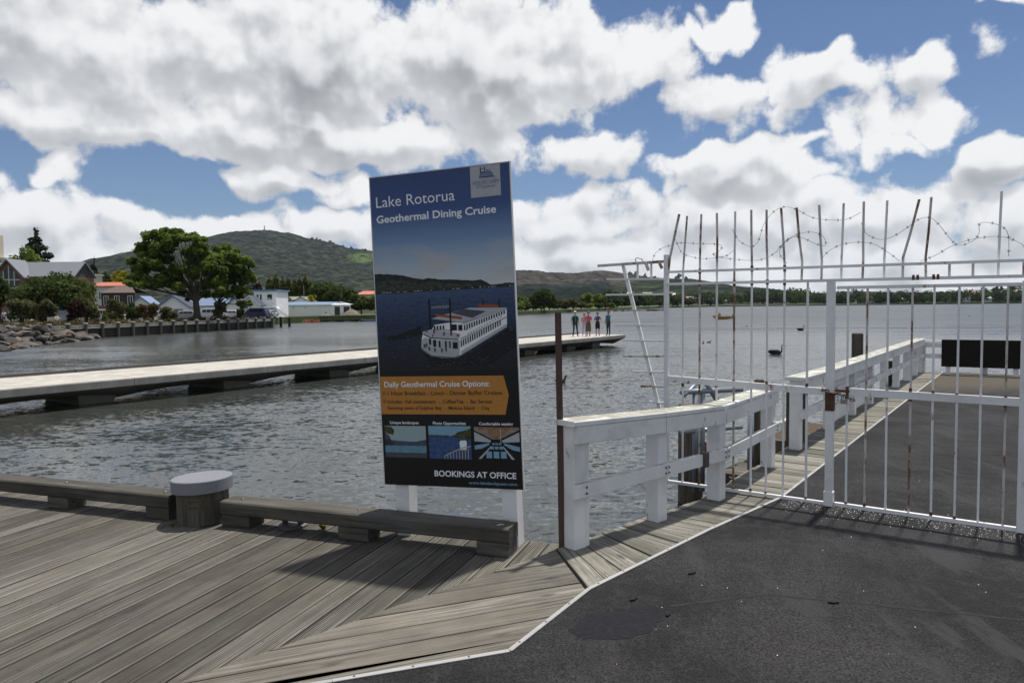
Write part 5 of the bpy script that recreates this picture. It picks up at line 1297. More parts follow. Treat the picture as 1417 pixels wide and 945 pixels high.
# bush belt along the water's edge of the wooded point
rb = np.random.default_rng(77)
for i in range(12):
    f = i / 11; px = 716 + 122 * f; Y = 238 + 135 * f
    tree_px('waterside_bush', ['leftmost', 'second', 'third', 'fourth', 'fifth', 'sixth', 'seventh', 'eighth', 'ninth', 'tenth', 'eleventh', 'rightmost'][i] + ' low green bush at the water edge of the wooded point', px, 417 + rb.uniform(-2, 3), 20 * (1.1 - 0.3 * f), Y, (leaf_green, leaf_dark, leaf_olive)[i % 3], 900, 0.42, 9, 0.0, cat='bush', group='bushes along the wooded point', seed=i)
# tussock and ground cover on the left bank
cl = []
rt = np.random.default_rng(5)
for i in range(170):
    f = rt.random(); x = -45.6 + 7.6 * f - rt.uniform(0.6, 2.6); y = 64 + 42 * f
    h = rt.uniform(0.2, 0.55); cl.append((x, y, GZ + h * .5, rt.uniform(.3, .8), rt.uniform(.3, .8), h))
V, Q = leaf_cloud(cl, 9000, 0.11, rt, 0.1); tag(link('tussock', np_mesh('tussock', V, Q), leaf_brown), 'brown tussock and low planting along the seawall', 'ground cover', kind='stuff')

# far wooded shore: too small to tell one from the next
def far_wood(name, label, spots, lm, per=70, leaf=1.5):
    rng = np.random.default_rng(len(name)); Vs = []; Qs = []; n0 = 0
    for (x, y, z, h, w) in spots:
        cl = crown_clumps(w, w, h * .5, h * .52, 6, rng, 0.45)
        V, Q = leaf_cloud(cl, per, leaf, rng, .3); V = V + np.array([x, y, z]); Vs.append(V); Qs.append(Q + n0); n0 += len(V)
    return tag(link(name, np_mesh(name, np.vstack(Vs), np.vstack(Qs)), lm), label, 'wood', kind='stuff')
rw = np.random.default_rng(9)
def shore_y(px):
    return float(np.interp(px, [840, 900, 960, 1000, 1200, 1400, 1500], [376, 560, 760, 884, 905, 932, 940]))
spots_d = []; spots_g = []
for i in range(720):
    px = rw.uniform(842, 1500); off = rw.random() ** 1.6 * 150; Y = shore_y(px) + 6 + off
    h = rw.uniform(8, 18) * (0.75 if px < 960 else 1.0) * (1.25 if 1015 < px < 1125 else 1) * (0.8 if Y < 700 else 1); w = h * rw.uniform(0.4, 0.75)
    q = at(px, 420, Y); (spots_d if rw.random() < 0.6 else spots_g).append((q.x, Y, GZ + off * 0.02, h, w))
for px, h in ((1104, 19), (1108, 21), (1113, 18), (1117, 20), (1183, 22), (1186, 24), (1190, 23), (1048, 15), (1128, 16), (1290, 15), (1220, 17)):
    q = at(px, 420, 960); spots_d.append((q.x, 960, GZ, h, h * .28))
for i in range(160):
    px = rw.uniform(1250, 1500); Y = rw.uniform(980, 1330); f = (Y - 960) / 390.0; hz = np.interp(px, [1180, 1260, 1320, 1360, 1400, 1440, 1540], [3, 9, 17, 24, 28, 32, 37]) * max(0, f) ** 1.25
    q = at(px, 420, Y); h = rw.uniform(5, 10); (spots_d if rw.random() < 0.5 else spots_g).append((q.x, Y, hz, h, h * .5))
far_wood('far_trees', 'dark trees lining the far lake shore', spots_d, leaf_pine)
far_wood('far_green_trees', 'lighter green trees along the far lake shore', spots_g, leaf_dark)
sk = []
for px, y in ((872, 374), (880, 374), (893, 378), (905, 380), (938, 378), (941, 377), (948, 381), (868, 376)):
    q = at(px, y + 9, 3390); sk.append((q.x, 3390, q.z, 28, 14))
for i in range(26):
    px = rw.uniform(430, 512); yy = np.interp(px, [425, 455, 480, 510], [330, 335, 343, 347]); q = at(px, yy + 2.0, 4290); sk.append((q.x, 4290, q.z - 4, rw.uniform(12, 26), rw.uniform(7, 13)))
far_wood('ridge_trees', 'scattered trees standing on the ridge lines', sk, leaf_pine, 40, 5.0)

# ------------------------------------------------------------------ buildings
def brick_mat(name, c):
    m, k, b = material(name); tc = k.new('ShaderNodeTexCoord'); br = k.new('ShaderNodeTexBrick')
    mp = k.new('ShaderNodeMapping'); mp.inputs['Rotation'].default_value = (R(90), 0, 0); k.l.new(tc.outputs['Object'], mp.inputs[0]); k.l.new(mp.outputs[0], br.inputs['Vector'])
    br.inputs['Scale'].default_value = 3.0; br.inputs['Color1'].default_value = (*c, 1); br.inputs['Color2'].default_value = (c[0] * .8, c[1] * .75, c[2] * .75, 1); br.inputs['Mortar'].default_value = (0.25, 0.22, 0.2, 1)
    br.inputs['Brick Width'].default_value = 0.7; br.inputs['Row Height'].default_value = 0.25; br.inputs['Mortar Size'].default_value = 0.02
    k.l.new(br.outputs[0], b.inputs['Base Color']); b.inputs['Roughness'].default_value = 0.9
    return m
brick_red = brick_mat('red_brick', (0.22, 0.075, 0.045))
wall_white = plain('white_wall', (0.84, 0.84, 0.84), 0.7, var=0.08, scale=0.7)
wall_grey = plain('pale_grey_wall', (0.50, 0.51, 0.50), 0.7, var=0.1, scale=0.7)
wall_cream = plain('cream_wall', (0.55, 0.50, 0.40), 0.8, var=0.1)
wall_dark = plain('dark_wall', (0.045, 0.042, 0.04), 0.8)
roof_grey = plain('grey_metal_roof', (0.20, 0.21, 0.23), 0.45, metal=0.2, var=0.12, scale=0.5)
roof_blue = plain('blue_grey_roof', (0.16, 0.22, 0.33), 0.5, var=0.1)
roof_navy = plain('navy_roof', (0.035, 0.045, 0.065), 0.5)
roof_red = plain('red_roof', (0.42, 0.13, 0.085), 0.7, var=0.12)
roof_brown = plain('brown_roof', (0.12, 0.085, 0.07), 0.8, var=0.15)
roof_green = plain('grey_green_roof', (0.17, 0.18, 0.15), 0.7)
trim_blue = plain('blue_trim', (0.10, 0.22, 0.45), 0.5)
glass_dark = plain('dark_window_glass', (0.022, 0.028, 0.035), 0.12, var=0.1)
door_grey = plain('grey_door', (0.22, 0.24, 0.25), 0.6)

def window(parent, x0, x1, z0, z1, y, fm=None, gl=None, mull=0, name='window'):
    """pane in a proud frame on a wall whose outer face is at local y (facing -y)"""
    w = MB(); t_ = 0.07
    w.box(x0 - t_, x1 + t_, y - 0.06, y - 0.003, z0 - t_, z0).box(x0 - t_, x1 + t_, y - 0.06, y - 0.003, z1, z1 + t_).box(x0 - t_, x0, y - 0.06, y - 0.003, z0, z1).box(x1, x1 + t_, y - 0.06, y - 0.003, z0, z1)
    for i in range(mull):
        xm = x0 + (x1 - x0) * (i + 1) / (mull + 1); w.box(xm - 0.03, xm + 0.03, y - 0.05, y - 0.012, z0, z1)
    f = w.build(name, fm or wall_white, parent)
    MB().box(x0, x1, y - 0.010, y - 0.004, z0, z1).build('pane', gl or glass_dark, f)
    return f

def house(name, label, px0, px1, yb, ye, yr, Y, wallm, roofm, depth=8.0, ridge='x', wins=(), doors=(), cat='building', hip=0.0, over=0.3, z0=None, group=None, fascia=None, gablem=None):
    """box with a pitched roof; px0..px1 its width, ye the eave and yr the ridge in the photograph; ridge along x or y"""
    a, b = at(px0, 430, Y), at(px1, 430, Y); w = b.x - a.x; he = at((px0 + px1) / 2, ye, Y).z - GZ; hr = at((px0 + px1) / 2, yr, Y).z - GZ
    t_ = thing(name, label, cat, ((a.x + b.x) / 2, Y, GZ if z0 is None else z0), 0, group)
    W = w / 2
    if ridge == 'x':
        MB().box(-W, W, 0, depth, 0, he).build('wall', wallm, t_)
        r_ = MB(); o_ = over
        pr = [(-o_, he - 0.03), (depth / 2, hr), (depth + o_, he - 0.03), (depth + o_, he + 0.12), (depth / 2, hr + 0.16), (-o_, he + 0.12)]
        vs_ = [(-W - o_, y, z) for y, z in pr] + [(W + o_, y, z) for y, z in pr]
        if hip: vs_[1] = (-W + hip, depth / 2, hr); vs_[4] = (-W + hip, depth / 2, hr + .16); vs_[7] = (W - hip, depth / 2, hr); vs_[10] = (W - hip, depth / 2, hr + .16)
        r_.add(vs_, [(0, 1, 7, 6), (1, 2, 8, 7), (2, 3, 9, 8), (3, 4, 10, 9), (4, 5, 11, 10), (5, 0, 6, 11), (0, 5, 4, 1), (1, 4, 3, 2), (6, 7, 10, 11), (7, 8, 9, 10)]).build('roof', roofm, t_)
        if not hip:
            for sx_ in (-1, 1): MB().add([(sx_ * W, 0, he), (sx_ * W, depth, he), (sx_ * W, depth / 2, hr - 0.02)], [(0, 1, 2)]).build('gable', gablem or wallm, t_)
    else:
        MB().prismy([(-W, 0), (W, 0), (W, he), (0, hr), (-W, he)], 0, depth).build('wall', wallm, t_)
        o_ = over
        for sx_ in (-1, 1):
            sl = (hr - he) / W
            MB().add([(0, -o_, hr + .02), (sx_ * (W + o_), -o_, he - sl * o_ + .02), (sx_ * (W + o_), depth + o_, he - sl * o_ + .02), (0, depth + o_, hr + .02), (0, -o_, hr + .18), (sx_ * (W + o_), -o_, he - sl * o_ + .18), (sx_ * (W + o_), depth + o_, he - sl * o_ + .18), (0, depth + o_, hr + .18)],
                     [(0, 1, 2, 3), (4, 5, 6, 7), (0, 1, 5, 4), (1, 2, 6, 5), (2, 3, 7, 6)]).build('roof', roofm, t_)
            if fascia: MB().add([(0, -o_ - .02, hr - .02), (sx_ * (W + o_), -o_ - .02, he - sl * o_ - .02), (sx_ * (W + o_), -o_ - .02, he - sl * o_ + .22), (0, -o_ - .02, hr + .22)], [(0, 1, 2, 3)]).build('fascia', fascia, t_)
    for (f0, f1, g0, g1, mu) in wins: window(t_, -W + w * f0, -W + w * f1, he * g0, he * g1, 0, mull=mu)
    for (f0, f1, g1, dm) in doors: MB().box(-W + w * f0, -W + w * f1, -0.05, -0.004, 0.05, he * g1).build('door', dm, t_)
    return t_
# brick hall
Yh = 105
hall = house('brick_hall', 'brick hall with grey metal roof and tall triangular gable window', -60, 104, 445, 384, 363, Yh, brick_red, roof_grey, depth=5, gablem=wall_dark, doors=(), wins=((0.47, 0.49, .2, .65, 0), (0.60, 0.62, .2, .65, 0), (0.78, 0.81, .2, .65, 0), (0.9, 0.93, .2, .65, 0)))
W = (at(104, 430, Yh).x - at(-60, 430, Yh).x) / 2
gx0 = at(3, 430, Yh).x - hall.location.x; gx1 = at(42, 430, Yh).x - hall.location.x; gm = (gx0 + gx1) / 2
heh = at(26, 383, Yh).z - GZ; hrh = at(26, 361, Yh).z - GZ
MB().prismy([(gx0, 0), (gx1, 0), (gx1, heh), (gm, hrh - .1), (gx0, heh)], -1.2, 0.5).build('gable_bay', brick_red, hall)
for sx_, ex in ((-1, gx0), (1, gx1)):
    MB().add([(gm, -1.7, hrh), (ex + sx_ * .4, -1.7, heh - .35), (ex + sx_ * .4, 2.4, heh - .35), (gm, 2.4, hrh), (gm, -1.7, hrh + .22), (ex + sx_ * .4, -1.7, heh - .13), (ex + sx_ * .4, 2.4, heh - .13), (gm, 2.4, hrh + .22)], [(0, 1, 2, 3), (4, 5, 6, 7), (0, 1, 5, 4), (1, 2, 6, 5), (2, 3, 7, 6)]).build('bay_roof', roof_grey, hall)
gw = MB().prismy([(gx0 + .5, heh - 1.5), (gx1 - .5, heh - 1.5), (gx1 - .5, heh - .2), (gm, hrh - .7), (gx0 + .5, heh - .2)], -1.225, -1.205).build('gable_window', glass_dark, hall)
for f in (0.25, 0.5, 0.75):
    xx = gx0 + .5 + (gx1 - gx0 - 1) * f; MB().box(xx - .07, xx + .07, -1.27, -1.228, heh - 1.5, hrh - .8 - abs(f - .5) * 3.0).build('mullion', wall_grey, gw)
MB().box(gx0 + .5, gx1 - .5, -1.265, -1.23, heh - .55, heh - .42).build('mullion', wall_grey, gw)
for xx in (gx0 + .15, gx0 + 1.9, gx1 - .15): MB().box(xx - .14, xx + .14, -1.32, -1.2, 0, heh - 1.6).build('pilaster', wall_grey, hall)
MB().box(gx0, gx1, -1.3, -1.2, heh - 1.75, heh - 1.58).build('band', wall_grey, hall)
# pale tower block at the left edge
tb = thing('tower_block', 'pale tower block with tall chimney at the left edge', 'building', (at(-6, 430, 165).x, 165, GZ))
MB().box(-4.5, 2.6, 0, 6, 0, at(0, 357, 165).z).build('wall', wall_grey, tb); MB().box(0.6, 1.6, -.2, 1.2, 0, at(0, 326, 165).z).build('chimney', wall_cream, tb)
for i in range(3): window(tb, -1.5 + i * 1.3, -0.6 + i * 1.3, at(0, 366, 165).z, at(0, 362, 165).z, 0)
cb = house('flat_block', 'small cream flat roofed block behind the brick hall', 115, 132, 440, 381, 380.5, 150, wall_cream, wall_grey, depth=3, wins=((.6, .9, .72, .86, 0),))
rrh = house('red_roofed_house', 'long low building with red roof below the golden tree', 133, 182, 440, 396.5, 391, 140, wall_grey, roof_red, depth=5, wins=((.1, .2, .6, .85, 1), (.3, .42, .6, .85, 1), (.6, .7, .6, .85, 1)))
brh = house('brown_roofed_house', 'brown roofed dark walled house with white windows above brick base', 141, 187, 440, 406, 397, 125, wall_dark, roof_brown, depth=4, hip=1.5, wins=((.08, .20, .55, .9, 1), (.40, .53, .55, .9, 1), (.80, .93, .55, .9, 1)))
MB().box(-2.9, 2.9, -0.9, -0.02, 0, 2.4).build('brick_base', brick_red, brh)
# boat sheds
house('boat_shed', 'white boat shed with blue trimmed gable left of the spreading tree', 178, 212, 440, 424, 411, 118, wall_white, roof_blue, 3, 'y', fascia=trim_blue, wins=((.35, .6, .15, .5, 0),))
house('boat_shed', 'white boat shed with navy roof behind the spreading tree trunk', 218, 262, 440, 425, 410, 116, wall_white, roof_navy, 3, 'y', fascia=trim_blue, doors=((.5, .8, .85, door_grey),))
house('boat_shed', 'long white shed with blue grey roof under the spreading tree', 256, 312, 440, 424, 413, 121, wall_white, roof_blue, 4, wins=((.1, .3, .35, .8, 2), (.55, .8, .35, .8, 2)))
house('boat_shed', 'white gabled shed with dark opening behind the lower green tree', 312, 338, 440, 424, 413, 118, wall_white, roof_navy, 3, 'y', fascia=trim_blue, doors=((.25, .75, .62, wall_dark),))
house('white_garage', 'white garage with grey roller door right of the lower green tree', 333, 359, 440, 422, 410, 119, wall_white, roof_navy, 2.5, 'y', fascia=wall_white, doors=((.2, .85, .62, door_grey),))
# two storey club house with outside stair
ch_ = thing('club_house', 'two storey white building with blue eave and outside stair', 'building', (at(364, 430, 134).x, 134, GZ))
zt = at(364, 403, 134).z - GZ; W = 19 * .134
MB().box(-W, W, 0, 7, 0, zt).build('wall', wall_white, ch_)
MB().box(-W - .25, W + .25, -.35, 7.3, zt + .005, zt + .26).build('roof', trim_blue, ch_)
for x0, x1 in ((-2.3, -1.5), (-1.1, -.75), (-.5, -.15), (.85, 1.75)): window(ch_, x0, x1, zt - 1.6, zt - .6, 0)
MB().box(-.9, .1, -.05, -.004, 0.02, 1.9).build('door', wall_dark, ch_)
st_ = MB()
for i in range(13): st_.box(1.2 + i * .27, 1.2 + i * .27 + .3, -1.3, -.1, zt - 2.1 - i * .2 - .06, zt - 2.1 - i * .2)
st_.build('stair', wall_white, ch_)
for y_ in (-1.3, -.1):
    for dz in (0.0, .45, .9): MB().bar((1.2, y_ + .0, zt - 2.1 + dz), (4.75, y_, zt - 4.7 + dz), .05, .07 if dz else .2).build('handrail', wall_white, ch_)
# long white shed
ls = thing('long_shed', 'long low white shed with two dark doors in its gable end', 'shed', (at(435, 430, 160).x, 160, GZ))
zt = at(430, 422, 160).z - GZ; x0 = at(384, 430, 160).x - ls.location.x; x1 = at(461, 430, 160).x - ls.location.x; x2 = at(484.5, 430, 160).x - ls.location.x
MB().prism([(x0, 0), (x1, -1.6), (x2, 0.4), (x2 - 2, 6), (x0, 7)], 0, zt).build('wall', wall_white, ls)
MB().add([(x0 - .3, -.3, zt), (x1, -2.0, zt), (x1 + 1.7, 0, zt + .62), (x0 + .5, 3.5, zt + .75)], [(0, 1, 2, 3)]).build('roof', roof_blue, ls)
MB().add([(x1, -2.0, zt), (x2 + .3, .4, zt), (x2, 4, zt + .1), (x1 + 1.7, 0, zt + .62)], [(0, 1, 2, 3)]).build('roof', roof_grey, ls)
MB().add([(x1, -1.62, zt), (x2, .38, zt), (x1 + 1.7, -.6, zt + .6)], [(0, 1, 2)]).build('gable', wall_white, ls)
dv = Vector((x2 - x1, 2.0)); 
for f0, f1 in ((.17, .44), (.64, .95)):
    a = Vector((x1, -1.6)) + dv * f0; b2 = Vector((x1, -1.6)) + dv * f1; MB().add([(a.x + .03, a.y - .06, 0.05), (b2.x + .03, b2.y - .06, .05), (b2.x + .03, b2.y - .06, zt * .82), (a.x + .03, a.y - .06, zt * .82)], [(0, 1, 2, 3)]).build('door', wall_dark, ls)
for f in (.30, .52, .9): MB().box(x0 + (x1 - x0) * f - .18, x0 + (x1 - x0) * f + .18, -1.6 * f - .06, -1.6 * f + .05, zt * .72 if f < .8 else zt * .2, zt * .8 if f < .8 else zt * .32).build('vent', door_grey, ls)
house('grey_roofed_house', 'grey green roofed house with white gable behind the long shed', 392, 414, 430, 415.5, 411, 186, wall_grey, roof_green, 9)
house('white_gabled_house', 'small white gabled house end behind the long shed', 407, 427, 430, 417, 411, 183, wall_white, roof_green, 7, 'y', wins=((.3, .7, .8, .93, 0),))
house('red_roofed_house', 'house with red roof among trees left of the sign', 494, 520, 430, 408, 403, 205, wall_cream, roof_red, 9, hip=1)
house('red_roofed_house', 'tiny red roof glimpsed between cypresses and the round tree', 426, 434, 430, 408, 404, 230, wall_cream, roof_red, 6, hip=.5)
# far lakeside houses, a few pixels each
rf = random.Random(31)
hw = [wall_white, wall_white, wall_cream, wall_grey]; hr_ = [roof_grey, roof_grey, roof_grey, roof_brown, roof_blue, roof_red, roof_green, roof_brown]
def tiny(px, Y, z, w, h):
    q = at(px, 420, Y); mb = MB(); mb.prismy([(-w / 2, 0), (w / 2, 0), (w / 2, h), (-w / 2, h)], 0, w * .6)
    o_ = w / 2 + .4; vs_ = [(-o_, -.4, h), (o_, -.4, h), (o_, w * .6 + .4, h), (-o_, w * .6 + .4, h), (-o_, w * .3, h * 1.5), (o_, w * .3, h * 1.5)]
    mb.add(vs_, [(0, 1, 5, 4), (3, 4, 5, 2), (0, 4, 3), (1, 2, 5)], 1)
    tag(mb.build('lakeside_house', [rf.choice(hw), rf.choice(hr_)], loc=(q.x, Y, z), rz=rf.uniform(-.5, .5)), 'tiny house among trees on the far shore', 'house', 'far lakeside houses')
for i in range(46):
    px = rf.uniform(852, 1010); Y = max(shore_y(px) * 1.03, rf.uniform(700, 1250)); tiny(px, Y, GZ + rf.uniform(0, .013) * Y * (1 if px < 930 else .6), rf.uniform(7, 13), rf.uniform(3, 4.5))
for i in range(38):
    px = rf.uniform(1010, 1440); Y = shore_y(px) + rf.uniform(6, 160)
    tiny(px, Y, GZ + (Y - shore_y(px)) * 0.03, rf.uniform(7, 15), rf.uniform(3, 5.5))
for i in range(18):
    px = rf.uniform(1330, 1440); Y = rf.uniform(1040, 1250); f = (Y - 960) / 390.0; z = float(np.interp(px, [1260, 1320, 1360, 1400, 1440], [9, 17, 24, 28, 32])) * f ** 1.25
    tiny(px, Y, z, rf.uniform(9, 15), 4.5)
# mast on the mountain top
q = at(366, 318, 4290); mt = thing('summit_mast', 'small mast on the summit of the mountain', 'mast', (q.x, 4290, q.z - 4)); MB().tube([(0, 0, 0), (0, 0, 14), (0, 0, 28)], [3.2, 3.0, 2.2], 8).build('shaft', wall_grey, mt); MB().box(-5, 5, -4, 4, 0, 5).build('hut', wall_grey, mt)

# ------------------------------------------------------------------ seawall and rocks
WA = Vector((-43.4, 73.6)); WDR = Vector((7.4, 35.0)).normalized(); WLN = Vector((-WDR.y, WDR.x))
sw_ = thing('timber_seawall', 'dark timber seawall with grey capped piles along the left bank', 'seawall', (WA.x, WA.y, 0), math.atan2(WDR.y, WDR.x))
sea_wood = plain('seawall_timber', (0.028, 0.025, 0.021), 0.9, var=0.4, scale=3); rail_grey = plain('seawall_rail', (0.27, 0.265, 0.24), 0.85, var=0.25, scale=2); cap_grey = plain('pile_cap', (0.30, 0.31, 0.31), 0.6)
stp = 2.236
for i in range(-9, 17):
    x = i * stp
    p_ = MB().tube([(x, 0, -2.4), (x, 0, 0.30)], 0.17, 10).build('pile', plain('seawall_pile', (0.085, 0.08, 0.066), .9, var=.3, scale=3) if 'seawall_pile' not in MATS else MATS['seawall_pile'], sw_)
    MB().lathe([(.23, .30), (.24, .32), (.24, .42), (.20, .45)], 12, (x, 0, 0)).build('cap', cap_grey, p_)
    if i < 16:
        for r_ in range(4): MB().box(x + .02, x + stp - .02, .19, .25, -1.6 + r_ * .36, -1.6 + r_ * .36 + .34).build('wall_board', sea_wood, sw_)
        MB().box(x + .02, x + stp - .02, .05, .45, -0.14, 0.06).build('walk_edge', rail_grey, sw_)
        MB().box(x + .25, x + stp - .25, .06, .24, 0.13, 0.24).build('kerb_rail', rail_grey, sw_)
        for xx in (x + .45, x + stp - .6): MB().box(xx, xx + .2, .08, .22, 0.062, 0.128).build('kerb_block', sea_wood, sw_)
for i, lab in ((17, 'nearer'), (18, 'farther')):
    q = WA + WDR * (16.15 + (i - 16.15) * 1.15) * stp; pile(q.x, q.y, 0.2, 0.45 if i == 17 else .3, lab + ' free standing dark pile past the end of the seawall', mat=sea_wood)
rock_mats = [plain('rock_grey', (0.095, 0.088, 0.080), .95, var=.35, scale=1.6, bump=.8, bscale=5), plain('rock_brown', (0.125, 0.092, 0.070), .95, var=.35, scale=1.6, bump=.8, bscale=5), plain('rock_dark', (0.05, 0.047, 0.045), .95, var=.35, scale=1.6, bump=.8, bscale=5)]
rv = thing('rock_bank', 'bank of broken grey and brown rocks at the left water edge', 'rocks', (-41, 60, -1.15))
rk = random.Random(13)
def rock_mesh():
    mb = MB(); mb.ellipsoid((0, 0, 0), (1, 1, 1), 9, 6); dirs = [Vector((rk.gauss(0, 1), rk.gauss(0, 1), rk.gauss(0, 1))).normalized() for _ in range(11)]; cuts = [rk.uniform(.5, .85) for _ in dirs]
    out_ = []
    for v_ in mb.v:
        p = Vector(v_)
        for d, c in zip(dirs, cuts):
            e = p.dot(d)
            if e > c: p = p - d * (e - c)
        out_.append(tuple(p))
    mb.v = out_; return mb.mesh('rock')
rocks = [rock_mesh() for _ in range(7)]
for j in range(5):
    for i in range(21):
        f = i / 20 + rk.uniform(-.02, .02); g = j / 4
        toe = Vector((-37.2, 52.5)).lerp(Vector((-42.7, 74.0)), f); topp = Vector((-45.5, 52)).lerp(Vector((-44.2, 70.5)), f)
        hmax = 1.45 * min(1, (1.06 - f) * 2.6)
        p = toe.lerp(topp, g * min(1, (1.15 - f) * 1.6)); s_ = rk.uniform(.38, .82) * (1.15 - .3 * f)
        o = bpy.data.objects.new('rock', rocks[rk.randrange(7)]); COL.objects.link(o); o.parent = rv
        if not o.data.materials: o.data.materials.append(None)
        o.location = (p.x + 41 + rk.uniform(-.3, .3), p.y - 60 + rk.uniform(-.4, .4), .05 + hmax * g + rk.uniform(-.12, .12)); o.scale = (s_ * rk.uniform(.9, 1.4), s_ * rk.uniform(.8, 1.2), s_ * rk.uniform(.45, .65)); o.rotation_euler = (rk.uniform(-.3, .3), rk.uniform(-.3, .3), rk.random() * 6.3)
        o.material_slots[0].link = 'OBJECT'; o.material_slots[0].material = rk.choice(rock_mats)
# ------------------------------------------------------------------ people
def cloth(name, c): return plain(name, c, 0.85, var=0.15, scale=12)
skin_m = plain('skin', (0.42, 0.25, 0.18), 0.6, var=0.06)
C_ = {k_: cloth('cloth_' + k_, v_) for k_, v_ in dict(green=(0.03, 0.17, 0.11), black=(0.012, 0.012, 0.014), jeans=(0.02, 0.028, 0.055), white=(0.62, 0.60, 0.58), pink=(0.45, 0.085, 0.13), palepink=(0.50, 0.33, 0.35), lilac=(0.42, 0.38, 0.55), teal=(0.035, 0.12, 0.18), charcoal=(0.03, 0.032, 0.035), pattern=(0.10, 0.07, 0.05), blue=(0.03, 0.07, 0.30), red=(0.30, 0.04, 0.03), denim=(0.10, 0.14, 0.26)).items()}
hair_m = {k_: plain('hair_' + k_, v_, 0.7, var=0.2, scale=30) for k_, v_ in dict(grey=(0.12, 0.10, 0.09), blond=(0.33, 0.23, 0.10), brown=(0.06, 0.035, 0.02), ginger=(0.16, 0.06, 0.025)).items()}
JREST = dict(pelvis=(0, 0, .95), belly=(0, 0, 1.08), chest=(0, 0, 1.27), neck=(0, .01, 1.46), jaw=(0, -.01, 1.555), head=(0, .0, 1.63), crown=(0, .01, 1.70),
             shl=(.175, 0, 1.40), ell=(.225, .02, 1.13), wrl=(.235, -.05, .90), hal=(.235, -.07, .82), shr=(-.175, 0, 1.40), elr=(-.225, .02, 1.13), wrr=(-.235, -.05, .90), har=(-.235, -.07, .82),
             hil=(.09, 0, .90), knl=(.10, -.01, .50), anl=(.11, .02, .09), tol=(.13, -.13, .04), hir=(-.09, 0, .90), knr=(-.10, -.01, .50), anr=(-.11, .02, .09), tor=(-.13, -.13, .04))
JRAD = dict(pelvis=(.145, .11), belly=(.135, .105), chest=(.155, .115), neck=(.055, .055), jaw=(.066, .078), head=(.078, .095), crown=(.055, .065), shl=(.07, .07), ell=(.043, .043), wrl=(.03, .03), hal=(.034, .022), shr=(.07, .07), elr=(.043, .043), wrr=(.03, .03), har=(.034, .022),
            hil=(.095, .1), knl=(.06, .062), anl=(.04, .045), tol=(.04, .028), hir=(.095, .1), knr=(.06, .062), anr=(.04, .045), tor=(.04, .028))
JEDGE = [('pelvis', 'belly'), ('belly', 'chest'), ('chest', 'neck'), ('neck', 'jaw'), ('jaw', 'head'), ('head', 'crown'), ('chest', 'shl'), ('shl', 'ell'), ('ell', 'wrl'), ('wrl', 'hal'), ('chest', 'shr'), ('shr', 'elr'), ('elr', 'wrr'), ('wrr', 'har'),
         ('pelvis', 'hil'), ('hil', 'knl'), ('knl', 'anl'), ('anl', 'tol'), ('pelvis', 'hir'), ('hir', 'knr'), ('knr', 'anr'), ('anr', 'tor')]
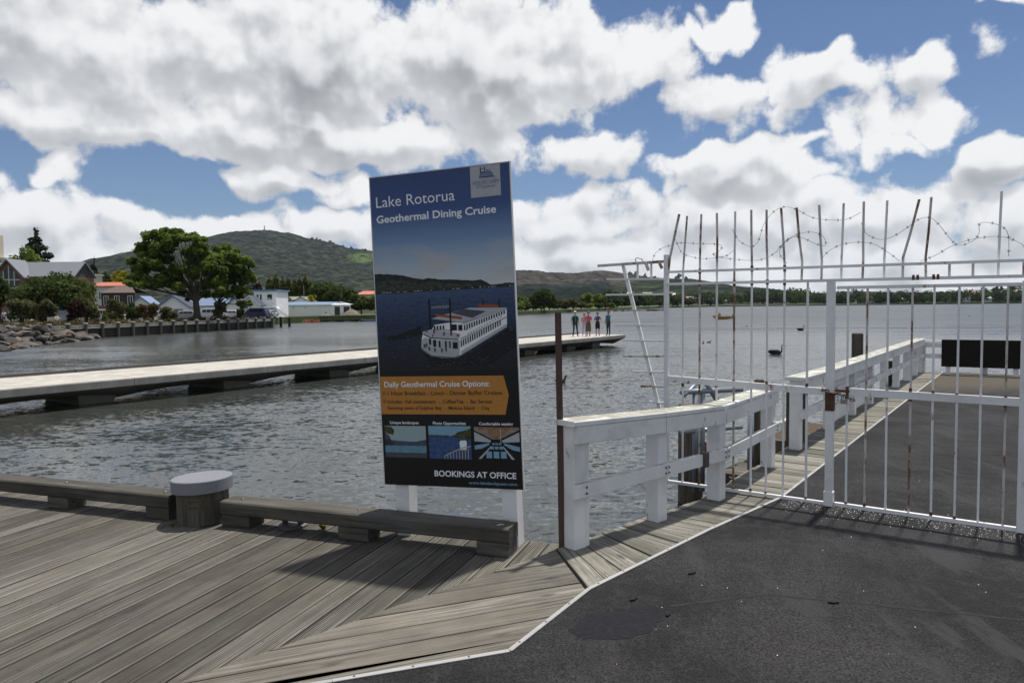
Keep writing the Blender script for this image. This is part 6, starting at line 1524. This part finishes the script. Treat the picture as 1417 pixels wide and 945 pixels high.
def person(label, loc, rz, H, top, legs, shoes, pose=None, hair='brown', sleeve='short', cap=None, skirt=None, vest=None, extra=None, legskin=False, hairlong=False):
    j = dict(JREST); j.update(pose or {}); names = list(j)
    me = bpy.data.meshes.new('person'); me.from_pydata([j[n] for n in names], [(names.index(a), names.index(b2)) for a, b2 in JEDGE], [])
    o = bpy.data.objects.new('tmp', me); COL.objects.link(o)
    md = o.modifiers.new('s', 'SKIN'); sb = o.modifiers.new('d', 'SUBSURF'); sb.levels = 1; sb.render_levels = 1
    sv = me.skin_vertices[0].data
    for i, n in enumerate(names): sv[i].radius = JRAD[n]; sv[i].use_root = (n == 'pelvis')
    dg = bpy.context.evaluated_depsgraph_get(); dg.update()
    body = bpy.data.meshes.new_from_object(o.evaluated_get(dg)); bpy.data.objects.remove(o)
    body.name = 'person'
    # five fingers on each hand, rooted in the palm
    mb = MB(); 
    v0 = [tuple(v.co) for v in body.vertices]; f0 = [tuple(p.vertices) for p in body.polygons]; mb.add(v0, f0)
    nb = len(f0)
    for s_ in ('l', 'r'):
        h = Vector(j['ha' + s_]); w_ = Vector(j['wr' + s_]); d = (h - w_).normalized(); sd = d.cross(Vector((0, 1, 0.3))).normalized()
        for q in range(4):
            b_ = h + sd * (q - 1.5) * .017; L = (.065, .075, .07, .055)[q]; mb.tube([b_, b_ + d * L * .55 + Vector((0, -.006, 0)), b_ + d * L + Vector((0, -.018, 0))], [.0095, .0085, .0065], 6)
        b_ = h - d * .03 + sd * .03; mb.tube([b_, b_ + sd * .025 + d * .02, b_ + sd * .03 + d * .05], [.011, .010, .007], 6)
    me2 = mb.mesh('person', True)
    mats = [skin_m, top, legs, shoes]
    for m_ in mats: me2.materials.append(m_)
    jv = {n: Vector(j[n]) for n in names}; mi = []
    def seg(p, a, b2):
        t_ = max(0, min(1, (p - a).dot(b2 - a) / max(1e-6, (b2 - a).length_squared))); return (p - (a + (b2 - a) * t_)).length
    for i, p in enumerate(me2.polygons):
        c = p.center
        if i >= nb: mi.append(0); continue
        best = min(JEDGE, key=lambda e: seg(c, jv[e[0]], jv[e[1]])); e1 = best[1]
        if e1 in ('jaw', 'head', 'crown'): m_ = 0
        elif e1 == 'neck': m_ = 0 if (c - jv['neck']).length < .075 else 1
        elif e1[:2] == 'wr': m_ = 1 if sleeve == 'long' else 0
        elif e1[:2] == 'ha': m_ = 0
        elif e1[:2] == 'el': m_ = 1 if sleeve != 'none' else 0
        elif e1[:2] == 'to' or (e1[:2] == 'an' and c.z < j['an' + e1[2]][2] + .02): m_ = 3
        elif e1[:2] in ('hi', 'kn', 'an'): m_ = 0 if legskin and e1[:2] == 'an' else 2
        elif e1 == 'belly' and c.z < j['pelvis'][2] + .04: m_ = 2
        else: m_ = 1
        mi.append(m_)
    me2.polygons.foreach_set('material_index', mi)
    root = thing('person', label, 'person', loc, rz); root.scale = (H / 1.75,) * 3
    link('body', me2, None, root)
    hd = jv['head']; hb = MB(); hb.ellipsoid((hd.x, hd.y + .018, hd.z + .02), (.094, .108, .105), 12, 8)
    hb.v = [(x, y if y > hd.y - .035 or z > hd.z + .05 else hd.y - .035, z) for x, y, z in hb.v]
    if hairlong: hb.ellipsoid((hd.x, hd.y + .05, hd.z - .06), (.085, .06, .11), 10, 6)
    hb.build('hair', hair_m[hair], root, smooth=True)
    fm = MB(); fm.ellipsoid((hd.x, hd.y - .098, hd.z - .015), (.012, .018, .022), 8, 6); fm.build('nose', skin_m, root, smooth=True)
    for sx_ in (-1, 1):
        MB().ellipsoid((hd.x + sx_ * .033, hd.y - .082, hd.z + .012), (.013, .010, .008), 8, 6).build('eye', C_['black'], root); MB().ellipsoid((hd.x + sx_ * .082, hd.y + .005, hd.z - .01), (.012, .022, .032), 8, 6).build('ear', skin_m, root, smooth=True)
    MB().ellipsoid((hd.x, hd.y - .085, hd.z - .062), (.024, .008, .007), 8, 6).build('mouth', C_['red'], root)
    if cap:
        cp = MB(); cp.ellipsoid((hd.x, hd.y + .012, hd.z + .045), (.102, .115, .085), 14, 8); cp.v = [(x, y, max(z, hd.z + .035)) for x, y, z in cp.v]
        cp.prism([(hd.x - .075, hd.y - .08), (hd.x + .075, hd.y - .08), (hd.x + .055, hd.y - .17), (hd.x - .055, hd.y - .17)], hd.z + .035, hd.z + .045); cp.build('cap', cap, root, smooth=False)
    if skirt:
        m_, z1, r1 = skirt; pr = [(.15, .98), (.185, .80), ((.185 + r1) / 2, (z1 + .8) / 2), (r1, z1), (r1 - .012, z1)]
        sk_ = MB(); sk_.lathe(pr, 18); sk_.v = [(x, y * .72, z) for x, y, z in sk_.v]; sk_.build('skirt', m_, root, smooth=True)
    if vest:
        vb = MB()
        for sx_ in (-1, 1):
            sec = []
            for z, rx, ry in ((1.42, .15, .10), (1.25, .185, .135), (1.05, .17, .13), (.90, .18, .135)):
                for a_ in range(7):
                    th = R(-70 + a_ * 26.5); sec.append((sx_ * rx * math.cos(th) if True else 0, ry * math.sin(th), z))
            vb.add(sec, [(r_ * 7 + a_, r_ * 7 + a_ + 1, (r_ + 1) * 7 + a_ + 1, (r_ + 1) * 7 + a_) for r_ in range(3) for a_ in range(6)])
        vb.build('vest', vest, root, smooth=True)
    return root
ZB = -0.38
def stand(px, Y, z=ZB): q = at(px, 465, Y); return (q.x, Y, z)
person('person in a green shirt, open black vest, dark jeans and white cap on the boardwalk', stand(796, 49.0), R(10), 1.76, C_['green'], C_['jeans'], C_['black'], cap=C_['white'], vest=C_['black'], hair='grey',
       pose=dict(anl=(.17, .02, .09), tol=(.21, -.12, .04), knl=(.13, -.01, .5), anr=(-.15, .02, .09), tor=(-.2, -.12, .04)))
person('person in a pale pink top and lilac trousers half behind the pink jacket', stand(808.6, 50.3), R(-15), 1.64, C_['palepink'], C_['lilac'], C_['white'], hair='blond', hairlong=True, pose=dict(wrr=(-.10, -.18, 1.08), har=(-.03, -.2, 1.10)))
person('person in a pink jacket and long patterned skirt', stand(814.2, 49.2), R(205), 1.74, C_['pink'], C_['pattern'], C_['black'], hair='grey', sleeve='long', skirt=(C_['pattern'], .36, .21), legskin=True, pose=dict(ell=(.27, -.02, 1.14), wrl=(.12, -.2, 1.12), hal=(.05, -.22, 1.13), elr=(-.27, -.02, 1.14), wrr=(-.12, -.2, 1.10), har=(-.05, -.22, 1.12)))
p4_ = person('person in a black sleeveless dress holding a blue bundle', stand(827, 50.2), R(8), 1.66, C_['black'], C_['black'], C_['black'], hair='brown', sleeve='none', skirt=(C_['black'], .55, .17), legskin=True, pose=dict(ell=(.25, .0, 1.15), wrl=(.13, -.18, 1.08), hal=(.06, -.2, 1.08), elr=(-.25, .0, 1.15), wrr=(-.12, -.18, 1.12), har=(-.05, -.2, 1.13)))
o = MB().ellipsoid((-.10, -.19, 1.20), (.11, .06, .12), 10, 7).build('blue_bundle', C_['blue'], smooth=True); q = stand(827, 50.2); o.location = q; o.rotation_euler.z = R(8); tag(o, 'blue bundle held against the black dress', 'bundle')
person('person in a teal shirt and dark trousers with one hand raised to the face', stand(842, 50.4), R(-50), 1.77, C_['teal'], C_['charcoal'], C_['black'], hair='ginger', sleeve='long', pose=dict(ell=(.24, -.12, 1.22), wrl=(.10, -.2, 1.42), hal=(.06, -.17, 1.50)))
SIT = dict(pelvis=(0, .05, .52), belly=(0, .06, .66), chest=(0, .04, .86), neck=(0, .03, 1.04), jaw=(0, .0, 1.13), head=(0, .01, 1.20), crown=(0, .02, 1.27), shl=(.175, .03, .98), ell=(.22, -.02, .74), wrl=(.13, -.22, .68), hal=(.08, -.27, .68), shr=(-.175, .03, .98), elr=(-.22, -.02, .74), wrr=(-.13, -.22, .68), har=(-.08, -.27, .68), hil=(.09, .0, .50), knl=(.11, -.42, .50), anl=(.12, -.46, .09), tol=(.13, -.60, .04), hir=(-.09, 0, .50), knr=(-.11, -.42, .50), anr=(-.12, -.46, .09), tor=(-.13, -.60, .04))
qb = at(79, 445, 77.5)
person('seated person in a pale top and blue jeans on the bench by the seawall', (qb.x, 77.5, .10), R(75), 1.75, C_['white'], C_['denim'], C_['white'], hair='brown', pose=SIT)
bn = thing('bench', 'grey bench behind the seawall at the left', 'bench', (qb.x - .15, 77.55, .10), R(75))
MB().box(-.8, .8, -.25, .25, .40, .45).build('seat', rail_grey, bn); MB().box(-.8, .8, .26, .32, .50, .95).build('backrest', rail_grey, bn)
for x in (-.65, .65): MB().box(x - .05, x + .05, -.2, .3, 0, .398).build('leg', sea_wood, bn)
q = at(5, 440, 84); person('walking person in a pale top at the far left edge of the bank', (q.x, 84, .10), R(60), 1.70, C_['lilac'], C_['charcoal'], C_['black'], hair='grey', pose=dict(anl=(.11, -.2, .09), tol=(.12, -.34, .05), knl=(.10, -.14, .5), anr=(-.11, .22, .12), tor=(-.12, .10, .05)))

# ------------------------------------------------------------------ birds and boat
swan_m = plain('swan_black', (0.014, 0.013, 0.013), 0.6, var=.3, scale=10); bill_m = plain('swan_bill', (0.35, 0.04, 0.03), 0.4)
def swan(label, loc, rz, s_):
    r_ = thing('black_swan', label, 'swan', loc, rz, 'black swans on the lake'); r_.scale = (s_,) * 3
    b = MB(); n = 12; st = [(-.50, .02, .14), (-.44, .07, .15), (-.30, .15, .15), (-.10, .20, .13), (.10, .20, .11), (.24, .14, .11), (.33, .05, .12)]
    vs_ = [(x, r * .95 * math.cos(2 * math.pi * i / n), z + r * .75 * math.sin(2 * math.pi * i / n)) for x, r, z in st for i in range(n)]
    b.add(vs_, [(k_ * n + i, k_ * n + (i + 1) % n, (k_ + 1) * n + (i + 1) % n, (k_ + 1) * n + i) for k_ in range(len(st) - 1) for i in range(n)] + [tuple(range(n)), tuple((len(st) - 1) * n + i for i in range(n))])
    nk = [(.24, 0, .12), (.33, 0, .22), (.36, 0, .34), (.33, 0, .46), (.35, 0, .56), (.41, 0, .605), (.47, 0, .58), (.50, 0, .55)]
    b.tube(nk, [.07, .05, .038, .034, .034, .04, .042, .03], 9); b.build('body', swan_m, r_, smooth=True)
    MB().tube([(.50, 0, .55), (.55, 0, .51), (.60, 0, .47)], [.024, .018, .008], 7).build('bill', bill_m, r_, smooth=True)
    for sy in (-1, 1):
        w_ = MB(); w_.ellipsoid((-.12, sy * .12, .22), (.34, .09, .12), 12, 7); w_.build('wing', swan_m, r_, smooth=True)
swan('larger black swan swimming behind the left gate bars', (15.15, 41.4, WATER_Z - .03), R(-8), 0.92)
swan('smaller black swan farther out behind the gate bars', (31.0, 77.5, WATER_Z - .03), R(8), 0.9)
def duck(label, px, py, s_, rz=0.3):
    d = at(px, py, 1.0) - Vector((0, 0, EYE)); p = Vector((0, 0, EYE)) + d * ((WATER_Z - EYE) / d.z)
    r_ = thing('duck', label, 'duck', (p.x, p.y, WATER_Z - .01), rz, 'small dark ducks on the lake'); r_.scale = (s_,) * 3
    b = MB(); b.ellipsoid((0, 0, .06), (.20, .10, .085), 10, 7); b.tube([(.13, 0, .08), (.18, 0, .16), (.19, 0, .22)], [.05, .035, .04], 8); b.ellipsoid((.20, 0, .24), (.05, .038, .04), 8, 6); b.tube([(-.16, 0, .07), (-.27, 0, .11)], [.05, .01], 6); b.build('body', swan_m, r_, smooth=True)
    MB().tube([(.24, 0, .235), (.30, 0, .225)], [.018, .010], 6).build('bill', bill_m, r_)
duck('dark duck on the water just behind the brown steel post', 776, 529, 1.0)
for i, (x, y, l) in enumerate(((981, 474, 'dark duck right of the fan of rods'), (973, 475, 'dark duck left of another beyond the fan of rods'), (1341, 438, 'lone dark duck far out above the black board'), (905, 436, 'tiny dark duck far out near the fan of rods'), (893, 432, 'tiniest dark duck near the wooded point tip'), (1033, 452, 'tiny dark duck below the yellow boat'))): duck(l, x, y, 0.7, i * 1.1)
yb = thing('moored_boat', 'small yellow moored motor boat with outboard engine', 'boat', (at(1000, 441, 139).x, 139, WATER_Z - .12), R(6)); yel = plain('yellow_hull', (0.42, 0.24, 0.03), .5, var=.15); 
st = [(-1.95, .70, .62, .30), (-1.0, .78, .62, .15), (0, .78, .64, .10), (1.0, .62, .70, .14), (1.7, .28, .78, .35), (1.98, .03, .82, .6)]
hv = []
for x, hw_, zt, zk in st: hv += [(x, -hw_, zt), (x, -hw_ * .8, zk + .12), (x, 0, zk), (x, hw_ * .8, zk + .12), (x, hw_, zt), (x, hw_ * .88, zt), (x, 0, zt - .12), (x, -hw_ * .88, zt)]
MB().add(hv, [(k_ * 8 + i, k_ * 8 + (i + 1) % 8, (k_ + 1) * 8 + (i + 1) % 8, (k_ + 1) * 8 + i) for k_ in range(5) for i in range(8)] + [tuple(range(8)), tuple(40 + i for i in range(8))]).build('hull', yel, yb)
yb.rotation_euler.z = R(186)
o = MB().prismy([(.55, .66), (1.55, .72), (1.40, 1.02), (.75, 1.12)], -.45, .45).build('cuddy', yel, yb); bevel(o, .06, 2)
MB().prismy([(.48, .9), (.60, .9), (.80, 1.28), (.72, 1.28)], -.42, .42).build('windscreen', glass_dark, yb)
o = MB().box(-2.25, -1.98, -.14, .14, .55, 1.05).build('outboard_engine', C_['black'], yb); bevel(o, .05, 2); MB().box(-2.16, -2.04, -.05, .05, -.1, .548).build('engine_leg', C_['black'], yb)
MB().box(-1.2, -.8, -.6, .6, .60, .66).build('thwart', kerb_wood, yb)
MB().bar((1.0, -.62, .84), (-1.9, -.70, .74), .03, .03).build('rail', galv, yb); MB().bar((1.0, .62, .84), (-1.9, .70, .74), .03, .03).build('rail', galv, yb)

# ------------------------------------------------------------------ vehicles
tyre_m = plain('tyre', (0.015, 0.015, 0.015), .9); rim_m = plain('rim', (0.35, 0.35, 0.36), .35, metal=.6); lamp_m = plain('tail_lamp', (0.30, 0.02, 0.015), .3); head_m = plain('head_lamp', (.7, .7, .68), .15)
def vehicle(name, label, px, Y, rz, paint, kind='car', cat='car', group='vehicles parked behind the seawall'):
    q = at(px, 440, Y); r_ = thing(name, label, cat, (q.x, Y, .10), rz, group)
    if kind == 'car': L, Wd, body, cab, win = 4.3, 1.72, [(-2.15, .32), (-2.12, .85), (-1.9, .95), (.75, .98), (1.9, .82), (2.13, .62), (2.15, .32)], [(-1.75, .95), (-1.25, 1.42), (.25, 1.44), (1.05, .96)], .30
    elif kind == 'suv': L, Wd, body, cab, win = 4.6, 1.8, [(-2.3, .38), (-2.3, 1.02), (-2.1, 1.06), (.9, 1.08), (2.1, .98), (2.28, .75), (2.3, .38)], [(-2.15, 1.05), (-1.95, 1.72), (.3, 1.74), (1.05, 1.07)], .36
    elif kind == 'van': L, Wd, body, cab, win = 4.8, 1.8, [(-2.4, .35), (-2.4, 1.1), (1.6, 1.12), (2.35, .95), (2.4, .35)], [(-2.38, 1.1), (-2.3, 1.95), (1.0, 1.97), (1.75, 1.12)], .36
    else: L, Wd, body, cab, win = 6.6, 2.2, [(-3.3, .4), (-3.3, 1.25), (3.2, 1.25), (3.3, 1.0), (3.3, .4)], [(-3.28, 1.25), (-3.2, 2.7), (3.05, 2.72), (3.25, 1.25)], .42
    b = MB().prismy(body, -Wd / 2, Wd / 2).build('body', paint, r_); bevel(b, .07, 2)
    c = MB(); n = len(cab); ins = .14
    vs_ = [(x, (-1) ** (s_ + 1) * (Wd / 2 - (ins if z > cab[0][1] + .2 else .03)), z) for s_ in (0, 1) for x, z in cab]
    c.add(vs_, [tuple(range(n)), tuple(range(2 * n - 1, n - 1, -1))] + [((i + 1) % n, i, n + i, n + (i + 1) % n) for i in range(n)]); cb_ = c.build('cabin', paint, r_); bevel(cb_, .05, 2)
    zl, zh = cab[0][1] + .08, cab[1][1] - .10
    xs0, xs1 = cab[0][0] + .35, cab[-1][0] - .55
    kk = 3 if kind != 'bus' else 5
    for sy in (-1, 1):
        for i in range(kk):
            a = xs0 + (xs1 - xs0) * i / kk + .04; b2 = xs0 + (xs1 - xs0) * (i + 1) / kk - .04
            yl, yh = sy * (Wd / 2 - .035 + .012), sy * (Wd / 2 - ins + .016)
            MB().add([(a, yl, zl), (b2, yl, zl), (b2 - (.12 if i == kk - 1 else 0), yh, zh), (a + (.12 if i == 0 else 0), yh, zh)], [(0, 1, 2, 3)]).build('side_window', glass_dark, r_)
    (xa, za), (xb, zb_) = cab[-1], cab[-2]
    nx, nz = (za - zb_), -(xa - xb); ln = math.hypot(nx, nz); nx, nz = -nx / ln * .03, -nz / ln * .03
    if nx < 0: nx, nz = -nx, -nz
    MB().add([(xa - .06 + nx, -Wd / 2 + .14, za + .05 + abs(nz)), (xa - .06 + nx, Wd / 2 - .14, za + .05 + abs(nz)), (xb + .05 + nx, Wd / 2 - ins - .06, zb_ - .07 + abs(nz)), (xb + .05 + nx, -Wd / 2 + ins + .06, zb_ - .07 + abs(nz))], [(0, 1, 2, 3)]).build('windscreen', glass_dark, r_)
    (xa, za), (xb, zb_) = cab[0], cab[1]
    MB().add([(xa - .02, -Wd / 2 + .16, za + .10), (xa - .02, Wd / 2 - .16, za + .10), (xb - .06, Wd / 2 - ins - .08, zb_ - .10), (xb - .06, -Wd / 2 + ins + .08, zb_ - .10)], [(0, 1, 2, 3)]).build('rear_window', glass_dark, r_)
    for sy in (-1, 1):
        MB().box(L / 2 - .02, L / 2 + .03, sy * .55 - .18, sy * .55 + .18, .60, .78).build('headlight', head_m, r_); MB().box(-L / 2 - .03, -L / 2 + .02, sy * .62 - .12, sy * .62 + .12, .72, .92).build('tail_light', lamp_m, r_)
        for x in (-L / 2 + .8, L / 2 - .8):
            t_ = MB(); t_.tube([(x, sy * (Wd / 2 - .2), win), (x, sy * (Wd / 2 + .02), win)], win, 16); w_ = t_.build('wheel', tyre_m, r_); MB().tube([(x, sy * (Wd / 2 + .0), win), (x, sy * (Wd / 2 + .03), win)], win * .6, 12).build('rim', rim_m, w_)
    return r_
pw = plain('white_paint', (.68, .69, .70), .3, var=.03); psil = plain('silver_paint', (.34, .36, .39), .3, metal=.3, var=.03); pblue = plain('dark_blue_paint', (.025, .04, .10), .3, var=.03); pblk = plain('black_paint', (.018, .018, .02), .3, var=.03); pbus = plain('bus_paint', (.40, .43, .50), .4, var=.05)
vehicle('small_bus', 'small pale blue bus parked behind the dark tree', 90, 92, R(-75), pbus, 'bus', 'bus')
vehicle('white_van', 'white van parked right of the feathery tree', 148, 98, R(12), pw, 'suv', 'van')
vehicle('silver_car', 'silver car beside the white van', 135, 103, R(-60), psil)
vehicle('white_car', 'white car low at the far left edge', 18, 96, R(10), pw)
vehicle('silver_car', 'silver car parked left of the spreading tree trunk', 252, 108, R(-150), psil)
vehicle('black_car', 'black car parked at the foot of the spreading tree', 243, 110, R(-140), pblk)
vehicle('white_car', 'white four wheel drive right of the spreading tree trunk', 288, 110, R(170), pw, 'suv')
vehicle('white_car', 'white car behind the shrub under the lower green tree', 318, 112, R(175), pw)
vehicle('white_car', 'white car left of the spreading tree by the navy roofed shed', 226, 110, R(-20), pw)
vehicle('blue_car', 'dark blue car parked before the club house', 352, 110, R(172), pblue, 'suv')
vehicle('silver_car', 'silver car right of the dark blue car', 365, 116, R(170), psil)
tr_ = thing('caravan', 'small white caravan with dark window before the club house stair', 'caravan', (at(374, 440, 118).x, 118, .10), R(2))
o = MB().prismy([(-1.15, .45), (1.15, .45), (1.15, 1.55), (.95, 1.95), (-1.05, 1.95), (-1.15, 1.7)], 0, 1.9).build('body', pw, tr_); bevel(o, .06, 2)
for x0, x1 in ((-.75, -.12), (-.02, .55)): MB().box(x0, x1, -.02, .01, 1.12, 1.6).build('window', pblue, tr_)
MB().tube([(0, .1, .33), (0, .35, .33)], .33, 14).build('wheel', tyre_m, tr_)
# pontoon, orange barrier and spoil heaps by the long shed
pn = thing('floating_pontoon', 'low dark timber pontoon before the long white shed', 'pontoon', (at(462, 444, 148).x, 148, WATER_Z))
for i in range(16): MB().box(-6.0 + i * .75, -5.28 + i * .75, -.8, .8, .42, .52).build('plank', sea_wood, pn)
for x in (-5, -2, 1.2, 4.2): MB().box(x - .7, x + .7, -.7, .7, -.2, .415).build('float', wall_dark, pn)
bl = tag(MB().prism([(at(500, 444, 150).x, 149), (at(530, 444, 150).x, 149), (at(530, 444, 150).x, 151), (at(500, 444, 150).x, 151)], WATER_Z - .1, WATER_Z + .35).build('blue_pontoon', plain('blue_float', (.06, .13, .25), .6)), 'short blue float half hidden by the sign', 'float')
ob = thing('orange_barrier', 'crumpled orange barrier mesh at the water edge', 'barrier', (at(432, 446, 140).x, 140, WATER_Z)); om = plain('orange_mesh', (.42, .10, .045), .7, var=.3)
rr = random.Random(4)
for i in range(9):
    x = -1.6 + i * .4; MB().bar((x, rr.uniform(-.3, .3), 0), (x + rr.uniform(-.3, .3), rr.uniform(-.3, .3), rr.uniform(.4, .75)), .06, .03).build('strip', om, ob)
for z in (.12, .32, .5): MB().tube([(-1.7 + i * .36, rr.uniform(-.25, .25), z + rr.uniform(-.1, .1)) for i in range(10)], .045, 5).build('strip', om, ob)
def heap(label, px, Y, w, h, m_):
    q = at(px, 440, Y); mb = MB(); n, k_ = 18, 6
    vs_ = [(w * (1 - r / k_) * math.cos(6.283 * i / n) * rr.uniform(.88, 1.1), w * .7 * (1 - r / k_) * math.sin(6.283 * i / n), h * (1 - (1 - r / k_) ** 1.6) * rr.uniform(.92, 1.06)) for r in range(k_) for i in range(n)] + [(0, 0, h)]
    mb.add(vs_, [(r * n + i, r * n + (i + 1) % n, (r + 1) * n + (i + 1) % n, (r + 1) * n + i) for r in range(k_ - 1) for i in range(n)] + [((k_ - 1) * n + i, (k_ - 1) * n + (i + 1) % n, k_ * n) for i in range(n)])
    tag(mb.build('spoil_heap', m_, loc=(q.x, Y, GZ - .05), smooth=True), label, 'heap')
soil = plain('spoil', (.15, .125, .095), .95, var=.35, scale=2.5, bump=.8, bscale=6)
heap('larger grey brown spoil heap at the right end of the long shed', 486, 159, 2.2, 1.25, soil); heap('smaller spoil heap before the long shed', 451, 153.5, 1.2, .45, soil)
pole_ = tag(MB().tube([(0, 0, 0), (0, 0, 7.2)], [.09, .06], 8).build('pole', galv, loc=(at(421, 430, 176).x, 176, GZ)), 'thin pole with crossarm standing behind the long shed', 'pole')
MB().bar((-1.4, 0, 2.8), (1.4, 0, 2.8), .06, .06).build('crossarm', galv, pole_)

# ------------------------------------------------------------------ the air between
hz = bpy.data.materials.new('haze_air'); hz.use_nodes = True
for nd in list(hz.node_tree.nodes): hz.node_tree.nodes.remove(nd)
kz = NT(hz.node_tree); oz = kz.new('ShaderNodeOutputMaterial'); pv = kz.new('ShaderNodeVolumePrincipled')
pv.inputs['Color'].default_value = (0.72, 0.83, 1.0, 1); pv.inputs['Density'].default_value = HAZE; pv.inputs['Anisotropy'].default_value = 0.2
hz.node_tree.links.new(pv.outputs[0], oz.inputs['Volume'])
tag(MB().box(-12000, 12000, -500, 13000, -3.5, 760).build('haze', hz), 'thin bluish haze over the lake', 'haze', kind='stuff')
